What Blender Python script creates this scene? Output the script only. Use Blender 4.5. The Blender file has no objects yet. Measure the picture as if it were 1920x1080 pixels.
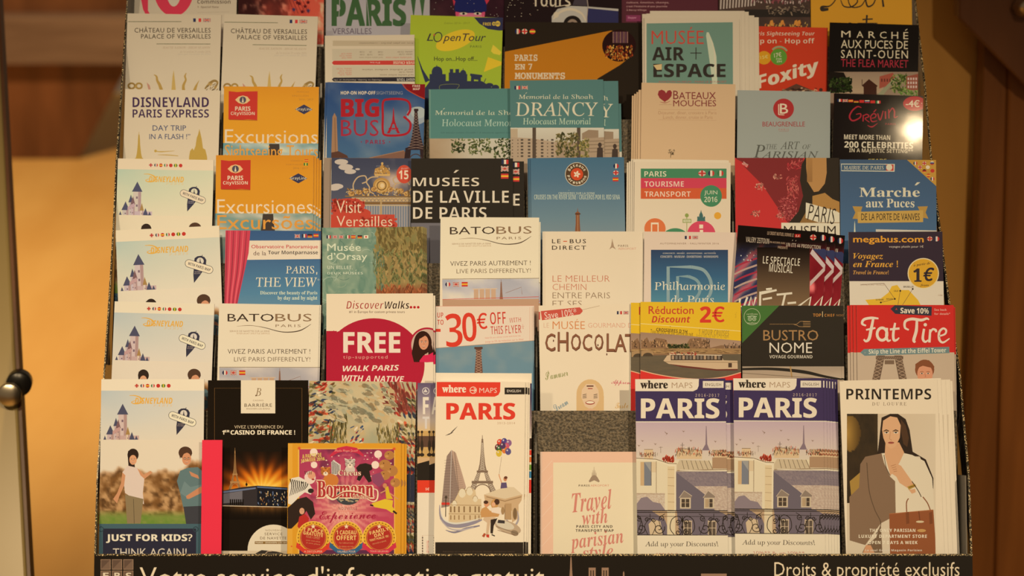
import bpy, math, random, unicodedata
import numpy as np
from mathutils import Vector
from mathutils.geometry import tessellate_polygon

# ---------------------------------------------------------------- camera, light, exposure
S = bpy.context.scene
COL = S.collection
TH = math.radians(18)            # camera looks down on the rack
K = 0.2565                       # half frame width per metre of depth
CAM = np.array((0.0, 0.0, 1.65))
RIGHT = np.array((1.0, 0, 0)); FWD = np.array((0, math.cos(TH), -math.sin(TH))); UP = np.array((0, math.sin(TH), math.cos(TH)))
cd = bpy.data.cameras.new('camera'); cd.sensor_width = 36; cd.lens = 18 / K
cd.dof.use_dof = True; cd.dof.focus_distance = 1.95; cd.dof.aperture_fstop = 5.4
cam = bpy.data.objects.new('camera', cd); COL.objects.link(cam)
cam.location = CAM; cam.rotation_euler = (math.pi / 2 - TH, 0, 0)
S.camera = cam
S.view_settings.view_transform = 'Standard'; S.view_settings.look = 'None'
S.view_settings.gamma = 1; S.view_settings.use_curve_mapping = False
S.view_settings.exposure = 0.0
w = bpy.data.worlds.new('world'); S.world = w; w.use_nodes = True
w.node_tree.nodes['Background'].inputs[0].default_value = (1, .70, .40, 1)
w.node_tree.nodes['Background'].inputs[1].default_value = .14


def aim(o, tgt):
    o.rotation_euler = (Vector(tgt) - o.location).to_track_quat('-Z', 'Y').to_euler()


def spot(name, loc, tgt, power, angle, blend, rad, colr=(1, .735, .42)):
    l = bpy.data.lights.new(name, 'SPOT'); l.energy = power; l.color = colr
    l.spot_size = math.radians(angle); l.spot_blend = blend; l.shadow_soft_size = rad
    o = bpy.data.objects.new(name, l); COL.objects.link(o); o.location = loc; aim(o, tgt)
    return o


spot('ceiling_spot_light', (.911, -.123, 2.42), (.28, 1.72, .46), 128, 56, 1, .014)
spot('ceiling_spot_light', (-.25, .30, 2.42), (-.15, 1.70, .45), 76, 62, 1, .04)
spot('ceiling_spot_light', (-.95, .55, 2.42), (-.60, 1.75, .50), 60, 60, 1, .05)
spot('floor_spot_light', (-1.3, 4.3, 2.9), (-1.5, 5.5, 0), 325, 110, .9, .15)

# ---------------------------------------------------------------- helpers


def lin(c):
    c = np.asarray(c, float) / 255.0
    return np.where(c <= .04045, c / 12.92, ((c + .055) / 1.055) ** 2.4)


def hx(c):
    if isinstance(c, str):
        return np.array([int(c[i:i + 2], 16) for i in (0, 2, 4)], float)
    return np.asarray(c, float)


def pxdir(px, py):
    px = np.asarray(px, float); py = np.asarray(py, float)
    return FWD + np.multiply.outer((px - 960) / 960 * K, RIGHT) + np.multiply.outer((540 - py) / 960 * K, UP)


def at(px, py, d):
    return CAM + pxdir(px, py) * d


def to_px(P):
    q = np.asarray(P, float) - CAM
    d = q @ FWD
    return np.stack([960 + (q @ RIGHT) / d / K * 960, 540 - (q @ UP) / d / K * 960], -1)


def vnoise(x, y, seed=0):
    xi = np.floor(x).astype(int); yi = np.floor(y).astype(int)
    fx = x - xi; fy = y - yi
    fx = fx * fx * (3 - 2 * fx); fy = fy * fy * (3 - 2 * fy)
    def h(a, b):
        n = (a * 374761393 + b * 668265263 + seed * 974711) & 0x7fffffff
        n = ((n ^ (n >> 13)) * 1274126177) & 0x7fffffff
        return ((n ^ (n >> 16)) & 0xffff) / 65535.0
    return (h(xi, yi) * (1 - fx) + h(xi + 1, yi) * fx) * (1 - fy) + (h(xi, yi + 1) * (1 - fx) + h(xi + 1, yi + 1) * fx) * fy


def fbm(x, y, seed=0, o=4):
    s = 0; a = .5; t = 0
    for i in range(o):
        s = s + a * vnoise(x * 2 ** i, y * 2 ** i, seed + i); t += a; a *= .5
    return s / t


def mixc(a, b, t):
    t = np.clip(np.asarray(t, float), 0, 1)[..., None]
    return hx(a) * (1 - t) + hx(b) * t


def newmat(name, base=(.5, .5, .5), rough=.5, metal=0, spec=.5):
    m = bpy.data.materials.new(name); m.use_nodes = True
    b = m.node_tree.nodes['Principled BSDF']
    b.inputs['Base Color'].default_value = (*base, 1); b.inputs['Roughness'].default_value = rough
    b.inputs['Metallic'].default_value = metal; b.inputs['Specular IOR Level'].default_value = spec
    return m, m.node_tree, b


def inkmat(name, rough, spec, bs=.10):
    m, nt, b = newmat(name, rough=rough, spec=spec)
    a = nt.nodes.new('ShaderNodeVertexColor'); a.layer_name = 'ink'
    nt.links.new(a.outputs[0], b.inputs['Base Color'])
    n = nt.nodes.new('ShaderNodeTexNoise'); n.inputs['Scale'].default_value = 25; n.inputs['Detail'].default_value = 2
    bu = nt.nodes.new('ShaderNodeBump'); bu.inputs['Strength'].default_value = bs; bu.inputs['Distance'].default_value = .004
    tc = nt.nodes.new('ShaderNodeTexCoord'); nt.links.new(tc.outputs['Object'], n.inputs['Vector'])
    nt.links.new(n.outputs[0], bu.inputs['Height']); nt.links.new(bu.outputs[0], b.inputs['Normal'])
    return m


M_PAPER = inkmat('printed_paper', .55, .18)
M_GLOSS = inkmat('glossy_printed_paper', .07, .02, .012)


def noisemat(name, c1, c2, scale=(1, 1, 1), ns=5, rough=.5, detail=4, bump=0, spec=.5, metal=0, lo=.35, hi=.65, bd=.002):
    m, nt, b = newmat(name, rough=rough, spec=spec, metal=metal)
    tc = nt.nodes.new('ShaderNodeTexCoord'); mp = nt.nodes.new('ShaderNodeMapping'); mp.inputs['Scale'].default_value = scale
    n = nt.nodes.new('ShaderNodeTexNoise'); n.inputs['Scale'].default_value = ns; n.inputs['Detail'].default_value = detail
    r = nt.nodes.new('ShaderNodeValToRGB'); r.color_ramp.elements[0].color = (*c1, 1); r.color_ramp.elements[1].color = (*c2, 1)
    r.color_ramp.elements[0].position = lo; r.color_ramp.elements[1].position = hi
    L = nt.links.new
    L(tc.outputs['Object'], mp.inputs[0]); L(mp.outputs[0], n.inputs['Vector']); L(n.outputs[0], r.inputs[0]); L(r.outputs[0], b.inputs['Base Color'])
    if bump:
        bu = nt.nodes.new('ShaderNodeBump'); bu.inputs['Strength'].default_value = bump; bu.inputs['Distance'].default_value = bd
        L(n.outputs[0], bu.inputs['Height']); L(bu.outputs[0], b.inputs['Normal'])
    return m


def link_mesh(name, verts, faces, mat, parent=None, origin=None, cols=None):
    verts = np.asarray(verts, float)
    if parent is not None: origin = np.array(parent['_o'])
    if origin is None: origin = np.zeros(3)
    me = bpy.data.meshes.new(name)
    me.from_pydata((verts - origin).tolist(), [], faces)
    if cols is not None:
        a = me.color_attributes.new('ink', 'FLOAT_COLOR', 'POINT')
        c = np.ones((len(verts), 4), np.float32); c[:, :3] = cols
        a.data.foreach_set('color', c.ravel())
    me.materials.append(mat); me.update()
    o = bpy.data.objects.new(name, me); COL.objects.link(o)
    if parent is not None: o.parent = parent
    else: o.location = origin
    return o


def tagit(o, label=None, cat=None, group=None, kind=None):
    if label: o['label'] = label
    if cat: o['category'] = cat
    if group: o['group'] = group
    if kind: o['kind'] = kind
    return o


def empty(name, loc, label=None, cat=None, group=None, kind=None):
    o = bpy.data.objects.new(name, None); COL.objects.link(o)
    o.location = loc; o['_o'] = [float(v) for v in loc]; o.empty_display_size = .02
    return tagit(o, label, cat, group, kind)


def prism(poly_a, poly_b):
    """closed solid between two matching loops"""
    n = len(poly_a); v = list(poly_a) + list(poly_b)
    f = [list(range(n))[::-1], list(range(n, 2 * n))] + [[i, (i + 1) % n, n + (i + 1) % n, n + i] for i in range(n)]
    return v, f


def box_pts(lo, hi):
    x0, y0, z0 = lo; x1, y1, z1 = hi
    return prism([(x0, y0, z0), (x1, y0, z0), (x1, y1, z0), (x0, y1, z0)], [(x0, y0, z1), (x1, y0, z1), (x1, y1, z1), (x0, y1, z1)])


def bevel(o, wd, seg=2):
    b = o.modifiers.new('bevel', 'BEVEL'); b.width = wd; b.segments = seg; b.limit_method = 'ANGLE'
    return o


# ---------------------------------------------------------------- the tiers' planes
PHI = math.radians(22)
N = np.array((0, -math.cos(PHI), math.sin(PHI)))          # out of the leaflets, towards the reader
UPL = np.array((0, math.sin(PHI), math.cos(PHI)))         # up along a leaflet
YT = [712, 570, 435, 298, 165, 28, -108]
DT = [1.92 + .036 * i for i in range(7)]
ROW = [at(960, y, d) for y, d in zip(YT, DT)]
SHELF = -.212


def on_row(px, py, r, n=0.0):
    """photo point -> world point on the plane of tier r (1 = lowest), n metres in front of it"""
    P0 = ROW[r - 1] + N * n
    D = pxdir(px, py)
    t = ((P0 - CAM) @ N) / (D @ N)
    return CAM + D * np.asarray(t)[..., None]


# ---------------------------------------------------------------- lettering
FD = bpy.utils.system_resource('DATAFILES', path='fonts')
try:
    MATHF = bpy.data.fonts.load(FD + '/NotoSansMath-Regular.woff2')
except Exception:
    MATHF = None
BASES = {'b': (0x1D5D4, 0x1D7EC), 's': (0x1D400, 0x1D7CE), 'i': (0x1D434, None), 'bi': (0x1D468, 0x1D7CE), 'sc': (0x1D4D0, None), 'm': (0x1D670, 0x1D7F6), 'x': (0x1D63C, 0x1D7EC)}


def mapch(c, f):
    L0, D0 = BASES[f]
    if 'A' <= c <= 'Z': return chr(L0 + ord(c) - 65)
    if f == 'i' and c == 'h': return '\u210e'
    if 'a' <= c <= 'z': return chr(L0 + 26 + ord(c) - 97)
    if D0 and '0' <= c <= '9': return chr(D0 + ord(c) - 48)
    return c


_tc = {}


def textmesh(s, f, off, sp, shear):
    fat = 0
    if f == 's' and off <= -.012:
        f = 'i'; shear = shear - .21; off = 0
    off = min(off, 0); key = (s, f, off, sp, shear, fat)
    if key in _tc: return _tc[key]
    def mk(body, font):
        cu = bpy.data.curves.new('t', 'FONT'); cu.body = body; cu.resolution_u = 2; cu.offset = off
        cu.space_character = sp; cu.shear = shear
        if font: cu.font = font
        o = bpy.data.objects.new('t', cu); me = bpy.data.meshes.new_from_object(o)
        v = np.empty(len(me.vertices) * 3); me.vertices.foreach_get('co', v)
        fc = [tuple(p.vertices) for p in me.polygons]
        bpy.data.objects.remove(o); bpy.data.curves.remove(cu); bpy.data.meshes.remove(me)
        return v.reshape(-1, 3)[:, :2], fc
    if f == 'r' or MATHF is None:
        v, fc = mk(s, None)
    else:
        base = ''; acc = []
        for c in s:
            d = unicodedata.normalize('NFD', c)
            if len(d) > 1: acc.append((len(base), d[1], c.isupper()))
            base += d[0]
        body = ''.join(mapch(c, f) for c in base)
        v, fc = mk(body, MATHF)
        v = v.copy(); fc = list(fc)
        for i, a, up in acc:
            w0 = (mk(body[:i], MATHF)[0][:, 0].max() + (.28 if body[i - 1] == ' ' else .06)) if i else 0.05
            w1 = mk(body[:i + 1], MATHF)[0][:, 0].max()
            cx = (w0 + w1) / 2; y0 = .745 if up else .575
            st = .05 if f in ('b', 's', 'x') else .03
            if a in '\u0301': q = [(-.07, 0), (.02, .15), (.02 + 2.4 * st, .15), (-.07 + 1.4 * st, 0)]
            elif a in '\u0300': q = [(.07, 0), (-.02, .15), (-.02 - 2.4 * st, .15), (.07 - 1.4 * st, 0)]
            elif a == '\u0327': q = [(-.03, -y0 - .02), (.05, -y0 - .02), (.02, -y0 - .2), (-.07, -y0 - .2)]
            else: q = [(-.13, 0), (0, .14), (.13, 0), (.13 - st, 0), (0, .07), (-.13 + st, 0)]
            k = len(v)
            v = np.vstack([v, [(cx + x + shear * y0, y0 + y) for x, y in q]])
            fc += [tuple(k + j for j in t) for t in tessellate_polygon([[Vector((x, y, 0)) for x, y in q]])]
    _tc[key] = (v, fc)
    return _tc[key]


# ---------------------------------------------------------------- leaflets and their print
SEENW = {1: 'EEDDBC', 2: 'EEDCB8', 3: 'E8D5B0', 4: 'E0CBA4', 5: 'D4BD95', 6: 'C6AE88', 7: 'A68F6E'}
STEP = 8e-6
cur = None


ONROW = []


class Sheet:
    last = None


def V(x0=0, y0=0, s=1.0):
    """following coordinates are read off an enlargement s of the photo whose corner is x0, y0"""
    cur.view = (x0, y0, s)


def albedo(c):
    c = hx(c) if not isinstance(c, np.ndarray) else c
    wt = (cur.white ** (1 / 2.2)) * 255                    # how light the ink is next to blank paper
    k = np.clip((.95 - (c @ np.array((.3, .6, .1))) / (wt @ np.array((.3, .6, .1)))) / .17, 0, 1)[..., None]
    k = k * np.clip(1.5 - 2.2 * (c[..., 0:1] - c[..., 2:3]) / np.maximum(c[..., 0:1], 1), 0, 1)
    c = c * (1 + k * np.array((.03, -.075, -.17)))          # the inks are warmer than they look beside each other
    a = lin(c) / cur.white * .80
    return np.clip(a, .004, .88)


def sheet(name, label, cat, row, TL, TR, n=6, th=1.2, paper=None, mat=None, group=None, ref=None, lift=.8, white=None, part='folded_sheet'):
    """a leaflet standing on its tier; TL, TR are its upper corners in the photo. ref: the same corners of the leaflet whose print is repeated here"""
    global cur
    flush()
    c = cur = Sheet()
    c.row = row; c.n = n / 1000; c.mat = mat or M_PAPER
    c.white = lin(hx(white or SEENW[row]))
    a = on_row(TL[0], TL[1], row, c.n); b = on_row(TR[0], TR[1], row, c.n)
    R = b - a; wd = np.linalg.norm(R); R = R / wd
    Dn = np.cross(R, N); Dn = Dn / np.linalg.norm(Dn)
    if Dn[2] > 0: Dn = -Dn
    def down(p):
        h = (p - ROW[row - 1]) @ UPL - SHELF - lift / 1000
        return p + Dn * (h / -(Dn @ UPL))
    a2 = down(a); b2 = down(b)
    hmin = min(np.linalg.norm(a2 - a), np.linalg.norm(b2 - b))
    a2 = a + Dn * hmin; b2 = b + Dn * hmin
    c.quad = to_px(np.array([a, b, b2, a2]))
    c.boxes = []; c.view = (0, 0, 1.0); c.buf = None
    if ref:
        s0 = complex(*ref[0]); s1 = complex(*ref[1]); d0 = complex(*TL); d1 = complex(*TR)
        c.k = (d1 - d0) / (s1 - s0); c.t = d0 - c.k * s0
    else:
        c.k = 1; c.t = 0
    o = (a2 + b2) / 2 - N * th / 2000
    c.ob = empty(name, o, label, cat, group)
    ONROW.append((row, c.ob))
    t = N * th / 1000
    v, f = prism([a, b, b2, a2], [a - t, b - t, b2 - t, a2 - t])
    cc = np.tile(albedo(paper or SEENW[row]), (8, 1))
    link_mesh(part, v, f, c.mat, c.ob, cols=cc)
    return c.ob


def P(name, label=None, sub=False):
    """start a printed part; sub: it lies on the part drawn before it"""
    flush_part()
    cur.buf = dict(sub=sub, name=name, label=label, v=[], f=[], c=[], l=[], k=0)


def flush_part():
    if cur is None or cur.buf is None: return
    b = cur.buf
    cur.buf = None
    if not b['f']: return
    v = np.vstack(b['v']); l = np.concatenate(b['l']); cc = np.vstack(b['c'])
    P0 = ROW[cur.row - 1] + N * cur.n
    D = pxdir(v[:, 0], v[:, 1])
    t = (((P0 - CAM) @ N) + l * STEP) / (D @ N)
    W = CAM + D * t[:, None]
    o = link_mesh(b['name'], W, b['f'], cur.mat, cur.ob, cols=cc)
    if b['sub'] and cur.last: o.parent = cur.last
    else: cur.last = o
    if b['label']: o['label'] = b['label']


def flush():
    flush_part()


def add(pts, faces, cols):
    c = cur
    if c.buf is None: P('print')
    pts = np.asarray(pts, float).reshape(-1, 2)
    x0, y0, s = c.view
    z = (x0 + pts[:, 0] / s) + 1j * (y0 + pts[:, 1] / s)
    z = z * c.k + c.t
    p = np.stack([z.real, z.imag], -1)
    cols = np.asarray(cols, float)
    if cols.ndim == 1: cols = np.tile(cols, (len(p), 1))
    cols = albedo(cols)
    bb = (*p.min(0), *p.max(0))
    lay = 1
    for l_, b0, b1, b2, b3 in c.boxes:
        if l_ >= lay and bb[0] < b2 and b0 < bb[2] and bb[1] < b3 and b1 < bb[3]: lay = l_ + 1
    c.boxes.append((lay, *bb))
    q = c.quad
    sd = []
    for i in range(4):
        a = q[i]; b = q[(i + 1) % 4]; e = b - a
        sd.append(e[0] * (p[:, 1] - a[1]) - e[1] * (p[:, 0] - a[0]))
    sd = np.array(sd)
    b = c.buf
    if (sd < -1e-6).any():
        P2 = []; C2 = []; F2 = []
        inside = (sd >= -1e-6).all(0)
        for f in faces:
            f = list(f)
            if inside[f].all():
                poly = [(p[i], cols[i]) for i in f]
            else:
                if any((sd[j][f] < 0).all() for j in range(4)): continue
                poly = [(p[i], cols[i]) for i in f]
                for j in range(4):
                    a = q[j]; e = q[(j + 1) % 4] - a
                    g = lambda w_: e[0] * (w_[1] - a[1]) - e[1] * (w_[0] - a[0])
                    out = []
                    for m in range(len(poly)):
                        A = poly[m - 1]; B = poly[m]; ga = g(A[0]); gb = g(B[0])
                        if (ga < 0) != (gb < 0):
                            tt = ga / (ga - gb); out.append((A[0] + (B[0] - A[0]) * tt, A[1] + (B[1] - A[1]) * tt))
                        if gb >= 0: out.append(B)
                    poly = out
                    if not poly: break
                if len(poly) < 3: continue
            k = len(P2); P2 += [x[0] for x in poly]; C2 += [x[1] for x in poly]; F2.append(list(range(k, k + len(poly))))
        if not F2: return
        p = np.array(P2); cols = np.array(C2); faces = F2
    k = b['k']
    b['v'].append(p); b['c'].append(cols); b['l'].append(np.full(len(p), lay))
    b['f'] += [[k + i for i in f] for f in faces]
    b['k'] = k + len(p)


def poly(pts, col):
    tr = tessellate_polygon([[Vector((x, y, 0)) for x, y in pts]])
    add(pts, tr, hx(col))


def rect(x0, y0, x1, y1, col):
    add([(x0, y0), (x1, y0), (x1, y1), (x0, y1)], [(0, 1, 2, 3)], hx(col))


def ell(cx, cy, rx, ry, col, a0=0, a1=360, rot=0, n=22):
    r = math.radians(rot); pts = []
    for i in range(n + 1):
        a = math.radians(a0 + (a1 - a0) * i / n); x = rx * math.cos(a); y = ry * math.sin(a)
        pts.append((cx + x * math.cos(r) - y * math.sin(r), cy + x * math.sin(r) + y * math.cos(r)))
    add(pts, [list(range(n + 1))], hx(col))


def line(pts, w_, col, close=False):
    pts = [np.array(p, float) for p in pts]
    if close: pts.append(pts[0])
    v = []; f = []
    ws = w_ if isinstance(w_, (list, tuple)) else [w_] * len(pts)
    for i, p in enumerate(pts):
        d = (pts[min(i + 1, len(pts) - 1)] - pts[max(i - 1, 0)])
        d = d / (np.linalg.norm(d) + 1e-9); nn = np.array((-d[1], d[0])) * ws[i] / 2
        v += [p + nn, p - nn]
        if i: k = 2 * i; f.append((k - 2, k - 1, k + 1, k))
    add(v, f, hx(col))


def arc(cx, cy, rx, ry, a0, a1, w_, col, n=14, rot=0):
    r = math.radians(rot); pts = []
    for i in range(n + 1):
        a = math.radians(a0 + (a1 - a0) * i / n); x = rx * math.cos(a); y = ry * math.sin(a)
        pts.append((cx + x * math.cos(r) - y * math.sin(r), cy + x * math.sin(r) + y * math.cos(r)))
    line(pts, w_, col)


def curve(pts, w_, col, n=8):
    """smooth line through points"""
    P_ = [np.array(p, float) for p in pts]; out = []; wo = []
    ws = w_ if isinstance(w_, (list, tuple)) else [w_] * len(P_)
    for i in range(len(P_) - 1):
        p0 = P_[max(i - 1, 0)]; p1 = P_[i]; p2 = P_[i + 1]; p3 = P_[min(i + 2, len(P_) - 1)]
        for j in range(n):
            t = j / n
            out.append(.5 * ((2 * p1) + (-p0 + p2) * t + (2 * p0 - 5 * p1 + 4 * p2 - p3) * t * t + (-p0 + 3 * p1 - 3 * p2 + p3) * t ** 3))
            wo.append(ws[i] * (1 - t) + ws[i + 1] * t)
    out.append(P_[-1]); wo.append(ws[-1])
    line(out, wo, col)


def grid(x0, y0, x1, y1, nx, ny, fn):
    u, v = np.meshgrid(np.linspace(0, 1, nx + 1), np.linspace(0, 1, ny + 1))
    pts = np.stack([x0 + (x1 - x0) * u.ravel(), y0 + (y1 - y0) * v.ravel()], -1)
    c = np.clip(fn(u.ravel(), v.ravel()), 0, 255)
    w_ = nx + 1
    add(pts, [(j * w_ + i, j * w_ + i + 1, (j + 1) * w_ + i + 1, (j + 1) * w_ + i) for j in range(ny) for i in range(nx)], c)


def grad(x0, y0, x1, y1, stops, horiz=False):
    v = []; f = []; cc = []
    for i, (t, c) in enumerate(stops):
        if horiz: x = x0 + (x1 - x0) * t; v += [(x, y0), (x, y1)]
        else: y = y0 + (y1 - y0) * t; v += [(x0, y), (x1, y)]
        cc += [hx(c), hx(c)]
        if i: k = 2 * i; f.append((k - 2, k - 1, k + 1, k))
    add(v, f, np.array(cc))


def T(s, x0, y0, x1, y1, col, f='r', off=0, sp=1.0, shear=0.0, rot=0):
    """lettering whose ink fills the box"""
    v, fc = textmesh(s, f, off, sp, shear)
    lo = v.min(0); hi = v.max(0)
    fat = off * .8 if off >= .004 else 0
    for dx, dy in (((-fat, -fat * .6), (fat, -fat * .6), (-fat, fat * .6), (fat, fat * .6)) if fat else ((0, 0),)):
        _put((v + (dx, dy) - lo + (fat, fat * .6)) / np.maximum(hi - lo + (2 * fat, 1.2 * fat), 1e-6), fc, x0, y0, x1, y1, col, rot)


def _put(p, fc, x0, y0, x1, y1, col, rot):
    x = x0 + p[:, 0] * (x1 - x0); y = y1 - p[:, 1] * (y1 - y0)
    if rot:
        cx = (x0 + x1) / 2; cy = (y0 + y1) / 2; r = math.radians(rot); dx = x - cx; dy = y - cy
        x = cx + dx * math.cos(r) - dy * math.sin(r); y = cy + dx * math.sin(r) + dy * math.cos(r)
    add(np.stack([x, y], -1), fc, hx(col))


def star(cx, cy, r, col, k=5, inner=.42, rot=-90):
    pts = [(cx + (r if i % 2 == 0 else r * inner) * math.cos(math.radians(rot + 180 / k * i)), cy + (r if i % 2 == 0 else r * inner) * math.sin(math.radians(rot + 180 / k * i))) for i in range(2 * k)]
    poly(pts, col)


FL = {'fr': 'v1F2A55 E0D0B8 C8302C', 'it': 'v2E7A48 E0D0B8 C8302C', 'es': 'hC8302C E8B030 C8302C', 'de': 'h1A1612 B8302C D8A030', 'nl': 'hB8302C E0D0B8 2A4A88',
      'ru': 'hE0D0B8 2A4A88 B8302C', 'cn': 'vC83228 C83228 C83228', 'br': 'v2E7A38 D8C040 2E7A38', 'jp': 'vE8DCC8 E8DCC8 E8DCC8'}


def flag(k, x, y, w_, h, rnd=False):
    """small flag, left x, top y"""
    if rnd:
        if k == 'uk':
            ell(x + w_ / 2, y + h / 2, w_ / 2, h / 2, 'D8B8A0'); line([(x, y + h / 2), (x + w_, y + h / 2)], h * .26, 'C03028'); line([(x + w_ / 2, y), (x + w_ / 2, y + h)], w_ * .26, 'C03028')
            return
        c = FL[k][1:].split()
        ell(x + w_ / 2, y + h / 2, w_ / 2, h / 2, c[1])
        if FL[k][0] == 'v':
            ell(x + w_ / 2, y + h / 2, w_ / 2, h / 2, c[0], 110, 250); ell(x + w_ / 2, y + h / 2, w_ / 2, h / 2, c[2], -70, 70)
        else:
            ell(x + w_ / 2, y + h / 2, w_ / 2, h / 2, c[0], 200, 340); ell(x + w_ / 2, y + h / 2, w_ / 2, h / 2, c[2], 20, 160)
        return
    if k == 'uk':
        rect(x, y, x + w_, y + h, '2A3A70')
        for c, t in (('E0D0B8', .34), ('C03028', .14)):
            line([(x, y), (x + w_, y + h)], h * t * .8, c); line([(x + w_, y), (x, y + h)], h * t * .8, c)
            line([(x, y + h / 2), (x + w_, y + h / 2)], h * t, c); line([(x + w_ / 2, y), (x + w_ / 2, y + h)], h * t, c)
        return
    c = FL[k][1:].split()
    for i in range(3):
        if FL[k][0] == 'v': rect(x + w_ * i / 3, y, x + w_ * (i + 1) / 3, y + h, c[i])
        else: rect(x, y + h * i / 3, x + w_, y + h * (i + 1) / 3, c[i])
    if k == 'jp': ell(x + w_ / 2, y + h / 2, h * .28, h * .28, 'C83228')


def eiffel(cx, y0, y1, wd, col, lat=None, cut=1.0):
    """iron tower, tip at y0, feet at y1, wd wide at the feet; cut: draw only the upper share"""
    H = y1 - y0
    prof = [(0, .008), (.06, .012), (.07, .03), (.1, .03), (.11, .035), (.3, .055), (.5, .095), (.62, .15)]
    pts = [(cx - wd * h, y0 + H * t) for t, h in prof]; pr = [(cx + wd * h, y0 + H * t) for t, h in prof][::-1]
    poly(pts + pr, col)
    rect(cx - wd * .19, y0 + H * .61, cx + wd * .19, y0 + H * .645, col)
    for sg in (-1, 1):
        poly([(cx + sg * wd * .06, y0 + H * .645), (cx + sg * wd * .17, y0 + H * .645), (cx + sg * wd * .30, y0 + H * .80), (cx + sg * wd * .14, y0 + H * .80)], col)
        poly([(cx + sg * wd * .17, y0 + H * .83), (cx + sg * wd * .33, y0 + H * .83), (cx + sg * wd * .5, y1), (cx + sg * wd * .30, y1)], col)
    rect(cx - wd * .36, y0 + H * .79, cx + wd * .36, y0 + H * .835, col)
    arc(cx, y0 + H * .985, wd * .27, H * .135, 180, 360, wd * .035, col)
    if lat:
        for i in range(16):
            t0 = .13 + i * .03; t1 = t0 + .03
            h = lambda t: np.interp(t, [a for a, b in prof], [b for a, b in prof])
            lw = wd * .014
            line([(cx - wd * h(t0) * .7, y0 + H * t0), (cx + wd * h(t1) * .7, y0 + H * t1)], lw, lat); line([(cx + wd * h(t0) * .7, y0 + H * t0), (cx - wd * h(t1) * .7, y0 + H * t1)], lw, lat)
        for sg in (-1, 1):
            for i in range(5):
                a = i / 5; b_ = (i + 1) / 5
                for ya, yb, xa, xb, xc, xd in ((.65, .79, .075, .155, .155, .285), (.84, .99, .19, .31, .32, .48)):
                    A = (cx + sg * wd * (xa + (xc - xa) * a), y0 + H * (ya + (yb - ya) * a)); B = (cx + sg * wd * (xb + (xd - xb) * b_), y0 + H * (ya + (yb - ya) * b_))
                    C = (cx + sg * wd * (xb + (xd - xb) * a), A[1]); D = (cx + sg * wd * (xa + (xc - xa) * b_), B[1])
                    line([A, B], wd * .012, lat); line([C, D], wd * .012, lat)


def dabs(x0, y0, x1, y1, n, cols, ln, wd, ang=(0, 180), seed=1):
    R = random.Random(seed)
    v = []; f = []; cc = []
    for i in range(n):
        x = R.uniform(x0, x1); y = R.uniform(y0, y1); a = math.radians(R.uniform(*ang)); l = ln * R.uniform(.5, 1.3) / 2; w_ = wd * R.uniform(.5, 1.3) / 2
        c = hx(R.choice(cols)); k = len(v)
        ca, sa = math.cos(a), math.sin(a)
        for p, q in ((-l, 0), (-l * .5, -w_), (l * .6, -w_ * .8), (l, 0), (l * .4, w_), (-l * .6, w_ * .8)):
            v.append((x + p * ca - q * sa, y + p * sa + q * ca)); cc.append(c)
        f.append(tuple(range(k, k + 6)))
    add(v, f, np.array(cc))


def face(cx, cy, w_, h, skin, hair, mouth='A04838', beard=None, smile=True, glasses=False):
    dk = hx(skin) * .72
    ell(cx, cy, w_ / 2, h / 2, skin)
    for sg in (-1, 1):
        ell(cx + sg * w_ * .2, cy - h * .04, w_ * .09, h * .035, 'E8DCC8'); ell(cx + sg * w_ * .2, cy - h * .04, w_ * .045, h * .035, '302018')
        line([(cx + sg * w_ * .09, cy - h * .1), (cx + sg * w_ * .2, cy - h * .135), (cx + sg * w_ * .31, cy - h * .1)], h * .025, hair)
        if glasses: arc(cx + sg * w_ * .2, cy - h * .03, w_ * .14, h * .09, 0, 360, h * .02, '282018')
    line([(cx, cy - h * .02), (cx + w_ * .05, cy + h * .13), (cx - w_ * .03, cy + h * .14)], h * .02, dk)
    if smile:
        poly([(cx - w_ * .18, cy + h * .23), (cx, cy + h * .26), (cx + w_ * .18, cy + h * .23), (cx + w_ * .08, cy + h * .32), (cx - w_ * .08, cy + h * .32)], mouth)
        line([(cx - w_ * .14, cy + h * .245), (cx, cy + h * .27), (cx + w_ * .14, cy + h * .245)], h * .025, 'F0E4D0')
    else:
        ell(cx, cy + h * .26, w_ * .14, h * .035, mouth)


def copy_tree(o, d):
    c = o.copy(); COL.objects.link(c); c.location = o.location + Vector(d)
    for ch in list(o.children):
        k = ch.copy(); COL.objects.link(k); k.parent = c
        for g in list(ch.children):
            m = g.copy(); COL.objects.link(m); m.parent = k
    return c


ORD = ['second', 'third', 'fourth', 'fifth', 'sixth', 'seventh', 'eighth']


def behind(ob, dx, dy, dn, label, group):
    """another one of the same leaflet, dx to the side, dy up, dn behind (mm)"""
    flush()
    c = copy_tree(ob, np.array((dx, 0, 0)) / 1000 + UPL * dy / 1000 - N * dn / 1000)
    c['label'] = label; c['group'] = group
    ONROW.append((dict((o_.name, r_) for r_, o_ in ONROW)[ob.name], c))
    return c


def flags_round(ks, xs, y, r):
    for k, x in zip(ks, xs): flag(k, x - r, y - r, 2 * r, 2 * r, True)

# ---------------------------------------------------------------- structure: floor, walls, things behind
def lerp(a, b, t): return a + (b - a) * t


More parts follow.
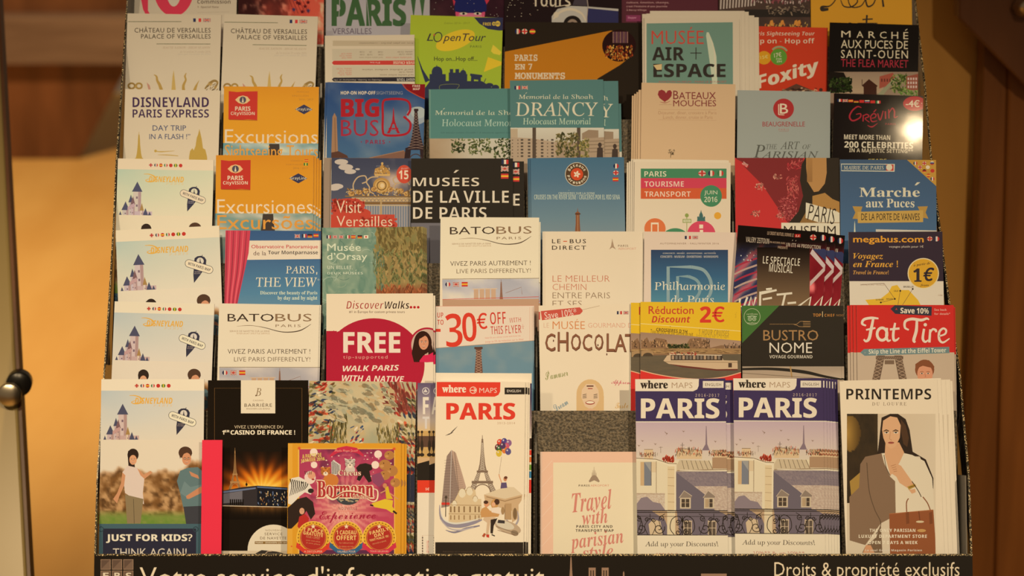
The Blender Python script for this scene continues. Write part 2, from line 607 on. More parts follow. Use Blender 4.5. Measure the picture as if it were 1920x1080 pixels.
fl = link_mesh('floor', *box_pts((-4, -1.5, -.05), (4.5, 7.5, 0)), noisemat('light_wood_floor', (.78, .42, .11), (.88, .52, .16), (1.2, .35, 1), 3.5, .45, 5), origin=np.zeros(3))
tagit(fl, kind='structure')
DARKWOOD = noisemat('dark_wood', (.10, .034, .012), (.20, .075, .028), (2.5, 2.5, .5), 4, .4, 5)
MIDWOOD = noisemat('brown_wood', (.20, .070, .016), (.32, .118, .028), (5, 5, .35), 5, .42, 6)
BEIGE = noisemat('beige_wall_paint', (.66, .36, .09), (.71, .39, .10), (1, 1, 1), 3, .7, 3)
GREYWOOD = noisemat('grey_brown_ledge', (.16, .10, .07), (.24, .16, .115), (.6, 4, 6), 4, .4, 4)
METAL, _, _ = newmat('brushed_steel', (.75, .68, .55), .28, 1)
BLACKM, _, _ = newmat('black_plastic', (.012, .011, .010), .30, 0, .5)


def fpt(px, py, z=0.0):
    D = pxdir(px, py); t = (z - CAM[2]) / D[2]
    return CAM + D * t


# wooden bench far behind, standing on the floor; its slanted end cheek towards the rack
A = fpt(-40, 300); B = fpt(148, 297)
yb = (A[1] + B[1]) / 2
def ypt(px, py, y):
    D = pxdir(px, py); return CAM + D * ((y - CAM[1]) / D[1])
be = empty('wooden_bench', (B[0] - .4, yb, 0), 'dark brown wooden bench with a grey-brown ledge on the pale floor behind the rack', 'bench')
def slab(name, px, y0, y1, mat, parent):
    a = [ypt(x, y, y0) for x, y in px]
    b = [p + np.array((0, y1 - y0, 0)) for p in a]
    v, f = prism(a, b)
    return link_mesh(name, v, f, mat, parent)
p148 = ypt(148, 297, yb); p235 = ypt(236, 135, yb)
slab('end_panel', [(-60, 300), (148, 297), (243, 118), (-60, 118)], yb, yb + .03, DARKWOOD, be)
slab('ledge', [(-60, 120), (262, 120), (262, 32), (-60, 32)], yb - .06, yb + .03, GREYWOOD, be)
slab('backrest', [(-60, 33), (262, 33), (262, -120), (-60, -120)], yb + .02, yb + .2, DARKWOOD, be)

# olive panel with its steel button, at the picture's edge
pp = [at(0, 190, 2.35), at(26, 640, 2.28), at(52, 1180, 2.2)]
def leanp(px, py): return None
OLIVE = noisemat('olive_panel', (.37, .28, .11), (.43, .33, .14), (1, 1, 1), 2, .30, 2)
pa = at(-190, -200, 2.52); pb = at(-6, -200, 2.52)
z0 = .004
q1 = at(-10, -40, 2.46); q2 = at(52, 1130, 2.2)
dirn = (q2 - q1); t0 = (z0 - q1[2]) / dirn[2]; q3 = q1 + dirn * t0
W_ = np.array((-.30, 0, 0)); TK = np.array((0, .022, 0))
v, f = prism([q1, q3, q3 + W_, q1 + W_], [q1 + TK, q3 + TK, q3 + W_ + TK, q1 + W_ + TK])
ol = empty('sign_panel', q3 + W_ / 2, 'tall plain olive-grey panel with a round steel button on its edge', 'panel')
bevel(link_mesh('board', v, f, OLIVE, ol), .003)
v, f = prism([q1 + TK * .2, q3 + TK * .2, q3 - W_ * .012 + TK * .2, q1 - W_ * .012 + TK * .2], [q1 + TK, q3 + TK, q3 - W_ * .012 + TK, q1 - W_ * .012 + TK])
link_mesh('dark_edge_strip', v, f, DARKWOOD, ol)


def lathe(name, c, axis, prof, mat, parent, n=28):
    ax = axis / np.linalg.norm(axis); u = np.cross(ax, (0, 0, 1)); u /= np.linalg.norm(u); w2 = np.cross(ax, u)
    v = []; f = []
    for j, (r, h) in enumerate(prof):
        for i in range(n):
            a = 2 * math.pi * i / n
            v.append(c + ax * h + (u * math.cos(a) + w2 * math.sin(a)) * r)
        if j:
            for i in range(n):
                f.append([(j - 1) * n + i, (j - 1) * n + (i + 1) % n, j * n + (i + 1) % n, j * n + i])
    f.append(list(range(n))[::-1]); f.append(list(range((len(prof) - 1) * n, len(prof) * n)))
    o = link_mesh(name, v, f, mat, parent)
    for p in o.data.polygons: p.use_smooth = len(p.vertices) == 4
    return o


tq = 746
tt = (at(34, 746, 2.26)); s_ = np.clip((tt[2] - q1[2]) / (q2[2] - q1[2]), 0, 1); cpt = q1 + (q2 - q1) * s_ + np.array((-.006, -.001, 0))
lathe('steel_button', cpt, np.array((.15, -1, .12)), [(.006, -.004), (.006, .012), (.0125, .013), (.0135, .0145), (.0135, .020), (.0120, .0215), (.001, .0218)], METAL, ol)
lathe('button_socket', cpt + np.array((.009, .004, .008)), np.array((.15, -1, .12)), [(.0145, -.01), (.0145, .006), (.013, .008), (.001, .008)], BLACKM, ol)

# beige wall and brown wood panelling at the other side
def wall_piece(name, poly_px, d, th, mat, **k):
    y = at(1850, 540, d)[1]
    a = [ypt(x, yy, y) for x, yy in poly_px]; b = [p + np.array((0, th, 0)) for p in a]
    v, f = prism(a, b); o = link_mesh(name, v, f, mat, origin=np.array(a[0])); tagit(o, **k); return o
yw = at(1850, 540, 2.7)[1]
xa = ypt(1690, 540, yw)[0]
bt = ypt(1700, 2200, yw)
lo = max(ypt(1800, 1400, yw)[2], 0)
def wpt(px, py, y): return ypt(px, py, y)
def wall_poly(name, left, right, y, th, mat, **k):
    """left/right: x in the photo at the top (y=-150) and at y=1200; runs from the floor to 3 m"""
    pts = []
    for (xt, xb) in (left, right):
        a = ypt(xt, -150, y); b = ypt(xb, 1200, y); g = (b - a) / (b[2] - a[2])
        pts += [a + g * (3.0 - a[2]), a + g * (0 - a[2])]
    p = [pts[0], pts[1], pts[3], pts[2]]
    q = [x + np.array((0, th, 0)) for x in p]
    v, f = prism(p, q); o = link_mesh(name, v, f, mat, origin=np.array(p[1])); tagit(o, **k); return o
wall_poly('wall_right', (1640, 1668), (1900, 1880), yw, .10, BEIGE, kind='structure')
# vertical boards of the panelling
wp = empty('wood_panelling', ypt(1900, 1200, yw - .05) * np.array((1, 1, 0)), 'brown vertical wood boards covering the wall beside the beige strip', 'panelling')
edges = [(1853, 1803), (1897, 1862), (1950, 1925), (2030, 2010), (2110, 2100)]
for i in range(len(edges) - 1):
    (t0_, b0_), (t1_, b1_) = edges[i], edges[i + 1]
    yv = yw - .045 - .006 * (i % 2)
    pts = []
    for (xt, xb) in ((t0_ + 1, b0_ + 1), (t1_ - 1, b1_ - 1)):
        a = ypt(xt, -150, yv); b = ypt(xb, 1200, yv); g = (b - a) / (b[2] - a[2])
        pts += [a + g * (3.0 - a[2]), a + g * (0 - a[2])]
    p = [pts[0], pts[1], pts[3], pts[2]]; q = [x + np.array((0, .04, 0)) for x in p]
    v, f = prism(p, q)
    bevel(link_mesh('board', v, f, MIDWOOD, wp), .004)
# dark board propped across the top
db = empty('hanging_board', wpt(1880, 60, yw - .09), 'dark brown board hanging diagonally across the wood boards near the ceiling side', 'board')
a = [wpt(x, y, yw - .09) for x, y in ((1797, -300), (1797, 35), (1850, 88), (1925, 165), (2060, 250), (2060, -300))]
v, f = prism(a, [p + np.array((0, .03, 0)) for p in a]); bevel(link_mesh('panel', v, f, DARKWOOD, db), .003)
c0 = wpt(1921, 12, yw - .10)
lathe('steel_bracket', c0, np.array((.1, -1, .2)), [(.013, -.012), (.015, .0), (.012, .02), (.006, .03), (.001, .031)], METAL, db, 7)

# ---------------------------------------------------------------- the rack
def glitter(name, base, fleck, dens, scale):
    m, nt, b = newmat(name, base, .35)
    tc = nt.nodes.new('ShaderNodeTexCoord'); vo = nt.nodes.new('ShaderNodeTexVoronoi'); vo.inputs['Scale'].default_value = scale
    L = nt.links.new
    L(tc.outputs['Object'], vo.inputs['Vector'])
    r = nt.nodes.new('ShaderNodeValToRGB'); r.color_ramp.elements[0].position = dens; r.color_ramp.elements[0].color = (*base, 1)
    r.color_ramp.elements[1].position = min(1, dens + .12); r.color_ramp.elements[1].color = (*fleck, 1)
    sp = nt.nodes.new('ShaderNodeSeparateColor'); L(vo.outputs['Color'], sp.inputs[0]); L(sp.outputs[0], r.inputs[0]); L(r.outputs[0], b.inputs['Base Color'])
    bu = nt.nodes.new('ShaderNodeBump'); bu.inputs['Strength'].default_value = .5; bu.inputs['Distance'].default_value = .001
    L(sp.outputs[1], bu.inputs['Height']); L(bu.outputs[0], b.inputs['Normal'])
    return m


GLIT = glitter('sparkling_black_edge', (.02, .017, .012), (.95, .80, .50), .74, 1500)
def glass_print(): pass
PANEL = noisemat('grained_dark_panel', (.030, .024, .017), (.17, .14, .10), (1, 1, 1), 480, .5, 2, bump=.6, lo=.38, hi=.68, bd=.0012)
BLACKG, _, _ = newmat('black_lacquer', (.010, .008, .007), .22, 0, .5)

rack = empty('leaflet_rack', (.02, 1.95, 0), 'black tiered leaflet rack with sparkling edges, filled with tourist leaflets', 'rack')
RX0, RX1 = -.392, .428
def slabn(name, r, x0, x1, u0, u1, n0, n1, mat, bv=0):
    """plate parallel to tier r: x range, height range along the leaflets from the tier's reference point, n range (mm)"""
    P0 = ROW[r - 1]
    def c(x, u, n): p = P0 + UPL * u + N * n / 1000; return np.array((x, p[1], p[2]))
    v, f = prism([c(x0, u0, n0), c(x1, u0, n0), c(x1, u1, n0), c(x0, u1, n0)], [c(x0, u0, n1), c(x1, u0, n1), c(x1, u1, n1), c(x0, u1, n1)])
    o = link_mesh(name, v, f, mat, rack)
    if bv: bevel(o, bv)
    return o


def u_of(py, r, n=0): return float((on_row(960, py, r, n / 1000) - ROW[r - 1]) @ UPL)


XW = {1: (-.392, .428), 2: (-.391, .427), 3: (-.390, .426), 4: (-.389, .425), 5: (-.388, .424), 6: (-.387, .423), 7: (-.386, .422)}
for r in range(1, 8):
    x0, x1 = XW[r]
    slabn('tier_panel', r, x0, x1, SHELF, u_of(YT[r - 1] + 58, r), -7, -4, PANEL)
    slabn('tier_shelf', r, x0, x1, SHELF - .004, SHELF - .0005, -7, 26 if r > 1 else 35, BLACKG)
# fins between the pockets: (tier, photo x, photo y of the rounded top)
FINS = [(6, 417.5, 86), (6, 602, 88), (5, 416.5, 208), (5, 603.5, 214), (5, 1381, 216), (5, 1560.5, 222), (4, 403, 340), (4, 1173, 343), (4, 1374, 343), (3, 419, 478),
        (2, 407, 612), (2, 607, 616), (2, 1005.5, 612), (1, 386.8, 760), (1, 1005, 790)]

# side cheeks following the tiers
def cheek(pts, out, name='side_panel'):
    fr = [at(*p) for p in pts]
    low = fr[0] + (fr[0] - fr[1]) / np.linalg.norm(fr[0] - fr[1]) * 0
    fr = [np.array((fr[0][0], fr[0][1] - .02, .05))] + fr
    top = fr[-1]; back = max(p[1] for p in fr) + .16
    loop = fr + [np.array((top[0], back, top[2])), np.array((fr[0][0], back, .05))]
    loop[-2] = loop[-2] + np.array((math.copysign(.024, out), 0, 0)); loop[-1] = loop[-1] + np.array((math.copysign(.020, out), 0, 0))
    o2 = [p + np.array((out, 0, 0)) for p in loop]
    v, f = prism(loop, o2); link_mesh(name, v, f, BLACKG, rack)
    # sparkling front edge
    for i in range(1, len(fr) - 1):
        a, b = fr[i], fr[i + 1]; e = np.array((0, -.0012, .0006)); ox = np.array((out, 0, 0))
        v, f = prism([a, a + ox, a + ox + e, a + e], [b, b + ox, b + ox + e, b + e]); link_mesh('edge_strip', v, f, GLIT, rack)


cheek([(180, 1040, 1.885), (184, 900, 1.90), (197, 700, 1.935), (206, 570, 1.965), (214, 430, 2.00), (220, 300, 2.03), (230, 160, 2.065), (239, 20, 2.10), (246, -70, 2.10)], -.0014)
cheek([(1819, 1040, 1.885), (1814, 890, 1.89), (1797, 700, 1.952), (1778, 570, 1.985), (1760, 430, 2.02), (1744, 300, 2.055), (1732, 160, 2.09), (1716, 20, 2.125), (1706, -70, 2.15)], .0018)
# front header
hx0 = float(on_row(177, 1040, 1, .038)[0]); hx1 = float(on_row(1823, 1040, 1, .038)[0])
ht = u_of(1042, 1, 38)
slabn('header_panel', 1, hx0, hx1, ht - .16, ht, 35.2, 38.5, BLACKG)
slabn('header_edge', 1, hx0, hx1, ht, ht + .0016, 34.5, 39.0, GLIT)
slabn('inner_grey_side', 1, RX1 - .0015, RX1 - .0003, SHELF, u_of(890, 1), -3, 34, newmat('grey_inner_side', (.14, .13, .12), .6)[0])
# plinth down to the floor
pz = float((ROW[0] + UPL * (ht - .16))[2]); py0 = float((ROW[0] + UPL * (ht - .16) + N * .0385)[1])
v, f = box_pts((hx0, py0 + .002, 0.0), (hx1, py0 + .36, pz - .002)); bevel(link_mesh('plinth', v, f, BLACKG, rack), .004)

# lettering on the header
cur = Sheet(); cur.row = 1; cur.n = .0386; cur.mat = M_PAPER; cur.white = lin(hx(SEENW[1])); cur.boxes = []; cur.view = (0, 0, 1.); cur.buf = None; cur.k = 1; cur.t = 0
cur.quad = np.array([(100, 1000), (1900, 1000), (1900, 1400), (100, 1400)], float); cur.ob = rack
V(160, 1000, 3.2)
P('grey_logo_squares')
for i in range(3):
    rect(92 + i * 68, 156, 152 + i * 68, 218, '9A8A78'); rect(95 + i * 68, 159, 149 + i * 68, 215, '5E5148'); poly([(95 + i * 68, 215), (149 + i * 68, 159), (149 + i * 68, 215)], '74665A')
    rect(92 + i * 68, 224, 152 + i * 68, 284, '9A8A78'); rect(95 + i * 68, 227, 149 + i * 68, 281, '6A5C50')
    T('EBS'[i], 106 + i * 68, 236, 140 + i * 68, 274, 'E0D0B0', 'b')
P('cream_lettering')
V(0, 0, 1)
T("Votre service d'information gratuit", 262, 1062, 1021, 1113, 'EAD6B0', off=-.005)
P('cream_lettering')
T("Droits & propriété exclusifs", 1452, 1054, 1799, 1089, 'EAD6B0', off=-.005)
P('tower_print')
V(700, 1000, 3.2)
eiffel(1186, 126, 420, 110, '94806E')
P('church_print')
for x in (1292, 1370):
    rect(x, 206, x + 42, 330, '94806E'); rect(x + 10, 222, x + 16, 300, '14100C'); rect(x + 25, 222, x + 31, 300, '14100C')
rect(1292, 262, 1412, 330, '94806E'); poly([(1496, 330), (1498, 236), (1502, 226), (1506, 236), (1510, 330)], '94806E')
V(1240, 1000, 3.2); rect(238, 242, 392, 330, '94806E')
V(0, 0, 1)
flush()

# ================================================================ lowest tier
SKY = lambda top, bot, cl, am, sc, sd=1: (lambda u, v: mixc(mixc(top, bot, v), cl, np.clip((fbm(u * sc, v * sc * 1.6, sd) - .45) * am, 0, 1)) if False else _sky(u, v, top, bot, cl, am, sc, sd))


def _sky(u, v, top, bot, cl, am, sc, sd):
    b = mixc(top, bot, v); t = np.clip((fbm(u * sc, v * sc * 1.6, sd) - .45) * am, 0, 1)[:, None]
    return b * (1 - t) + hx(cl) * t


def tower(x, y0, y1, w_, roof=.3, c1='C8BCC0', c2='4A5478'):
    yr = y0 + (y1 - y0) * roof
    rect(x - w_ * .38, yr, x + w_ * .38, y1, c1); rect(x + w_ * .1, yr, x + w_ * .38, y1, 'AE9EA6'); poly([(x - w_ * .5, yr), (x, y0), (x + w_ * .5, yr)], c2)
    for j in range(3): rect(x - w_ * .1, yr + (y1 - yr) * (.15 + j * .25), x + w_ * .06, yr + (y1 - yr) * (.22 + j * .25), '7A6E86')


REFD = ((190, 711), (383, 711))


def theme_park(white_dim=1):
    V(180, 550, 3.6)
    P('photo_print')
    grid(28, 655, 735, 1082, 26, 20, lambda u, v: mixc(mixc(mixc('AEC8D6', 'D6D4C6', u * .9), 'E6D8BC', v * 1.1), 'E6D8BC', fbm(u * 3, v * 3, 5) * .5)); rect(28, 1081, 735, 1600, 'E6D8BC')
    P('castle_picture')
    rect(60, 990, 330, 1240, 'B8A8B0')
    tower(180, 745, 1050, 76, .24, 'D2C2BE'); rect(120, 960, 290, 1060, 'C4B2B4'); tower(97, 890, 1080, 58, .33); tower(135, 840, 1000, 36, .35); tower(272, 960, 1100, 46, .4); tower(242, 935, 1100, 44, .36); tower(150, 850, 1050, 34, .3, 'C8B4B4', '7A6470'); tower(215, 900, 1080, 30, .3, 'DCC8B0', 'A88850')
    tower(60, 960, 1120, 34, .3); tower(305, 1010, 1150, 34, .4); poly([(112, 930), (160, 900), (165, 925), (112, 955)], 'C0A8B0')
    P('garden_picture')
    V(160, 780, 3.6)
    grid(84, 160, 792, 735, 70, 56, lambda u, v: np.where(((fbm(u * 3 + 7, v * 0 + 3, 3) * .45 + .06) < v)[:, None], mixc(mixc('C9B08A', '8E6436', np.clip((fbm(u * 16, v * 14, 8) - .35) * 3, 0, 1)), '4A3818', np.clip((fbm(u * 22, v * 18, 18) - .55) * 4, 0, 1)) * 1.0, _sky(u, v, 'DCD2BC', 'E4D6B8', 'EEE0C4', 1, 3, 5)) if False else _garden(u, v))
    P('picture_of_woman')
    ell(322, 262, 38, 42, '2A1A14'); poly([(285, 262), (300, 440), (345, 440), (330, 300)], '2A1A14')
    poly([(250, 380), (286, 335), (352, 350), (400, 410), (388, 520), (396, 596), (330, 560), (268, 520)], 'E0CDBC')
    poly([(250, 380), (270, 400), (262, 470), (230, 540), (214, 590), (188, 560), (215, 520), (240, 455)], 'CE9A72')
    poly([(350, 350), (395, 395), (440, 370), (452, 382), (400, 425), (372, 400)], 'CE9A72')
    poly([(268, 530), (392, 560), (372, 726), (282, 726)], '8A8468'); line([(325, 560), (330, 726)], 4, '5E5A48')
    face(322, 296, 50, 66, 'DCA880', '2A1A14'); rect(288, 236, 352, 262, '2A1A14')
    P('picture_of_man')
    poly([(640, 370), (690, 350), (760, 345), (792, 375), (792, 620), (660, 615), (640, 520), (618, 440)], '5E8492')
    poly([(640, 520), (700, 560), (792, 490), (792, 460), (710, 480), (668, 440)], '6E94A2')
    poly([(680, 540), (780, 475), (792, 495), (792, 515), (700, 560), (684, 558)], 'C88E68'); poly([(700, 372), (760, 400), (770, 425), (715, 405)], 'C88E68')
    poly([(662, 612), (792, 606), (792, 728), (680, 728)], '3A4250')
    ell(675, 248, 46, 42, '4E3424'); face(684, 290, 62, 84, 'D29A74', '4E3424', glasses=True); poly([(632, 250), (660, 214), (715, 225), (722, 255), (690, 245), (650, 262), (640, 290)], '4E3424')
    P('title_frame')
    rect(60, 728, 800, 1300, '41697E'); rect(118, 760, 748, 1300, '252A44')
    for x in (106, 745): arc(x, 764, 16, 16, 0, 360, 6, '2A4658')
    P('lettering', sub=True); T('JUST FOR KIDS?', 140, 798, 722, 857, 'EDE2C8', 'b', off=.012)
    T('THINK AGAIN!', 186, 893, 684, 950, 'D8CEB8', 'r')
    P('upper_band')
    V(180, 550, 3.6)
    rect(0, 560, 760, 657, 'EFE2C6')
    for k, x in zip(('uk', 'fr', 'es', 'it', 'cn', 'br', 'cn'), (275, 313, 348, 384, 420, 455, 491)): flag(k, x - 13, 611, 26, 26, True)
    P('gold_lettering')
    T('DISNEYLAND', 262, 704, 516, 746, 'E8B048', 'x', off=.006)
    curve([(226, 690), (262, 690), (300, 704), (312, 724), (290, 742), (256, 744), (240, 734), (270, 722)], [3, 6, 9, 10, 9, 7, 5, 3], 'E8B048')
    T('PARIS', 386, 750, 514, 765, 'E8C078', 'i', sp=1.5)
    P('map_badge')
    poly([(552, 810), (556, 790), (575, 778), (600, 776), (622, 786), (634, 806), (630, 836), (606, 880), (588, 905), (544, 956), (542, 900), (548, 850)], '2E3450')
    line([(609, 770), (600, 800)], 4, '2E3450'); ell(592, 812, 24, 24, 'DCD2C0'); eiffel(592, 792, 840, 40, '2E3450')
    def pill(w_, h, c):
        r = math.radians(20); cx, cy = 583, 848; pts = []
        for i in range(24):
            a = 2 * math.pi * i / 24 + math.pi / 24; x = h * math.cos(a) + (w_ - h) * (1 if math.cos(a) > 0 else -1); y = h * math.sin(a)
            pts.append((cx + x * math.cos(r) - y * math.sin(r), cy + x * math.sin(r) + y * math.cos(r)))
        add(pts, [list(range(24))], hx(c))
    pill(98, 27, '3A3E50'); pill(95, 24, 'EFE6D4')
    P('lettering', sub=True); T('WITH PARIS MAP', 506, 839, 662, 858, '34384C', 'b', rot=20, sp=1.1)
    T('GUIDE', 552, 878, 592, 886, 'B8B4B4', 'r'); T('INCLUDED', 550, 890, 592, 897, 'B8B4B4', 'r')


def _garden(u, v):
    edge = .30 + .18 * (fbm(u * 5 + 2, u * 0 + 3, 3) - .5) * 2
    tr = mixc('C2A070', '7E5428', np.clip((fbm(u * 14, v * 12, 8) - .35) * 3, 0, 1))
    t2 = np.clip((fbm(u * 20, v * 17, 18) - .5) * 4, 0, 1)[:, None]; tr = tr * (1 - t2) + hx('5C3C1C') * t2
    gr = mixc('5E8A30', '8A9A50', fbm(u * 20, v * 30, 4)); g = np.clip((v - .82) * 12, 0, 1)[:, None]
    tr = tr * (1 - g) + gr * g
    a = np.clip((v - edge) * 14, 0, 1)[:, None]
    return hx('E6D8BC') * (1 - a) + tr * a


flr = sheet('theme_park_leaflet', 'sky blue leaflet with two people and JUST FOR KIDS in a navy frame', 'leaflet', 1, (190, 711), (383, 711), n=12, th=2, part='folded_sheet')
theme_park()

# pink card and the black casino leaflet
sheet('casino_leaflet', 'black leaflet with a cream logo tag and a tower against an orange sunset', 'leaflet', 1, (390, 713), (578, 713), n=6, th=1.5, mat=M_GLOSS, paper='1E1A14')
V(180, 550, 3.6)
rect(740, 580, 1450, 2000, '211C15')
P('gold_border'); line([(800, 1600), (800, 640), (1390, 640), (1390, 1600)], 2.5, '7A5A34')
P('cream_logo_tag'); rect(978, 585, 1210, 810, 'EADCBC')
P('lettering', sub=True); T('B', 1076, 640, 1116, 692, '8A7A5C', 'i'); ell(1080, 690, 5, 5, '6A5A44'); T('CASINO', 1060, 718, 1130, 728, '8A7A60', 'r', sp=1.2); T('BARRIÈRE', 1002, 738, 1188, 766, '5A4C38', 'r', sp=1.15); T('ENGHIEN-LES-BAINS', 1016, 774, 1174, 784, '8A7A60', 'r')
P('white_lettering'); T("VIVEZ L'EXPÉRIENCE DU", 934, 886, 1262, 912, 'D8C8A4', 'r', sp=1.05); T('1', 852, 925, 866, 953, 'F0E2C0', 'b', off=.01); T('ER', 868, 923, 902, 938, 'F0E2C0', 'b', off=.01)
T('CASINO DE FRANCE !', 908, 924, 1344, 954, 'F0E2C0', 'b', off=.012)
V(160, 780, 3.6)
P('sunset_photo')
def sunset(u, v):
    dx = (u - .55) * 1.7; hor = .60
    gl = np.exp(-((dx) ** 2 * 1.6 + ((v - hor) * 3.2) ** 2)) * (v < hor + .02)
    ang = np.arctan2(hor - v, (u - .5) * 1.2); ray = .75 + .35 * np.sin(ang * 17) * np.clip(1 - gl, 0, 1)
    g = np.clip(gl * ray * 1.25, 0, 1)
    c = np.stack([np.interp(g, [0, .15, .4, .75, 1], [28, 90, 205, 245, 255]), np.interp(g, [0, .15, .4, .75, 1], [24, 45, 105, 185, 235]), np.interp(g, [0, .15, .4, .75, 1], [18, 20, 25, 60, 150])], -1)
    w_ = (v > hor + .0)
    refl = np.exp(-((dx) ** 2 * 2 + ((v - .75) * 9) ** 2)) * (.6 + .5 * vnoise(u * 60, v * 8, 3))
    wc = hx('1B1712') + refl[:, None] * (hx('C07830') - hx('1B1712')) * .9
    c = np.where(w_[:, None], wc, c)
    return c
grid(928, 240, 1450, 700, 60, 54, sunset)
P('tower_picture'); eiffel(1010, 215, 500, 90, 'B08A58', '4A2E14')
P('casino_building'); poly([(926, 505), (1060, 480), (1160, 470), (1160, 612), (926, 608)], '38383E'); poly([(1160, 470), (1420, 485), (1420, 612), (1160, 615)], '20242E')
poly([(930, 508), (1150, 482), (1150, 492), (930, 520)], '6A84B4'); poly([(1160, 474), (1380, 490), (1380, 498), (1160, 484)], '5A76A8'); poly([(930, 525), (1060, 505), (1060, 580), (930, 590)], '6E7688')
for i in range(7): rect(975 + i * 14, 562, 984 + i * 14, 602, '1A1812')
dabs(1165, 510, 1370, 600, 60, ['C8A868', '6A8AC0', 'D8C8A0', '8A5A34', '3A4460'], 16, 6, (70, 110), 4); line([(926, 606), (1420, 616)], 5, 'D8C8A8')
line([(1088, 440), (1088, 476)], 3, '3A2A1A'); ell(1088, 462, 7, 10, '2A1E14')
P('round_white_notice'); ell(1270, 905, 175, 172, 'E6D8B8', 180, 360); rect(1095, 903, 1400, 1300, 'E6D8B8'); rect(920, 910, 1400, 930, 'D8CAAA')
T('NOUVEAU', 1216, 765, 1322, 778, '8A7A5C', 'r', sp=1.2); T('SERVICE', 1210, 787, 1330, 805, '6A5A40', 'r', sp=1.2); T('DE NAVETTE', 1180, 815, 1358, 833, '6A5A40', 'r', sp=1.1)
rect(1144, 846, 1362, 864, '8A6A34'); T('PARIS - ENGHIEN-LES-BAINS', 1150, 850, 1390, 860, 'E6D8B8', 'b')
poly([(1140, 932), (1190, 905), (1290, 915), (1350, 930)], '3A3A38'); line([(1210, 935), (1230, 915), (1260, 912)], 6, 'A8A090')

sheet('pink_card', 'plain bright red-pink card strip between the theme park leaflet and the black casino leaflet', 'card', 1, (379, 825), (417, 825), n=20, th=.8, paper='E8304A')
V(160, 780, 3.6); P('plain_print'); rect(780, 160, 940, 1400, 'EC3048')

# painting leaflet behind the circus one
pa_ = sheet('painting_leaflet', 'leaflet covered with a loose painting of red, white and blue strokes under a pale sky', 'leaflet', 1, (580, 714), (772, 716), n=6, th=2.5)
V(590, 540, 3.6)
P('painting_print')
def paintsky(u, v):
    b = mixc('A6B6A2', '98A894', v); t = np.clip((fbm(u * 5, v * 9, 31) - .35) * 3, 0, 1)[:, None]; b = b * (1 - t) + hx('C6C09C') * t
    t = np.clip((fbm(u * 9 + 4, v * 14, 37) - .55) * 5, 0, 1)[:, None]; return b * (1 - t) + hx('C4B488') * t
grid(-45, 620, 700, 1900, 60, 90, paintsky)
cs = ['C8482E', 'D8643C', 'E0CFA8', '34486E', '2E3A50', '8A8A5C', 'C8B888', '6A6A40', 'B83A2A']
dabs(-40, 640, 130, 1900, 420, cs, 58, 19, (-60, 30), 3); dabs(560, 700, 690, 1900, 420, cs, 56, 19, (20, 80), 5)
dabs(100, 860, 220, 1100, 160, ['8A8450', '6A6438', 'B0A468', '4A4A30'], 60, 7, (80, 100), 6); dabs(420, 930, 570, 1100, 150, ['8A8450', '7A7444', 'B8AC70', '5A5638'], 50, 7, (80, 100), 7)
dabs(450, 640, 640, 830, 80, ['A8483A', '8E3E34', 'B8604C', '9A5048'], 70, 20, (60, 80), 8); dabs(250, 920, 330, 1060, 22, ['C84A30', 'E0D0B0', '3A5A88'], 30, 14, (-60, -20), 9)
dabs(100, 640, 540, 900, 120, ['C4BE9C', 'B4BCA2', 'C0B48C', 'A6B4A2', 'CCC4A0'], 70, 26, (0, 60), 10)
V(530, 780, 3.6); rect(822, 395, 910, 580, '2A3450'); dabs(824, 590, 905, 930, 60, ['3A6A80', 'B8482E', '2A4460', '80906A', 'C8B888'], 30, 9, (60, 100), 12)
behind(pa_, 4, -.3, 2.8, 'second leaflet with red, white and blue painted strokes, its edge showing behind the first', 'painted leaflets')

# circus leaflet in front
ci = sheet('circus_leaflet', 'small orange-framed circus leaflet with zebra, tigers and three round medals', 'leaflet', 1, (540, 831), (752, 831), n=22, th=1.5, paper='D89A28', lift=2)
V(530, 780, 3.6)
rect(30, 180, 850, 1500, 'DC9A26'); rect(36, 186, 66, 1500, 'E2A638')
P('magenta_picture')
def burst(u, v):
    a = np.arctan2(v - .50, u - .47); r = np.hypot(u - .47, (v - .5) * 1.1); ray = (np.sin(a * 30) > 0) * np.clip(1.2 - r * 2.2, 0, 1)
    b = mixc('A83A66', 'C84A5C', v); t = np.clip(1.1 - r * 3.2, 0, 1)[:, None] * .65; b = b * (1 - t) + hx('F0CCB0') * t
    t = (ray * .45)[:, None]; b = b * (1 - t) + hx('F4D4BC') * t
    t = np.clip((fbm(u * 8, v * 9, 44) - .52) * 3, 0, .7)[:, None] * (v < .45)[:, None]; return b * (1 - t) + hx('5E2450') * t
rect(104, 218, 758, 1500, 'E8B850'); grid(112, 224, 752, 1060, 96, 80, burst)
R = random.Random(5)
for i in range(46): ell(R.uniform(125, 745), R.uniform(235, 420), R.choice([2, 3, 4, 6]), R.choice([2, 3, 4, 6]), 'F4DCC0', n=8)
for x, y, r in ((210, 245, 26), (212, 330, 22), (644, 258, 26), (625, 330, 26)): ell(x, y, r, r, 'F0D8C4')
rect(112, 905, 752, 1400, '5A2A58')
P('red_banner'); poly([(320, 262), (370, 215), (430, 202), (500, 215), (545, 258), (545, 275), (500, 250), (430, 238), (370, 250), (320, 280)], 'C82A48'); T('Studio Cirque Zavatt', 350, 226, 508, 246, 'E8B0A0', 'sc'); T('présente', 400, 256, 462, 268, 'D8A0A0', 'i')
P('gold_lettering'); T('A PARTIR DE', 132, 254, 262, 282, 'D8C060', 'b', off=.01, rot=-5); T('JANVIER 2016', 122, 284, 284, 312, 'E0C868', 'b', off=.01, rot=-5)
P('animal_pictures')
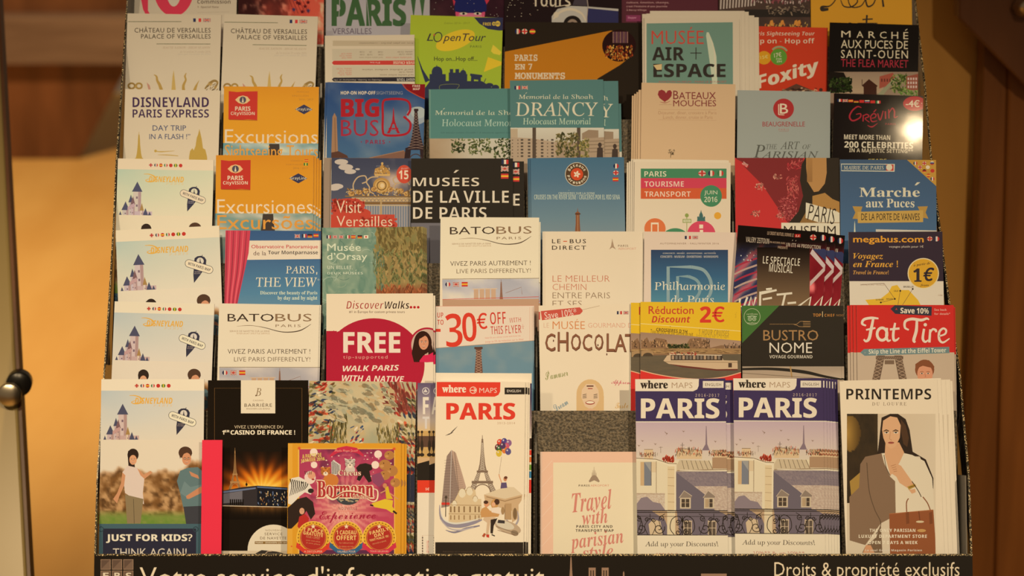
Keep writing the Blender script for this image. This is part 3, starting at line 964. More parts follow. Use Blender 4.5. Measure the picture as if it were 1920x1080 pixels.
# tigers, white tiger, horse, camels: small round-headed beasts
def bighead(x, y, r, c, st, body=None):
    if body: ell(x + body[0], y + body[1], body[2], body[3], c)
    for sg in (-1, 1): ell(x + sg * r * .75, y - r * .7, r * .3, r * .3, c)
    ell(x, y, r, r * .95, c); ell(x, y + r * .45, r * .5, r * .42, 'EAD8BC'); ell(x, y + r * .28, r * .16, r * .11, '4A2418')
    for sg in (-1, 1):
        ell(x + sg * r * .38, y - r * .1, r * .12, r * .1, '2A1A10')
        for k in range(4): line([(x + sg * r * .55, y - r * .5 + k * r * .3), (x + sg * r * .98, y - r * .6 + k * r * .34)], r * .1, st)
    for k in (-1, 0, 1): line([(x + k * r * .22, y - r * .9), (x + k * r * .12, y - r * .5)], r * .09, st)
bighead(290, 375, 32, 'CC7A34', '3A1E10', (35, 60, 52, 48)); bighead(455, 322, 34, 'D0C6B8', '3A3430', (0, 40, 34, 30))
poly([(330, 390), (328, 310), (345, 295), (362, 310), (392, 330), (390, 380), (360, 400)], 'D8D0C4')
for k in range(6): line([(334 + k * 9, 300 + k * 6), (336 + k * 9, 392)], 4, '2A241E')
poly([(495, 350), (520, 325), (560, 318), (600, 330), (606, 360), (585, 372), (602, 440), (580, 450), (545, 400), (520, 440), (500, 430), (512, 390)], '241A18')
for x, y, r in ((720, 265, 34), (690, 330, 40), (735, 370, 42), (760, 450, 34), (690, 400, 36)): ell(x, y, r, r * .9, 'B47C40'); ell(x - r * .5, y + r * .2, r * .35, r * .25, 'C89458'); ell(x - r * .2, y - r * .3, r * .1, r * .1, '3A2010')
poly([(600, 400), (660, 380), (690, 440), (650, 480), (610, 450)], '8A4A78')
poly([(40, 470), (60, 420), (110, 410), (170, 440), (205, 500), (190, 530), (150, 515), (110, 545), (60, 600), (36, 590)], 'E4DAC8')
for k in range(9): curve([(50 + k * 15, 425 + k * 3), (62 + k * 13, 470), (48 + k * 12, 540 - k * 5)], [7, 6, 3], '1E1814', 4)
ell(190, 505, 20, 16, '2A221E'); ell(130, 450, 6, 6, '1A1412')
ell(185, 415, 38, 44, 'E8D0BC'); ell(195, 400, 26, 26, 'D8A488'); ell(205, 428, 10, 6, 'A83A30')
for k in range(4): line([(150 + k * 14, 372), (155 + k * 12, 395)], 4, '3A2A20')
poly([(34, 620), (100, 560), (160, 545), (205, 580), (220, 660), (190, 700), (160, 640), (120, 700), (60, 760), (34, 760)], '2A1A16')
poly([(100, 745), (112, 680), (150, 660), (178, 690), (170, 740), (110, 760)], 'B82A24'); face(130, 642, 34, 44, 'D8A888', '2A1A14')
poly([(690, 480), (712, 474), (722, 520), (745, 560), (700, 560)], 'D8B428'); poly([(600, 590), (690, 560), (745, 570), (740, 610), (760, 640), (740, 655), (700, 630), (620, 615)], 'E0BE30'); line([(590, 600), (612, 606)], 10, '2A1A14'); line([(745, 640), (770, 660)], 12, '2A1A14'); ell(690, 470, 14, 16, 'C88A60'); line([(722, 520), (780, 562)], 7, 'D09A70'); line([(700, 500), (660, 520)], 7, 'D09A70')
P('globe_picture'); ell(440, 545, 82, 56, '3A4450'); dabs(375, 510, 505, 580, 26, ['9AA8A0', '6A7A80', 'C8B890'], 28, 10, (-20, 20), 3)
P('title_lettering')
T('Circus', 372, 364, 530, 404, '8A2A30', 's', off=.05); T('Circus', 374, 365, 528, 402, 'EED8B8', 's')
T('Bormann', 226, 430, 620, 560, 'EED8B0', 's', off=.045); T('Bormann', 232, 436, 612, 552, 'B02C30', 's', off=.01)
curve([(300, 530), (340, 560), (420, 512), (520, 520), (600, 570), (636, 560), (640, 505), (610, 490)], [10, 18, 16, 14, 16, 12, 8, 4], 'EED8B0'); curve([(305, 532), (345, 552), (420, 516), (520, 525), (600, 566), (630, 556), (634, 510)], [5, 9, 8, 7, 8, 6, 4], 'B02C30')
T('Moreno', 470, 530, 580, 560, 'EED8B0', 's', off=.04); T('Moreno', 472, 532, 578, 558, 'A82A34', 's')
T('NOUVELLE', 376, 614, 502, 634, '6A2A48', 'r', sp=1.4); T('Experience', 246, 640, 628, 720, 'A82040', 'sc', off=.005, rot=-1)
for cx, L in ((206, (('1 PLACE', 760, 784, 'b'), ('GRATUITE', 786, 808, 'b'), ('POUR 1 OFFERT', 812, 828, 'r'), ('pour tout achat', 838, 850, 'r'), ('d une place', 856, 868, 'r'))), (430, (('1 CADEAU', 772, 800, 'b'), ('OFFERT', 806, 838, 'b'), ('Pour 1 enfant sur le circuit', 850, 862, 'r'), ('la caisse ou vos', 874, 886, 'r'), ('complement', 892, 902, 'r'))), (652, (('FAMILY', 764, 786, 'b'), ('DAY', 790, 812, 'b'), ('TOUT PUBLIC 15€', 818, 832, 'b'), ('mercredi et samedi', 846, 858, 'r')))):
    P('round_medal'); ell(cx, 822, 112, 112, 'E0A830'); arc(cx, 822, 110, 110, 0, 360, 5, 'F0C850', 30)
    for k in range(28): ell(cx + 101 * math.cos(k * math.tau / 28), 822 + 101 * math.sin(k * math.tau / 28), 4, 4, '6A3A18', n=8)
    ell(cx, 822, 88, 88, 'B02C22'); arc(cx, 822, 82, 82, 0, 360, 2.5, 'D88A50', 26)
    star(cx, 746, 18, 'F0D8A8')
    for s_, a_, b_, f_ in L:
        hw = 78 if f_ == 'b' else 55
        if s_ in ('DAY',): hw = 40
        T(s_, cx - hw * .86, a_, cx + hw * .86, b_, 'EEC878' if f_ == 'b' else 'D09868', f_, rot={206: 8, 430: 0, 652: -14}[cx])
for cx, c_, t_ in ((206, 'D83A2A', 'A DECOUPER'), (430, '2E6AA0', 'VALABLE POUR'), (652, 'D0304A', 'TOUS LES JOURS')):
    pts = [(cx - 110, 852), (cx - 60, 895), (cx, 910), (cx + 60, 895), (cx + 110, 852), (cx + 116, 886), (cx + 62, 926), (cx, 940), (cx - 62, 926), (cx - 116, 886)]
    poly(pts, c_); T(t_, cx - 62, 908, cx + 62, 922, 'E8C8A8', 'r')
for x, y in ((112, 218), (752, 222), (60, 880)): P('star'); star(x, y, 16 if x != 60 else 8, 'D8502C', 8, .4)
behind(ci, 3.0, -.4, 1.9, 'second orange-framed circus leaflet, its orange edge showing behind the first', 'circus leaflets'); behind(ci, 5.2, -.8, 3.8, 'third orange-framed circus leaflet, last of the circus stack', 'circus leaflets')

# leaflets half hidden behind the red-titled city map
def ft_art():
    V(530, 780, 3.6); P('banded_print'); grad(900, -240, 1100, 100, [(0, '54507E'), (.45, '8A8AA8'), (.8, 'C8C0B4'), (1, 'D8C090')]); rect(900, 100, 1100, 300, 'C8A868')
    rect(900, 135, 1100, 210, '5A4438')
    for x in (915, 940, 990, 1018): rect(x - 3, 100, x + 3, 260, '241C18'); ell(x, 108, 8, 10, '2E241C'); ell(x, 200, 10, 40, '2E241C'); ell(x, 262, 16, 12, '2E241C')
    rect(900, 280, 1100, 325, 'D0B488'); poly([(900, 325), (990, 300), (990, 330), (1060, 305), (1100, 330), (1100, 434), (900, 434)], '1E1814')
    rect(900, 434, 1100, 518, 'E03C24'); rect(900, 518, 1100, 1500, 'EADCC0')
    T('5€', 964, 484, 990, 502, 'EEE0C4', 'r', off=.01); line([(944, 1100), (944, 806), (1022, 806), (1022, 1100)], 3, 'A88A70')
    for k in range(12): rect(940, 818 + k * 18, 948, 826 + k * 18, '3A2E26'); rect(1018, 818 + k * 18, 1026, 826 + k * 18, '3A2E26')
    T('UXES', 970, 840, 986, 925, 'D88A80', 'r', rot=0)
    V(590, 540, 3.6); P('white_lettering'); T('F', 730, 736, 770, 852, 'E8DCCC', 'b', off=.01); T('T', 728, 868, 774, 950, 'D8D0C8', 'b', off=.01); T('A', 790, 736, 840, 852, 'E8DCCC', 'b')
    arc(750, 695, 22, 22, 0, 360, 5, 'D8D0C8', 20); star(748, 695, 17, 'D8D0C8', 3, .5); arc(826, 695, 22, 22, 0, 360, 5, 'D8D0C8', 20)
sheet('tower_photo_leaflet', 'violet leaflet half hidden by the red-titled map, with big white letters and a red band', 'leaflet', 1, (783, 718), (905, 718), n=6, th=2)
ft_art()

# red-titled city map
w_lab = 'folded city map with red PARIS title and a collage of monuments and balloons'
bk = sheet('city_map', 'plain white back sheet standing up behind the red-titled city map', 'map', 1, (817, 699), (997, 700), n=12.5, th=1)
V(530, 780, 3.6); P('coloured_index_strip'); rect(1610, 150, 1690, 226, '3A2E28'); 
for a_, b_, c_ in ((230, 265, 'E0402C'), (275, 312, 'DC7030'), (328, 366, '6A9A38'), (374, 418, '3A8AC0'), (430, 520, 'D8382A')): rect(1610, a_, 1690, b_, c_)
grad(1610, -220, 1690, 140, [(0, '3E3A6A'), (.3, '3E3A6A'), (.8, 'A8A0A8'), (1, 'D8CCB4')])
wm = sheet('city_map', w_lab, 'map', 1, (818, 714), (985, 716), n=20, th=2)
V(590, 540, 3.6)
P('red_header'); poly([(824, 634), (1254, 636), (1252, 700), (1240, 722), (1215, 734), (824, 732)], 'E23C28')
P('lettering', sub=True); T('where', 860, 655, 1022, 706, 'F0E2C8', 's', off=.015); arc(1070, 690, 22, 22, 0, 360, 4, 'F0E2C8', 20); line([(1052, 690), (1086, 690)], 5, 'F0E2C8'); line([(1074, 676), (1088, 690), (1074, 704)], 5, 'F0E2C8'); T('MAPS', 1112, 674, 1230, 708, 'F0D8C0', 'r', off=-.008)
rect(1282, 672, 1418, 718, '1E1A16'); T('ENGLISH', 1298, 686, 1392, 704, 'E0D4BC', 'r')
P('red_title'); T('PARIS', 888, 775, 1354, 890, 'DE3A28', 'b', off=.012); T('2013-2014', 1232, 904, 1352, 920, 'B8A890', 'r', sp=1.2)
V(530, 780, 3.6)
P('monument_collage')
curve([(1098, 132), (1125, 122), (1150, 110)], [1, 7, 2], '4A4440'); curve([(1128, 122), (1150, 100), (1180, 70)], [2, 7, 1], '4A4440')
eiffel(1348, 130, 520, 200, '7E7468', 'D8CCB4')
poly([(1070, 620), (1090, 420), (1108, 270), (1140, 228), (1170, 250), (1215, 400), (1238, 480), (1180, 600)], '8E8684'); poly([(1140, 228), (1170, 250), (1215, 400), (1238, 480), (1190, 520)], 'B4A8A0')
for k in range(16): line([(1092 - k * .5, 300 + k * 18), (1150, 292 + k * 19)], 1.6, '5E5858'); line([(1158, 296 + k * 16), (1182 + k * 3.2, 308 + k * 14)], 1.4, '7A706A')
line([(1140, 228), (1128, 600)], 3, 'D8D0C4'); line([(1160, 240), (1190, 520)], 3, '6A6260')
poly([(1360, 530), (1500, 478), (1560, 480), (1618, 530), (1612, 570), (1592, 600), (1592, 690), (1548, 720), (1548, 640), (1400, 600), (1370, 620)], 'C8B490'); poly([(1360, 530), (1500, 478), (1560, 480), (1618, 530), (1500, 560)], 'DACAA8')
line([(1375, 545), (1500, 575), (1612, 545)], 6, '9A8462'); rect(1500, 590, 1545, 700, 'B49E78'); ell(1568, 660, 14, 40, '7E6A4C'); ell(1486, 640, 12, 26, 'A48C66'); line([(1500, 600), (1500, 700)], 4, '8A7454')
poly([(1120, 720), (1125, 600), (1160, 570), (1180, 530), (1190, 500), (1215, 490), (1240, 500), (1260, 480), (1300, 500), (1310, 560), (1340, 560), (1345, 700), (1300, 720)], 'D6C49C')
for x, y, r in ((1212, 520, 24), (1262, 508, 22), (1160, 590, 16), (1300, 560, 16)): ell(x, y, r, r * 1.3, 'E4D6B4'); arc(x, y, r, r * 1.3, 180, 360, 3, '9A8460')
for x in (1135, 1160, 1190, 1225, 1265, 1300, 1325): rect(x - 5, 610, x + 5, 650, '8A7452'); rect(x - 4, 670, x + 4, 700, '9A8460')
line([(1120, 600), (1340, 604)], 4, 'A08A64'); line([(1120, 660), (1340, 664)], 3, 'A08A64')
rect(1072, 584, 1128, 600, 'D03A2C'); line([(1102, 540), (1100, 680)], 5, '2E2824'); ell(1103, 548, 9, 10, '4A423A')
curve([(1060, 600), (1066, 680), (1110, 730), (1200, 740), (1290, 720), (1345, 700)], [4, 12, 26, 30, 22, 8], '8E96B4'); curve([(1066, 640), (1090, 700), (1160, 725), (1260, 712), (1330, 690)], [2, 8, 12, 10, 3], 'DCD8CC')
curve([(1100, 770), (1160, 785), (1240, 760), (1330, 740)], [3, 12, 16, 8], '8088A8'); curve([(1060, 690), (1120, 755), (1200, 770), (1290, 750)], [3, 8, 10, 5], 'B4B8C4'); curve([(1585, 640), (1590, 700), (1560, 740), (1510, 700)], [4, 12, 14, 6], 'A0A8BC')
ell(1520, 750, 92, 40, 'B8B09C', rot=18); ell(1500, 735, 66, 26, 'D4CCB4', rot=18); poly([(1455, 700), (1500, 706), (1498, 726), (1450, 722)], '3A3A40'); ell(1566, 790, 26, 18, '8A8270', rot=20); line([(1440, 745), (1590, 796)], 3, '6A6458'); line([(1450, 770), (1570, 806)], 3, '7A5A40')
poly([(1345, 625), (1372, 610), (1400, 640), (1470, 650), (1455, 680), (1340, 684), (1335, 650)], 'C89A60'); ell(1376, 594, 17, 20, 'D8A078'); ell(1372, 582, 16, 12, '4A2E1E'); ell(1430, 595, 24, 34, 'C89A5C'); ell(1446, 580, 18, 20, '4A2E1E'); ell(1424, 596, 12, 15, 'E0B08A'); poly([(1405, 620), (1460, 615), (1480, 665), (1410, 650)], 'EAD8C0')
poly([(1360, 684), (1440, 684), (1400, 720), (1388, 800), (1372, 800), (1380, 720), (1352, 700)], 'D0BC9C'); poly([(1404, 700), (1450, 690), (1425, 740), (1418, 795), (1402, 790)], '2E2622'); poly([(1345, 810), (1360, 790), (1372, 796), (1360, 820)], 'B0522E'); poly([(1372, 800), (1394, 800), (1394, 822), (1376, 818)], 'C83A2A'); line([(1410, 800), (1432, 810)], 7, '1E1814')
poly([(1475, 450), (1510, 448), (1516, 485), (1470, 490)], '5E5688'); ell(1502, 425, 12, 16, 'C88A64'); ell(1506, 416, 12, 10, '6A3A24'); line([(1478, 450), (1462, 405), (1460, 392)], 6, 'D8A078'); line([(1461, 395), (1478, 275)], 1.6, '8A8072')
for x, y, c_ in ((1466, 178, 'D84A34'), (1496, 172, '4A48A0'), (1526, 182, '8A6AA8'), (1452, 212, '6A3038'), (1464, 222, '2E6A40'), (1510, 205, 'C86080'), (1498, 230, 'DC7A34'), (1522, 240, '5A5AA0'), (1460, 252, 'D8B838'), (1486, 200, '503A70')):
    P('balloon'); ell(x, y, 20, 23, c_); ell(x - 6, y - 8, 5, 6, 'E0D4C4', n=8)
P('black_footer'); rect(1030, 852, 1624, 1400, '241E1A'); T('Advertise on a resource of luxury, lifestyle, and fashion events', 1080, 910, 1566, 924, '4E463C', 'r')
behind(wm, 2.6, .2, 2.6, 'second city map with red title, its white edge showing behind the first', 'red-titled city maps'); behind(wm, 4.6, -.2, 5.0, 'third city map with red title, last of the stack', 'red-titled city maps')

# airport map
sheet('airport_map', 'low cream map with pink border and brush lettering Travel with parisian style', 'map', 1, (1013, 847), (1204, 847), n=5, th=1.5, paper='E8C4A8')
V(980, 780, 3.6)
P('pink_border'); rect(110, 235, 830, 1500, 'EAC2A4'); rect(118, 240, 132, 1500, 'DAC0AA'); 
for k in range(7): line([(130, 380 + k * 100), (200, 300 + k * 100)], 3, 'F0D0B4')
P('cream_panel'); rect(206, 314, 1000, 1500, 'EADAB4')
P('airport_emblem'); poly([(446, 440), (462, 412), (470, 404), (482, 398), (496, 404), (504, 412), (520, 440), (514, 448), (483, 434), (452, 448)], '9A9284')
for x, t_ in ((469, 380), (475, 365), (482, 344), (489, 366), (496, 382)): line([(x, t_), (x, 415)], [2, 5], '9A9284')
T('PARIS', 378, 463, 452, 476, '5A5044', 'b', sp=1.15); T('AÉROPORT', 458, 459, 584, 476, 'D0907C', 'r', sp=1.05)
P('pink_brush_lettering')
T('Travel', 328, 505, 606, 640, 'D08C80', 'bi', rot=-6, shear=.1); T('with', 400, 630, 572, 730, 'D08C80', 'bi', rot=-5); T('parisian', 318, 780, 680, 905, 'D08C80', 'bi', rot=-7); T('style', 400, 868, 612, 990, 'D08C80', 'bi', rot=-5)
P('black_lettering'); T('PARIS CITY AND', 362, 737, 606, 755, '3E342C', 'b', sp=1.1); T('TRANSPORT MAP', 357, 764, 614, 782, '3E342C', 'b', sp=1.1)


# violet-titled city maps
def roofs():
    V(980, 550, 3.6)
    P('violet_header'); rect(740, 570, 1440, 872, '382F68')
    P('rooftop_drawing')
    V(980, 780, 3.6)
    grad(750, 42, 1440, 330, [(0, 'BEB4C8'), (.5, 'CEC2BE'), (1, 'DCD0B4')])
    rect(750, 300, 1440, 806, 'E2D4B0')
    curve([(958, 104), (968, 116), (976, 118), (966, 130)], [1, 5, 5, 1], '8A7E78', 4)
    for x, y in ((808, 168), (895, 190), (1085, 104), (1135, 166), (784, 200), (1300, 172)): line([(x - 9, y - 6), (x, y), (x + 11, y - 3)], [1, 5, 1], '8A7E78'); line([(x - 3, y), (x + 3, y + 6)], 3, '8A7E78')
    poly([(1234, 190), (1237, 68), (1241, 68), (1246, 190), (1262, 232), (1210, 232)], '827C94')
    for x, w_, h in ((820, 60, 36), (1040, 90, 40), (1130, 60, 34), (1290, 120, 30), (1180, 30, 28)): rect(x, 262 - h, x + w_, 290, 'D8C29A'); line([(x, 262 - h), (x + w_, 262 - h)], 3, '5A4A3A')
    dabs(1030, 214, 1210, 268, 150, ['4A3E34', 'B8A482', '6A5A48', 'C8502C', 'E0D2B0'], 20, 4, (70, 110), 2); dabs(1255, 232, 1430, 268, 130, ['4A3E34', 'B84A2C', '6A5A48', 'C8A884'], 18, 5, (60, 120), 3)
    dabs(795, 250, 900, 275, 50, ['4A3E34', '8A765C', 'B0502E'], 16, 4, (60, 120), 4); dabs(945, 270, 1022, 308, 60, ['C03A22', 'D85030', '9A3020'], 22, 9, (70, 110), 5)
    line([(1078, 180), (1078, 262)], 3, '4A3E34'); line([(1064, 196), (1092, 196)], 2, '4A3E34'); line([(920, 212), (945, 212)], 2, '6A5E50'); line([(932, 206), (932, 250)], 2, '6A5E50')
    for k in range(9): line([(790 + k * 15, 240 + (k % 3) * 4), (790 + k * 15, 268)], 2, '6A5A48')
    poly([(765, 285), (900, 292), (985, 320), (1035, 322), (1030, 636), (985, 636), (985, 335), (902, 306), (765, 302)], 'E8DAB8'); line([(765, 285), (900, 292), (985, 320), (1040, 322)], 4, '6A5A48')
    rect(795, 310, 820, 470, 'C8B48C'); poly([(820, 310), (868, 310), (870, 470), (820, 470)], '98A8B4'); poly([(820, 310), (868, 380), (870, 470), (820, 470)], '7688A0'); rect(868, 310, 900, 380, 'D8C8A4'); line([(902, 306), (902, 520)], 3, '7A6A54'); line([(868, 310), (868, 470)], 3, '6A5A48')
    rect(978, 340, 1025, 690, 'DCCBA2'); 
    for k in range(6): line([(980, 360 + k * 55), (1024, 362 + k * 55)], 2.5, '9A8868')
    poly([(1040, 330), (1060, 296), (1260, 302), (1290, 364), (1040, 370)], 'C8C0A4')
    for k in range(7): line([(1075 + k * 30, 300), (1090 + k * 32, 360)], 3, '5A5448')
    rect(1280, 280, 1440, 355, 'A8957C'); line([(1040, 370), (1440, 358)], 5, '8A7A64'); line([(1060, 366), (1430, 374)], 5, 'E0D4B8')
    def stone(c1, c2, sd): return lambda u, v: mixc(c1, c2, (vnoise(u * 70, v * 50, sd)))
    P('slate_roof_drawing')
    grid(1036, 374, 1440, 476, 60, 16, stone('74748A', '9292A0', 2)); grid(1036, 474, 1440, 640, 60, 26, stone('A6A2A4', 'D2C8B4', 3))
    poly([(1036, 380), (1230, 530), (1300, 640), (1036, 640)], '686A80')
    for x0_, x1_ in ((1062, 1135), (1224, 1292)):
        poly([(x0_ - 6, 552), (x0_ + 28, 504), (x1_ + 8, 540), (x1_ + 2, 556)], '8A8884'); line([(x0_ - 6, 552), (x0_ + 28, 504), (x1_ + 8, 540)], 4, 'C8C0AC')
        rect(x0_, 552, x1_, 625, 'C8C0A8'); rect(x0_ + 10, 560, x1_ - 10, 616, '48423C'); line([((x0_ + x1_) / 2, 560), ((x0_ + x1_) / 2, 616)], 5, 'C8C0A8'); line([(x0_ + 10, 586), (x1_ - 10, 586)], 3, 'B0A690')
    rect(1232, 560, 1254, 616, 'B0A890')
    grid(764, 520, 960, 640, 40, 22, stone('B8B0A4', 'DCD2BA', 4)); poly([(764, 640), (764, 600), (800, 552), (840, 545), (880, 580), (930, 590), (965, 640)], '86869A'); line([(764, 524), (960, 528)], 3, '9A8C74')
    P('balcony_rail_drawing')
    rect(750, 640, 1440, 806, 'B4A890'); poly([(750, 640), (870, 640), (960, 700), (1000, 806), (750, 806)], '6C6C82'); poly([(1040, 640), (1320, 640), (1440, 700), (1440, 806), (1060, 806)], '6C6C82')
    poly([(850, 730), (880, 696), (930, 712), (945, 806), (860, 806)], 'CDBFA0'); rect(975, 640, 1030, 806, 'DCCDA8')
    for x0_ in (1085, 1250): rect(x0_, 706, x0_ + 58, 806, 'C4BAA4'); rect(x0_ + 6, 714, x0_ + 52, 806, '5A5650'); line([(x0_ + 29, 714), (x0_ + 29, 806)], 4, 'C4BAA4'); line([(x0_, 756), (x0_ + 58, 756)], 4, 'C4BAA4')
    IR = '1E1712'
    line([(750, 638), (1440, 640)], 6, IR); line([(750, 650), (1440, 652)], 5, IR); line([(750, 676), (1440, 680)], 3, IR); line([(750, 802), (1440, 806)], 5, IR)
    def scroll(cx, cy, r, d, s0):
        pts = []
        for i in range(22):
            a = math.radians(s0 + d * i * 24); rr = r * (1 - i / 24); pts.append((cx + rr * math.cos(a), cy + rr * math.sin(a)))
        line(pts, 5.5, IR)
    for cx in (1078, 1430, 726):
        for sg in (-1, 1):
            curve([(cx, 700), (cx + sg * 30, 676), (cx + sg * 72, 700), (cx + sg * 82, 760), (cx + sg * 56, 800)], 5, IR); scroll(cx + sg * 28, 785, 24, -sg, 270); scroll(cx + sg * 30, 716, 20, sg, 120)
        line([(cx, 680), (cx, 806)], 6, IR); ell(cx, 706, 10, 12, IR); ell(cx, 750, 8, 10, IR)
    for cx in (860, 1290):
        for sg in (-1, 1):
            scroll(cx + sg * 60, 760, 40, sg, 200 if sg < 0 else -20); scroll(cx + sg * 75, 690, 20, -sg, 60); scroll(cx + sg * 22, 700, 16, sg, 0)
            curve([(cx + sg * 100, 660), (cx + sg * 60, 700), (cx + sg * 92, 800)], 4, IR); curve([(cx, 690), (cx + sg * 36, 740), (cx + sg * 16, 800)], 4, IR)
        line([(cx, 660), (cx, 700)], 4, IR)
    P('offer_lettering')
    rect(740, 806, 1450, 1500, 'E8DABA')
    T('Add up your Discounts!', 826, 846, 1320, 890, '3A3028', 's', off=-.022); T('10%** &  up 10%**', 900, 924, 1250, 950, 'B86A5C', 's', off=-.015)
    V(980, 550, 3.6)
    P('white_header_tab'); poly([(755, 574), (1190, 578), (1188, 625), (1178, 648), (1150, 661), (755, 660)], 'EADCC0'); rect(755, 864, 1440, 871, 'E0D4BC')
    P('lettering', sub=True); T('where', 794, 588, 980, 643, '241C18', 's', off=.015); T('MAPS', 1006, 602, 1146, 640, 'A89C88', 'r', off=-.006)
    rect(1216, 592, 1356, 638, 'E4D8C0'); T('ENGLISH', 1232, 606, 1340, 626, '4A4038', 'r', sp=1.08)
    P('white_title'); T('PARIS', 798, 708, 1328, 845, 'EADCBE', 'b', off=.008); T('2016-2017', 1166, 678, 1326, 698, 'C8BCB0', 'm', sp=1.2)


va = sheet('city_map', 'violet-topped city map with rooftops and an iron balcony, directly beside the cream airport map', 'map', 1, (1191, 711), (1360, 709.5), n=14, th=1.2, lift=3)
roofs()
behind(va, 7.5, -1.6, 2.0, 'violet-topped city map showing as a sliver behind the one beside the airport map', 'violet city maps by the airport map')
REFV = ((1191, 711), (1360, 709.5))
vb = sheet('city_map', 'violet-topped city map with rooftops, front of the thick stack beside the white fashion leaflet', 'map', 1, (1375, 709.5), (1543, 709), n=20, th=1.0, ref=REFV, lift=3)
roofs()
for i, dx in enumerate((3.4, 6.4, 9.4, 12.6, 15.4)):  # the fan
    behind(vb, dx, -.25 * i, 1.9 * (i + 1), ORD[i] + ' violet-topped map of the fan beside the white fashion leaflet, from its front', 'fanned violet city maps')

# fashion leaflet
fa = sheet('fashion_leaflet', 'white leaflet with a wide black title and a dark-haired woman holding a tan handbag', 'leaflet', 1, (1574, 715), (1757, 710), n=22, th=1.5, lift=3)
V(1360, 550, 3.43)
P('black_title'); T('PRINTEMPS', 778, 613, 1324, 683, '1E1814', 'b', off=-.004); T('DU LOUVRE', 944, 700, 1164, 722, '6A5C48', 's', off=-.02, sp=1.35)
V(1360, 780, 3.43)
P('fashion_photo')
grid(782, -14, 1352, 1000, 40, 60, lambda u, v: mixc(mixc('CFC2A6', 'DCCDAE', u), 'E0D2B4', v * .6))
P('dark_painting_detail'); grid(782, -14, 980, 560, 30, 60, lambda u, v: np.where((((u - .10) / .34) ** 2 + ((v - .22) / .20) ** 2 < 1)[:, None], mixc('B0883C', '5A4018', np.clip(np.hypot(u - .02, v - .22) * 2.6, 0, 1)), mixc('231A10', '40301A', fbm(u * 6, v * 8, 3))))
poly([(800, 420), (905, 330), (912, 480), (810, 520)], 'A8863E')
P('picture_of_woman')
poly([(1005, 10), (1060, -14), (1110, -14), (1160, 20), (1185, 90), (1205, 230), (1290, 280), (1338, 400), (1338, 470), (1250, 260), (1120, 260), (1040, 250), (975, 270), (990, 150)], '2A1C14')
poly([(1000, 240), (1120, 232), (1200, 250), (1280, 290), (1330, 400), (1345, 600), (1280, 640), (1060, 640), (1010, 560), (1040, 400)], 'E4D6B6')
poly([(1005, 240), (900, 262), (868, 310), (860, 460), (798, 520), (800, 800), (900, 830), (1000, 690), (1096, 640), (1092, 420), (1060, 390), (1020, 300)], '84735F')
curve([(910, 300), (925, 480), (960, 600), (1000, 690), (970, 760)], 5, '5A4C3C'); curve([(1020, 250), (1035, 330), (1062, 385)], 4, '4A3C30'); poly([(1000, 690), (970, 780), (900, 840), (880, 880), (1010, 880)], '74644F')
poly([(1030, 170), (1118, 170), (1150, 235), (1120, 300), (1062, 385), (1025, 250)], 'D8AE84')
poly([(1008, 90), (1015, 30), (1060, 2), (1105, 10), (1128, 60), (1122, 140), (1095, 195), (1066, 212), (1036, 190), (1016, 140)], 'DDB48A')
poly([(1128, 20), (1160, 60), (1180, 140), (1170, 200), (1145, 180), (1130, 100)], '4E3420')
for x in (1035, 1095):
    line([(x - 20, 98), (x, 90), (x + 18, 96)], [3, 8, 4], '2A1A12'); ell(x + 2, 107, 15, 5.5, 'E8DCC8'); ell(x + 2, 106, 6, 5.5, '2A2018'); line([(x - 14, 103), (x + 16, 101)], 3, '1E140E')
line([(1062, 100), (1056, 148), (1070, 156)], [2, 3, 4], 'B07E58'); ell(1066, 172, 20, 7, 'A8584A'); line([(1046, 171), (1086, 171)], 2, '6A3028')
poly([(1066, 320), (1090, 300), (1130, 320), (1200, 420), (1220, 445), (1170, 462), (1120, 430), (1100, 390), (1070, 370)], 'D8AE84')
for k in range(4): line([(1064 + k * 6, 322 + k * 12), (1096 + k * 3, 312 + k * 14)], 3, 'A87A54')
poly([(1170, 455), (1218, 435), (1228, 452), (1180, 475)], 'B8923C'); line([(1180, 460), (1222, 446)], 4, '4A3418'); poly([(1180, 475), (1220, 468), (1225, 490), (1200, 500)], 'D8AE84'); curve([(1200, 420), (1240, 480), (1260, 520)], 5, '3A2A1C')
poly([(905, 830), (935, 830), (960, 880), (885, 880)], 'D0A078')
P('handbag_picture'); curve([(1168, 640), (1165, 560), (1178, 530)], 7, '8A5230'); curve([(1320, 610), (1300, 560), (1270, 520)], 7, '8A5230'); poly([(1054, 630), (1338, 604), (1350, 780), (1360, 1200), (1066, 1200)], '96552F'); line([(1054, 630), (1338, 604)], 5, 'AE6A3E')
for x in (1172, 1322): poly([(x - 12, 622), (x + 8, 616), (x + 12, 690), (x - 8, 696)], '7E4626')
line([(1244, 612), (1252, 680)], 5, '6E3C20'); ell(1252, 680, 26, 7, 'D8C8A0'); ell(1262, 737, 28, 10, 'C8A060')
P('white_lettering'); T('THE ONLY PARISIAN', 928, 725, 1222, 746, 'F0E4CC', 'b', sp=1.1); T('LUXURY DEPARTMENT STORE', 858, 763, 1296, 784, 'F0E4CC', 'b', sp=1.1); T('OPEN 7 DAYS A WEEK', 920, 803, 1236, 824, 'F0E4CC', 'b', sp=1.1); T('Le seul Grand Magasin Parisien', 900, 856, 1264, 874, 'E0D4BC', 'b', sp=1.1)
for i, (dx, dy) in enumerate(((4.2, .6), (9.0, -.9), (14.0, -.6), (16.6, -2.0))):
    behind(fa, dx, dy, 2.4 * (i + 1), ORD[i] + ' white fashion leaflet of the fan, counted from the front, blank edge', 'fanned fashion leaflets')
flush()


# ================================================================ second tier from below
sheet('theme_park_leaflet', 'pale blue castle leaflet in the second tier from below, beside the white boat shuttle leaflet', 'leaflet', 2, (215, 565), (402, 570), n=10, th=2, ref=REFD)
theme_park()


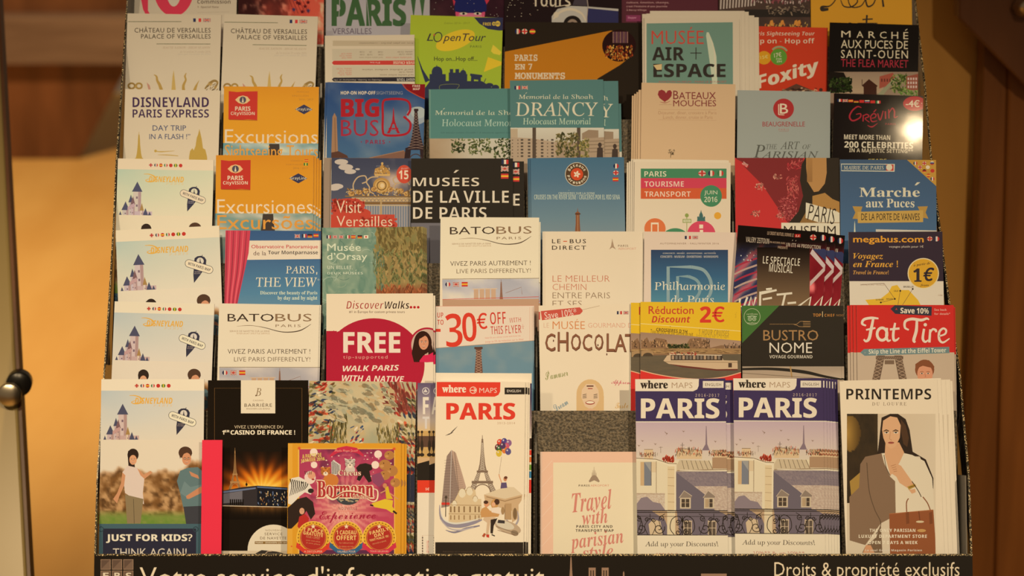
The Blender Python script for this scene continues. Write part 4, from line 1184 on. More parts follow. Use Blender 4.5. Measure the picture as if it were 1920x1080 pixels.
def batobus():
    V(180, 550, 3.6)
    P('cream_fold'); rect(815, 55, 1530, 500, 'EBDDBC'); line([(832, 498), (1508, 500)], 3, '5A4A38')
    P('sky_photo'); grid(832, 502, 1512, 1100, 34, 30, lambda u, v: _sky(u, v, 'A8B4C4', 'D8C8B4', 'E0D2BC', 3, 3, 12))
    flag('fr', 852, 520, 36, 32, True); flag('uk', 906, 520, 42, 32); flag('es', 966, 520, 42, 32)
    eiffel(1240, 505, 800, 130, '8A6A58'); [rect(1050 + k * 40, 572, 1082 + k * 40, 640, 'C4AC90') for k in range(4)]; line([(1040, 570), (1212, 568)], 6, 'D4BEA0'); line([(832, 640), (1512, 628)], 4, 'C8503C'); line([(1270, 600), (1380, 560), (1384, 610)], 2.5, '8A6A58'); rect(832, 642, 1512, 1100, 'B8A088')
    P('logo_lettering')
    T('BATO', 888, 138, 1200, 190, '3A2E24', 'r'); T('BUS', 1210, 138, 1456, 190, '8A765A', 'r')
    T('PARIS', 1212, 210, 1382, 228, '8A7A62', 'r', sp=1.3)
    curve([(950, 222), (1050, 218), (1140, 232), (1230, 256), (1300, 262), (1380, 250), (1452, 208)], [1, 2, 4, 5, 6, 7, 2], '4A3C30'); curve([(960, 221), (1040, 216), (1120, 226)], 1.5, 'A89878')
    T('SERVICE DE NAVETTES SUR LA SEINE', 902, 250, 1172, 261, 'A08C70', 'r'); T('RIVER BOAT SHUTTLE SERVICE', 950, 266, 1172, 276, 'B8A688', 'r')
    P('slogan_lettering'); T('VIVEZ PARIS AUTREMENT !', 888, 376, 1446, 408, '4E4234', 'r', off=-.006); T('LIVE PARIS DIFFERENTLY!', 932, 430, 1446, 460, '6A5C48', 'r', off=-.008)


b2 = sheet('boat_shuttle_leaflet', 'cream wave-logo leaflet directly above the black casino leaflet', 'leaflet', 2, (411, 569), (599, 572), n=10, th=1.5)
batobus()
behind(b2, 1.4, .2, 2.2, 'second cream boat shuttle leaflet, edge behind the one above the black casino leaflet', 'boat shuttle leaflets, second tier')

dw = sheet('walking_tour_leaflet', 'white leaflet with a dark red circle, FREE and a portrait of a smiling woman', 'leaflet', 2, (612, 551), (812, 550), n=16, th=1.5, mat=M_GLOSS, lift=4)
V(590, 540, 3.6)
P('red_logo_lettering'); T('Discover', 214, 86, 466, 140, 'A82C2C', 'x', off=-.018); T('Walks', 474, 88, 638, 140, '33201A', 'x', off=-.01)
for x in (650, 674, 699): ell(x, 130, 9, 9, 'C03030')
T('#1 in Europe for custom private tours', 232, 152, 608, 174, '5A3C2C', 'r')
P('red_circle'); ell(400, 520, 342, 316, 'B6283A', n=60); rect(60, 290, 150, 900, 'B6283A')
poly([(60, 320), (60, 300), (76, 316), (100, 288), (104, 312), (130, 284), (128, 315), (160, 290), (180, 400), (60, 400)], 'B6283A')
P('white_lettering'); T('FREE', 193, 298, 578, 437, 'EEDCC0', 'b', off=.012); T('tip-supported', 192, 454, 492, 484, 'D8A8A0', 'r', sp=1.2)
T('WALK PARIS', 190, 522, 570, 560, 'EEDCC8', 'x', rot=-1); T('WITH A NATIVE', 184, 592, 604, 632, 'EEDCC8', 'x', rot=1); T('PARISIAN', 184, 662, 480, 700, 'EEDCC8', 'x')
P('portrait_of_woman'); ell(758, 384, 118, 118, 'B6283A', n=40); ell(758, 384, 106, 106, 'C8B8A8', n=40)
rect(730, 440, 840, 500, 'C8B0A0'); ell(730, 370, 60, 80, '3A241C'); poly([(672, 350), (655, 440), (670, 500), (740, 500), (745, 400)], '3A241C'); poly([(780, 350), (800, 420), (808, 480), (770, 470), (760, 380)], '3A241C')
poly([(708, 490), (735, 455), (770, 450), (806, 430), (840, 470), (840, 500), (708, 500)], 'D83054'); face(736, 368, 66, 98, 'D89C7A', '3A241C'); poly([(700, 345), (716, 306), (752, 300), (776, 340), (745, 322), (715, 340)], '3A241C')
behind(dw, 2.0, -2.0, 2.2, 'second white and red walking tour leaflet, white edge behind the first', 'walking tour leaflets')

th_ = sheet('tower_discount_leaflet', 'leaflet with red -30€ OFF on a white flap over an iron tower and blue sky', 'leaflet', 2, (817, 574), (999, 573), n=8, th=1.5)
V(590, 540, 3.6)
P('tower_photo'); grid(818, 340, 1480, 1100, 34, 40, lambda u, v: _sky(u, v, '6E9CB8', '5C94B8', 'B4BCB8', 2.6, 2.2, 9)); 
poly([(1085, 400), (1128, 396), (1124, 440), (1140, 640), (1074, 640), (1090, 440)], '6E4E40'); rect(1078, 398, 1134, 412, '5A3C32')
for k in range(12): line([(1088, 420 + k * 18), (1128, 438 + k * 18)], 3, 'B09888'); line([(1126, 420 + k * 18), (1086, 438 + k * 18)], 3, 'B09888')
P('white_flap'); poly([(812, 122), (1482, 118), (1482, 354), (812, 406)], 'E9D6BA'); line([(812, 122), (1482, 118)], 4, 'D8705A'); line([(812, 406), (1482, 354)], 3, 'B8A088')
for x in (1452, 1466): line([(x, 130), (x, 354)], 2, 'D8A890')
P('red_lettering'); T('UP', 828, 166, 868, 200, 'C8503C', 'b', off=-.006); T('TO', 828, 214, 870, 248, 'C8503C', 'b', off=-.006); rect(814, 276, 850, 296, 'DC3C28')
T('3', 884, 172, 996, 398, 'DC3824', 'b', rot=-3, off=-.008); T('0', 996, 166, 1092, 362, 'DC3824', 'b', rot=-3, off=-.008); T('€', 1094, 168, 1164, 278, 'DC3824', 'r', off=.012, rot=-3)
T('OFF', 1184, 162, 1290, 244, 'D03C2C', 'b', off=-.012, rot=-3); T('WITH', 1314, 198, 1392, 234, 'C8584C', 'b', off=-.018, rot=-3); T('THIS FLYER*', 1188, 250, 1414, 308, 'C8483C', 'b', off=-.014, rot=-3)
T('Valid 5% on a dinner cruise with boat trip', 1148, 324, 1390, 338, 'D89080', 'r', rot=-4); T('jusqu au 5% de reduction sur le dîner', 1152, 348, 1412, 364, 'D89080', 'r', rot=-4)
behind(th_, 1.2, .2, 2.2, 'second leaflet with white discount flap, only its edge behind the first', 'tower discount leaflets')

sheet('chocolate_museum_leaflet', 'cream leaflet headed with dripping brown CHOCOLAT letters and a smiling upside-down face', 'leaflet', 2, (1010, 573), (1205, 570), n=7, th=1.5)
V(980, 550, 3.6)
P('red_price_tag'); poly([(92, 126), (118, 124), (118, 178), (94, 178)], 'C8584A'); poly([(122, 120), (385, 94), (404, 112), (404, 124), (386, 142), (130, 182)], 'CE5444'); P('lettering', sub=True); T('Save 10%*', 146, 112, 364, 162, 'F0D8C8', 'r', rot=-7); line([(400, 112), (520, 84)], 2, '9A8468')
P('orange_lettering'); flag('fr', 636, 120, 34, 22); flag('uk', 680, 120, 34, 22)
T('LE', 142, 200, 178, 232, 'D8B8A0', 'r', off=-.01); T('MUSÉE', 202, 174, 420, 242, 'D88A50', 'r', off=-.008); T('GOURMAND DU', 442, 200, 770, 232, 'D8A890', 'r', off=-.01)
P('brown_title'); 
for ch, x0_, x1_, y0_, y1_ in (('C', 152, 222, 272, 394), ('H', 236, 310, 262, 394), ('O', 326, 394, 274, 390), ('C', 404, 470, 276, 392), ('O', 484, 546, 276, 388), ('L', 566, 622, 272, 396), ('A', 618, 702, 278, 398), ('T', 690, 776, 276, 398)):
    T(ch, x0_, y0_, x1_, y1_, '66402A', 'r', off=.016); T(ch, x0_ + 2, y0_ - 2, x1_ - 5, y1_ - 6, '8A5A40', 'r', off=.002)
for x, y in ((208, 320), (508, 350), (568, 412)): ell(x, y, 4, 8, '5E2E1C')
P('green_word'); T("S'amuser", 148, 512, 304, 572, '8A9858', 'sc', rot=-12)
P('pink_word'); T('Apprendre', 598, 585, 780, 625, 'C85068', 'sc', rot=2)
P('blue_word'); T('Dream', 206, 728, 306, 776, '5A90B0', 'sc', rot=-32)
P('yellow_word'); T('Taste', 624, 738, 712, 776, 'D8A850', 'sc', rot=-3)
P('picture_of_woman'); ell(455, 680, 92, 100, 'DCBC84'); rect(363, 690, 548, 1000, 'DCBC84'); poly([(395, 700), (400, 650), (430, 612), (485, 612), (512, 655), (516, 720), (495, 760), (460, 785), (420, 762)], 'E6C8A0')
rect(432, 622, 478, 630, '5A2E24'); rect(440, 640, 472, 646, 'A83A30')
for x in (418, 492):
    for k in range(3): line([(x - 13, 686 + k * 10), (x + 13, 680 + k * 12)], 4, '3A2A24')
ell(455, 738, 32, 14, 'A85040'); ell(455, 736, 27, 8, 'F4E8D4'); poly([(420, 790), (455, 775), (510, 790), (500, 830), (420, 830)], 'DEB890')

rd = sheet('cruise_discount_leaflet', 'yellow-topped leaflet with Réduction 2€ over a photo of a river boat', 'leaflet', 2, (1201, 566), (1389, 567), n=14, th=1.5, lift=2)
V(980, 550, 3.6)
P('river_photo')
def river(u, v):
    b = mixc('9A8A7A', 'B0A08C', v * 3); w_ = mixc('5A5A4E', '6A6654', fbm(u * 12, v * 40, 6)); t = (v > .34)[:, None]
    return np.where(t, w_, b)
grid(790, 260, 1476, 600, 60, 44, river)
poly([(800, 330), (840, 296), (860, 340), (900, 300), (960, 310), (976, 350), (1010, 340), (1100, 352), (1130, 305), (1200, 300), (1260, 325), (1266, 368), (1340, 350), (1476, 356), (1476, 410), (800, 420)], '8A6E50')
dabs(800, 320, 985, 360, 60, ['C8A878', '6A5038', 'A8845C', '3A2C20'], 20, 8, (60, 120), 1); dabs(1130, 308, 1262, 380, 70, ['C0A480', '6A543C', '4A3A2C'], 16, 6, (60, 120), 2); dabs(1360, 335, 1470, 372, 40, ['6A5C50', 'A89680', '4A4038'], 18, 7, (80, 100), 3)
dabs(985, 345, 1125, 378, 60, ['3E4A2A', '5A6434', '2E3820'], 22, 12, (0, 180), 4); rect(800, 372, 1476, 408, 'A08458'); dabs(800, 374, 1476, 406, 60, ['B89C6A', '7A6040'], 40, 6, (-4, 4), 5)
poly([(800, 425), (800, 390), (840, 382), (880, 395), (884, 415)], 'A89068'); ell(845, 425, 34, 24, '4A4234', 180, 360)
poly([(950, 455), (975, 420), (1000, 415), (1340, 420), (1356, 452), (1450, 455), (1452, 510), (1310, 512), (1100, 490), (985, 476)], 'CDBB98'); poly([(985, 476), (1100, 490), (1310, 512), (1452, 510), (1450, 520), (1310, 522), (1080, 500)], '6A3028')
rect(1000, 416, 1348, 452, '3A302A')
for k in range(14): rect(1006 + k * 24, 420, 1022 + k * 24, 446, '7A7A74' if k % 3 else 'B0A288')
line([(990, 412), (1345, 418)], 6, 'D8C8A8'); dabs(990, 398, 1180, 414, 60, ['A83A2C', 'C84A34', '3A2A24', 'D8B890'], 14, 7, (0, 180), 6); line([(960, 462), (1450, 466)], 3, '8A785C'); rect(1388, 470, 1412, 500, '4A382C')
P('red_wave'); poly([(790, 520), (900, 548), (1050, 572), (1200, 580), (1350, 568), (1476, 535), (1476, 1200), (790, 1200)], 'D8302A'); curve([(790, 518), (900, 546), (1050, 570), (1200, 578), (1350, 566), (1476, 533)], 6, 'E8B890')
P('yellow_band'); poly([(785, 40), (1490, 40), (1480, 322), (1100, 285), (785, 262)], 'E8BC22'); line([(790, 204), (1480, 256)], 4, 'F0DC90')
P('red_lettering'); T('Réduction', 850, 86, 1154, 140, 'C8402A', 'r', off=.010); T('Discount', 870, 150, 1132, 198, 'C8402A', 'x', rot=0); T('2', 1196, 88, 1272, 198, 'DC3824', 'b', off=.01); T('€', 1278, 88, 1362, 196, 'DC3824', 'r', off=.02)
P('small_lettering'); T("CROISIÈRES D'1H", 902, 222, 1112, 262, '5A4018', 'b', rot=4); T('Tous les jours, de jour comme de nuit', 862, 252, 1150, 286, '6A5020', 'r', rot=4); T('1 HOUR CRUISES', 1188, 246, 1394, 284, 'A88A30', 'x', rot=3, off=-.01); T('Every day, by day or by night', 1172, 280, 1392, 302, 'B09430', 'r', rot=3); T('** voir dos', 1420, 140, 1460, 152, 'C09A20', 'r', rot=90)
behind(rd, -9.2, -.6, 3, 'second yellow-topped cruise leaflet, a sliver showing beside the chocolate leaflet', 'cruise discount leaflets')

bt_ = sheet('gourmet_bus_leaflet', 'black leaflet with green corner, fork emblem and thin gold and white capitals', 'leaflet', 2, (1391, 573), (1576, 573), n=9, th=1.5)
V(1360, 550, 3.43)
P('black_field'); rect(100, 60, 800, 470, '211E19')
P('green_corner'); poly([(100, 70), (348, 78), (108, 320), (100, 320)], '3E7A38'); arc(172, 150, 52, 52, 0, 360, 2.5, 'C8D0A8', 26); T('certificate', 136, 128, 208, 138, 'C8D0A8', 'r'); 
for x in (158, 186): arc(x, 165, 11, 11, 0, 360, 3, 'D0D8B0', 16); ell(x, 165, 4, 4, 'D0D8B0', n=8)
line([(142, 150), (172, 146), (202, 150)], 4, 'D0D8B0'); T('excellence', 140, 184, 206, 196, 'C8D0A8', 'r')
P('fork_emblem'); 
for k in range(20): ell(288 + k * 8, 198, 3, 2.5, '9A7A4C', n=8)
curve([(440, 200), (460, 197), (480, 182), (500, 180), (546, 181)], 3, 'A88858'); curve([(440, 200), (462, 206), (480, 214), (546, 215)], 3, 'A88858')
for k in range(4): line([(500, 183 + k * 10), (548, 183 + k * 10)], 3, 'A88858')
P('gold_lettering'); T('BUSTRO', 244, 236, 598, 304, 'A88454', 'r', off=.002); T('TOP', 564, 130, 616, 150, 'C88438', 'b'); T('CHEF', 638, 132, 702, 150, 'C88438', 'b', sp=1.2); line([(625, 116), (625, 152)], 4, 'E0C890'); T('NO', 714, 134, 744, 148, '8A6438', 'b')
P('white_lettering'); T('NOME', 284, 316, 558, 384, 'E8DCC0', 'r', off=-.004); T('VOYAGE GOURMAND', 284, 397, 560, 418, 'DCD0B4', 'b', off=-.008)
P('windscreen_photo'); grid(100, 470, 800, 800, 30, 20, lambda u, v: _sky(u, v, 'A8A69A', 'D8C8A8', 'C8BFA8', 1.5, 3, 4)); curve([(100, 488), (300, 486), (500, 505), (640, 535), (790, 560)], [14, 18, 22, 16, 8], '1C1A18'); line([(418, 470), (428, 540)], 9, 'B09058'); line([(100, 512), (440, 536), (760, 558)], 3, '6A6454')
behind(bt_, 3.2, .1, 2.2, 'second black gourmet bus leaflet, edge behind the first', 'gourmet bus leaflets')

ft = sheet('bike_tour_leaflet', 'bright red leaflet with rounded cream script lettering, tower legs and a young man', 'leaflet', 2, (1606, 572), (1788, 572), n=18, th=1.2, lift=3)
V(1360, 550, 3.43)
P('red_field'); rect(770, 40, 1500, 380, 'D62420'); 
P('script_title')
c_ = 'F0DCC0'
curve([(905, 208), (880, 195), (892, 168), (940, 158), (985, 162)], [10, 15, 17, 17, 10], c_); curve([(952, 160), (938, 230), (925, 290), (905, 308), (890, 296)], [14, 20, 20, 15, 10], c_); curve([(905, 235), (940, 228), (965, 222)], [10, 14, 10], c_)
arc(1008, 262, 32, 40, 0, 360, 18, c_, 20); curve([(1040, 222), (1036, 275), (1046, 305), (1064, 300)], [14, 18, 14, 8], c_); curve([(1092, 190), (1080, 260), (1084, 300), (1102, 300), (1118, 285)], [13, 17, 17, 13, 7], c_); line([(1058, 232), (1120, 226)], 14, c_)
curve([(1180, 235), (1155, 220), (1158, 180), (1200, 165), (1260, 172), (1295, 162), (1310, 170)], [10, 14, 17, 18, 18, 14, 8], c_); curve([(1232, 172), (1228, 240), (1212, 300), (1222, 315)], [15, 20, 20, 12], c_)
curve([(1278, 228), (1270, 290), (1285, 312), (1305, 300)], [14, 17, 14, 8], c_); ell(1286, 202, 11, 11, c_)
curve([(1318, 232), (1312, 316)], [14, 16], c_); curve([(1314, 262), (1332, 232), (1352, 236), (1356, 250)], [8, 13, 15, 12], c_); curve([(1374, 276), (1412, 262), (1420, 238), (1400, 226), (1376, 250), (1376, 296), (1400, 316), (1442, 290)], [9, 12, 13, 13, 15, 16, 13, 7], c_)
P('navy_tag'); poly([(1062, 100), (1090, 76), (1328, 86), (1326, 144), (1092, 132)], '26304A'); star(1100, 102, 9, 'C83030', 3); P('lettering', sub=True); T('Save 10%', 1126, 94, 1308, 130, 'F0E0C8', 'b', rot=1, off=.01); T('See back', 1344, 98, 1424, 112, 'F0C8B0', 'r'); T('for details*', 1344, 124, 1446, 138, 'F0C8B0', 'r')
P('tower_photo'); rect(770, 380, 1500, 900, 'C8BCA4')
for sg in (-1, 1):
    cx = 1056; poly([(cx + sg * 30, 400), (cx + sg * 78, 400), (cx + sg * 112, 558), (cx + sg * 150, 700), (cx + sg * 90, 700), (cx + sg * 62, 558)], '6A5C4E')
    for k in range(9): line([(cx + sg * (34 + k * 5), 405 + k * 22), (cx + sg * (84 + k * 5), 425 + k * 22)], 3, 'B8AC98'); line([(cx + sg * (80 + k * 5), 405 + k * 22), (cx + sg * (38 + k * 5), 427 + k * 22)], 3, 'B8AC98')
rect(968, 404, 1144, 424, '6A5C4E'); rect(1025, 430, 1086, 456, '7A6C5C')
for k in range(14): line([(970 + k * 12, 408), (980 + k * 12, 422)], 2, 'B8AC98')
P('portrait_of_man'); ell(1282, 490, 62, 64, '8A4E2C'); face(1284, 520, 100, 130, 'DCA07C', '8A4E2C'); poly([(1222, 505), (1222, 455), (1260, 430), (1310, 430), (1344, 470), (1338, 505), (1322, 478), (1270, 466), (1236, 480)], '8A4E2C')
P('blue_banner'); poly([(868, 380), (892, 358), (1440, 344), (1442, 384), (896, 402)], '6E96A2'); star(898, 382, 8, '8AA8B0', 3, .5, 0); P('lettering', sub=True); T('Skip the Line at the Eiffel Tower', 922, 354, 1420, 394, 'E8E0CC', 'b', rot=-1.2)
for i, (dx, dy) in enumerate(((-3.0, 0), (-5.6, .3), (-8.2, -.2), (3.2, -1.6))):
    behind(ft, dx, dy, 1.9 * (i + 1), ['second', 'third', 'fourth', 'last'][i] + (' bright red bike tour leaflet, edge at the stack side towards the black leaflet' if i < 3 else ' bright red bike tour leaflet, edge at the outer side of the rack'), 'red bike tour leaflets')

# ================================================================ third tier
sheet('theme_park_leaflet', 'pale blue castle leaflet in the third tier, tilted slightly beside the pink curtain leaflet', 'leaflet', 3, (217, 432), (411, 423), n=10, th=2, ref=REFD)
theme_park()
sheet('viewpoint_leaflet', 'blue leaflet with a pink curtain and the words PARIS, THE VIEW', 'leaflet', 3, (423, 432), (602, 433), n=10, th=1.5)
V(180, 280, 3.6)
P('blue_field'); grad(860, 540, 1540, 1400, [(0, '2E5E9C'), (.2, '3A6CA4'), (.5, '4E8CB8'), (1, '8AB0BC')])
P('white_band'); poly([(1030, 616), (1540, 614), (1540, 740), (1018, 746)], 'EAD8B8')
P('pink_curtain'); poly([(860, 545), (1042, 545), (1030, 700), (990, 880), (955, 1040), (940, 1400), (860, 1400)], 'CE3E54')
for k in range(7): curve([(885 + k * 22, 550), (880 + k * 19, 800), (872 + k * 13, 1040), (870 + k * 9, 1400)], [5, 8, 6, 6], 'E46A74' if k % 2 else '9C2E40')
P('red_lettering'); T('Observatoire Panoramique', 1048, 644, 1498, 676, 'C83A44', 'r', off=.008); T('de la', 1062, 686, 1148, 716, '6A5A5A', 'r'); T('Tour Montparnasse', 1162, 684, 1498, 716, '2E2A34', 'b', off=-.004)
P('white_lettering'); T('PARIS,', 1282, 788, 1494, 846, 'E8DCC8', 's', off=-.022); T('THE VIEW', 1080, 866, 1492, 928, 'E8DCC8', 's', off=-.022); arc(1502, 880, 5, 5, 0, 360, 1.5, 'D8D4C4')
T('Discover the beauty of Paris', 1108, 956, 1494, 986, 'D8DCD0', 's'); T('by day and by night', 1226, 990, 1494, 1022, 'D8DCD0', 's'); 
flag('uk', 1342, 574, 34, 24); flag('fr', 1390, 572, 32, 24); flag('de', 1428, 572, 32, 24); flag('es', 1468, 570, 34, 24)

om = sheet('art_museum_leaflet', 'teal leaflet with swirling brushwork and a rough greenish-ochre painted area', 'leaflet', 3, (604, 427), (794, 425), n=17, th=2, lift=3)
V(590, 280, 3.6)
P('painted_background')
def swirl(u, v):
    a = fbm(u * 4, v * 4, 3) * 8; s = vnoise(u * 26 + np.cos(a) * 3, v * 10 + np.sin(a) * 5, 6); return mixc(mixc('5E8E84', '8CB0A0', s), 'A4C0AC', np.clip((vnoise(u * 18 + a, v * 9, 9) - .6) * 1.5, 0, 1))
grid(40, 515, 800, 1300, 84, 80, swirl)
R = random.Random(9)
for k in range(70):
    x = R.uniform(50, 400); y = R.uniform(560, 1280); r = R.uniform(18, 60); a = R.uniform(0, 360); arc(x, y, r, r * .8, a, a + R.uniform(60, 150), [1] + [3] * 6 + [1, 1], R.choice(['A8C4B0', '4E7E78', '94B4A0', '6A988C']), 8)
P('painted_ochre_area')
def ochre(u, v):
    s = vnoise(u * 30 + v * 10, v * 9 - u * 6, 5); b = mixc(mixc('8A7E4A', 'A08A54', s), '6E7C4C', np.clip((fbm(u * 3, v * 3, 8) - .45) * 3, 0, 1)); t = np.clip((v - .82) * 8, 0, 1)[:, None]
    return b * (1 - t) + hx('8A4E2C') * t
grid(415, 515, 800, 985, 60, 60, ochre); rect(415, 980, 800, 1300, '8A4E2C')
dabs(410, 520, 790, 720, 230, ['8E8048', '9C8A52', '8A7E48', 'A08E54'], 60, 16, (50, 120), 4); dabs(410, 690, 790, 910, 220, ['74804C', '948452', 'A8965E', '7E8656', '667448'], 46, 15, (50, 130), 5); dabs(440, 920, 790, 1000, 110, ['A0522C', '7E4428', 'B86A3C'], 44, 8, (60, 120), 6); dabs(395, 640, 470, 940, 60, ['5E7A58', '8A8A54', '6A8C7A'], 40, 9, (70, 110), 7)
P('white_lettering'); T('Musée', 84, 636, 312, 686, 'D8DCC0', 'r', off=.006); T("d'Orsay", 84, 700, 354, 760, 'D8DCC0', 'r', off=.006) if False else T('d\u2019Orsay', 84, 698, 354, 762, 'D8DCC0', 'r', off=.006)
T('UN BILLET,', 86, 786, 256, 812, 'D4D8BC', 'b', off=-.012); T('DEUX MUSÉES', 86, 814, 326, 844, 'D4D8BC', 'b', off=-.012)
P('flag_row')
for k, (c_, x) in enumerate(zip(('fr', 'uk', 'uk', 'it', 'es', 'de', 'jp'), (80, 122, 164, 208, 246, 290, 332))): flag(c_, x, 580, 30, 22)
behind(om, 1.6, -.4, 2.4, 'second teal art museum leaflet, edge behind the first', 'teal art museum leaflets'); behind(om, 3.0, -.9, 4.6, 'third teal art museum leaflet, last of that stack', 'teal art museum leaflets')

b3 = sheet('boat_shuttle_leaflet', 'cream wave-logo leaflet standing tall above the red discount flap leaflet', 'leaflet', 3, (826, 407), (1011, 408), n=17, th=1.5, lift=6, ref=((409, 569), (599, 572)))
batobus()
behind(b3, 1.4, -4.2, 2.4, 'second cream boat shuttle leaflet, edge behind the tall one in the third tier', 'boat shuttle leaflets, third tier')

sheet('airport_bus_leaflet', 'cream leaflet with thin copper capitals and black LE BUS DIRECT', 'leaflet', 3, (1017, 434), (1206, 434), n=8, th=1.5)
V(980, 280, 3.6)
P('black_logo'); T('LE', 198, 606, 256, 634, '352A20', 'r', off=.012, sp=1.3); rect(274, 618, 300, 624, 'D0562C'); T('BUS', 318, 606, 428, 634, '352A20', 'r', off=.012, sp=1.3); T('DIRECT', 198, 650, 428, 678, '352A20', 'r', off=.012, sp=1.3)
P('airport_emblem'); poly([(584, 676), (596, 654), (602, 620), (604, 600), (608, 620), (616, 654), (630, 676), (606, 662)], 'A89C88'); T('PARIS', 644, 644, 712, 658, '7A6A58', 'b', off=-.01, sp=1.1); T('AÉROPORT', 644, 660, 766, 678, 'D0A08A', 'r')
P('thin_lettering'); T('LE MEILLEUR', 202, 852, 588, 894, 'C4785C', 'r', off=-.014); T('CHEMIN', 202, 908, 430, 950, 'C4785C', 'r', off=-.014); T('ENTRE PARIS', 202, 966, 590, 1006, '84725C', 'r', off=-.014); T('ET SES', 202, 1022, 400, 1062, '84725C', 'r', off=-.014); T('AÉROPORTS', 202, 1072, 560, 1120, '84725C', 'r', off=-.014)
line([(150, 560), (150, 1300)], 2, 'D0BC98')

sheet('concert_hall_leaflet', 'pale leaflet with a blue square and a large overlapping letter P outline', 'leaflet', 3, (1208, 434), (1381, 436), n=12, th=1.5, paper='E2CBAE')
V(980, 280, 3.6)
P('blue_square'); grad(866, 678, 1386, 1400, [(0, '20406E'), (.25, '2E6898'), (.5, '4E94B4'), (1, '7AB0B8')])
P('letter_outline')
for c_, w_, q in (('86B0C0', 22, ((982, 1400), (982, 794), (1140, 794), (1220, 815), (1266, 880), (1272, 950), (1250, 1000), (1200, 1040), (1140, 1100))), ('7CAABC', 20, ((1046, 1400), (1046, 858), (1120, 858), (1170, 880), (1196, 920), (1190, 975), (1150, 1020), (1110, 1040)))):
    line(q[:3], w_, c_); curve(q[2:], w_, c_)
P('white_lettering'); T('Philharmonie', 890, 892, 1366, 950, 'E0D8C4', 's', off=-.02); T('de Paris', 1000, 985, 1290, 1040, 'E0D8C4', 's', off=-.02)
T('CONCERTS - MUSÉE - EXPOSITIONS - ACTIVITÉS', 946, 690, 1304, 706, 'B8BCB4', 'b'); T('CONCERTS - MUSEUM - EXHIBITIONS - WORKSHOPS', 930, 717, 1320, 732, 'B8BCB4', 'b')
P('season_lettering'); T('AUTOMNE/HIVER - FALL/WINTER 2016', 926, 630, 1324, 642, '8A7464', 'r', sp=1.1); flag('fr', 1094, 584, 42, 22); flag('uk', 1146, 584, 38, 22)

mu = sheet('musical_leaflet', 'leaflet for a musical, draped flags either side of a bronze panel', 'leaflet', 3, (1384, 422), (1552, 436), n=19, th=1.2, mat=M_GLOSS, lift=5)
V(1360, 280, 3.43)
P('flag_photo')
def flagsfn(u, v):
    L_ = u < .5; s = np.sin(v * 34 + u * 26 + fbm(u * 4, v * 4, 2) * 6); a = mixc('343A62', 'A8A0A4', np.clip(s * .5 + .2, 0, 1)); a = a + (s > .75)[:, None] * np.array((50, -30, -30)); b = mixc('96222A', 'C83A3E', fbm(u * 9, v * 7, 6) + .25 * np.sin(v * 17 + u * 22)); b = b * .8 + np.clip(vnoise(u * 10, v * 10, 9) - .72, 0, 1)[:, None] * 3 * hx('E0B8A8')
    c = np.where(L_[:, None], a, b); t = np.clip((.22 - v) * 9, 0, 1)[:, None]; return c * (1 - t) + hx('1C1714') * t
grid(40, 480, 690, 1500, 64, 90, flagsfn)
for k in range(7): curve([(58, 760 + k * 44), (120, 730 + k * 44), (204, 700 + k * 44)], [10, 12, 12], 'B8A8A0' if k % 2 else 'A83848')
dabs(70, 640, 200, 720, 20, ['C8C8CC', '2A2E50'], 9, 8, (0, 180), 3); poly([(560, 640), (690, 800), (690, 830), (545, 670)], 'D0C0B8'); poly([(545, 850), (690, 700), (690, 730), (545, 880)], 'C8B8B0'); poly([(560, 640), (640, 640), (690, 700), (690, 760)], '3A4470')
P('bronze_panel'); grad(204, 630, 542, 1500, [(0, '1C1612'), (.12, '3E342A'), (.3, '6A5A44'), (.5, '8A7454'), (1, '7A6646')])
P('white_lettering'); T('LE SPECTACLE', 242, 694, 480, 742, 'E4D8C0', 'b', off=-.012, rot=4); T('MUSICAL', 282, 742, 434, 792, 'E4D8C0', 'b', off=-.012, rot=4)
T('VALERY ZEITOUN', 132, 568, 282, 602, 'C8BCA4', 'b', rot=5, off=-.01); T('EN ACCORD AVEC', 286, 594, 386, 606, 'A89C88', 'b', rot=5); T('UN ÉTÉ 44 PRODUCTION', 392, 588, 614, 634, 'C8BCA4', 'b', rot=5, off=-.01); T('PRESENTE', 338, 624, 400, 640, 'A89C88', 'b', rot=4); T('LE CREDIT MUTUEL DONNE LE', 270, 534, 440, 556, 'A89C88', 'b', rot=5); rect(446, 545, 484, 566, 'B82820'); T('LA', 452, 549, 476, 563, 'E8D8C8', 'bi')
P('brush_title')
B_ = 'E4D8C4'
for pts in (((95, 960), (88, 1010), (120, 1010), (142, 950)), ((150, 1010), (165, 950), (180, 1010), (196, 950)), ((232, 920), (290, 912)), ((225, 915), (222, 1050)), ((222, 930), (330, 905)), ((240, 965), (300, 955)), ((330, 935), (430, 925)), ((385, 930), (355, 1060)), ((400, 990), (455, 985)), ((470, 1010), (550, 950), (530, 1060)), ((560, 1020), (625, 945), (600, 1060)), ((262, 900), (300, 896))):
    line(pts, 13, B_)
P('flag_row'); flag('uk', 545, 548, 40, 36, True); flag('fr', 610, 550, 36, 38, True)
for i, dx in enumerate((9.0, 18.0)):
    behind(mu, dx, -1.2 * (i + 1), 3.0 * (i + 1), ORD[i] + ' flag-draped musical leaflet of the fan, red strip beside the front one', 'fanned musical leaflets')

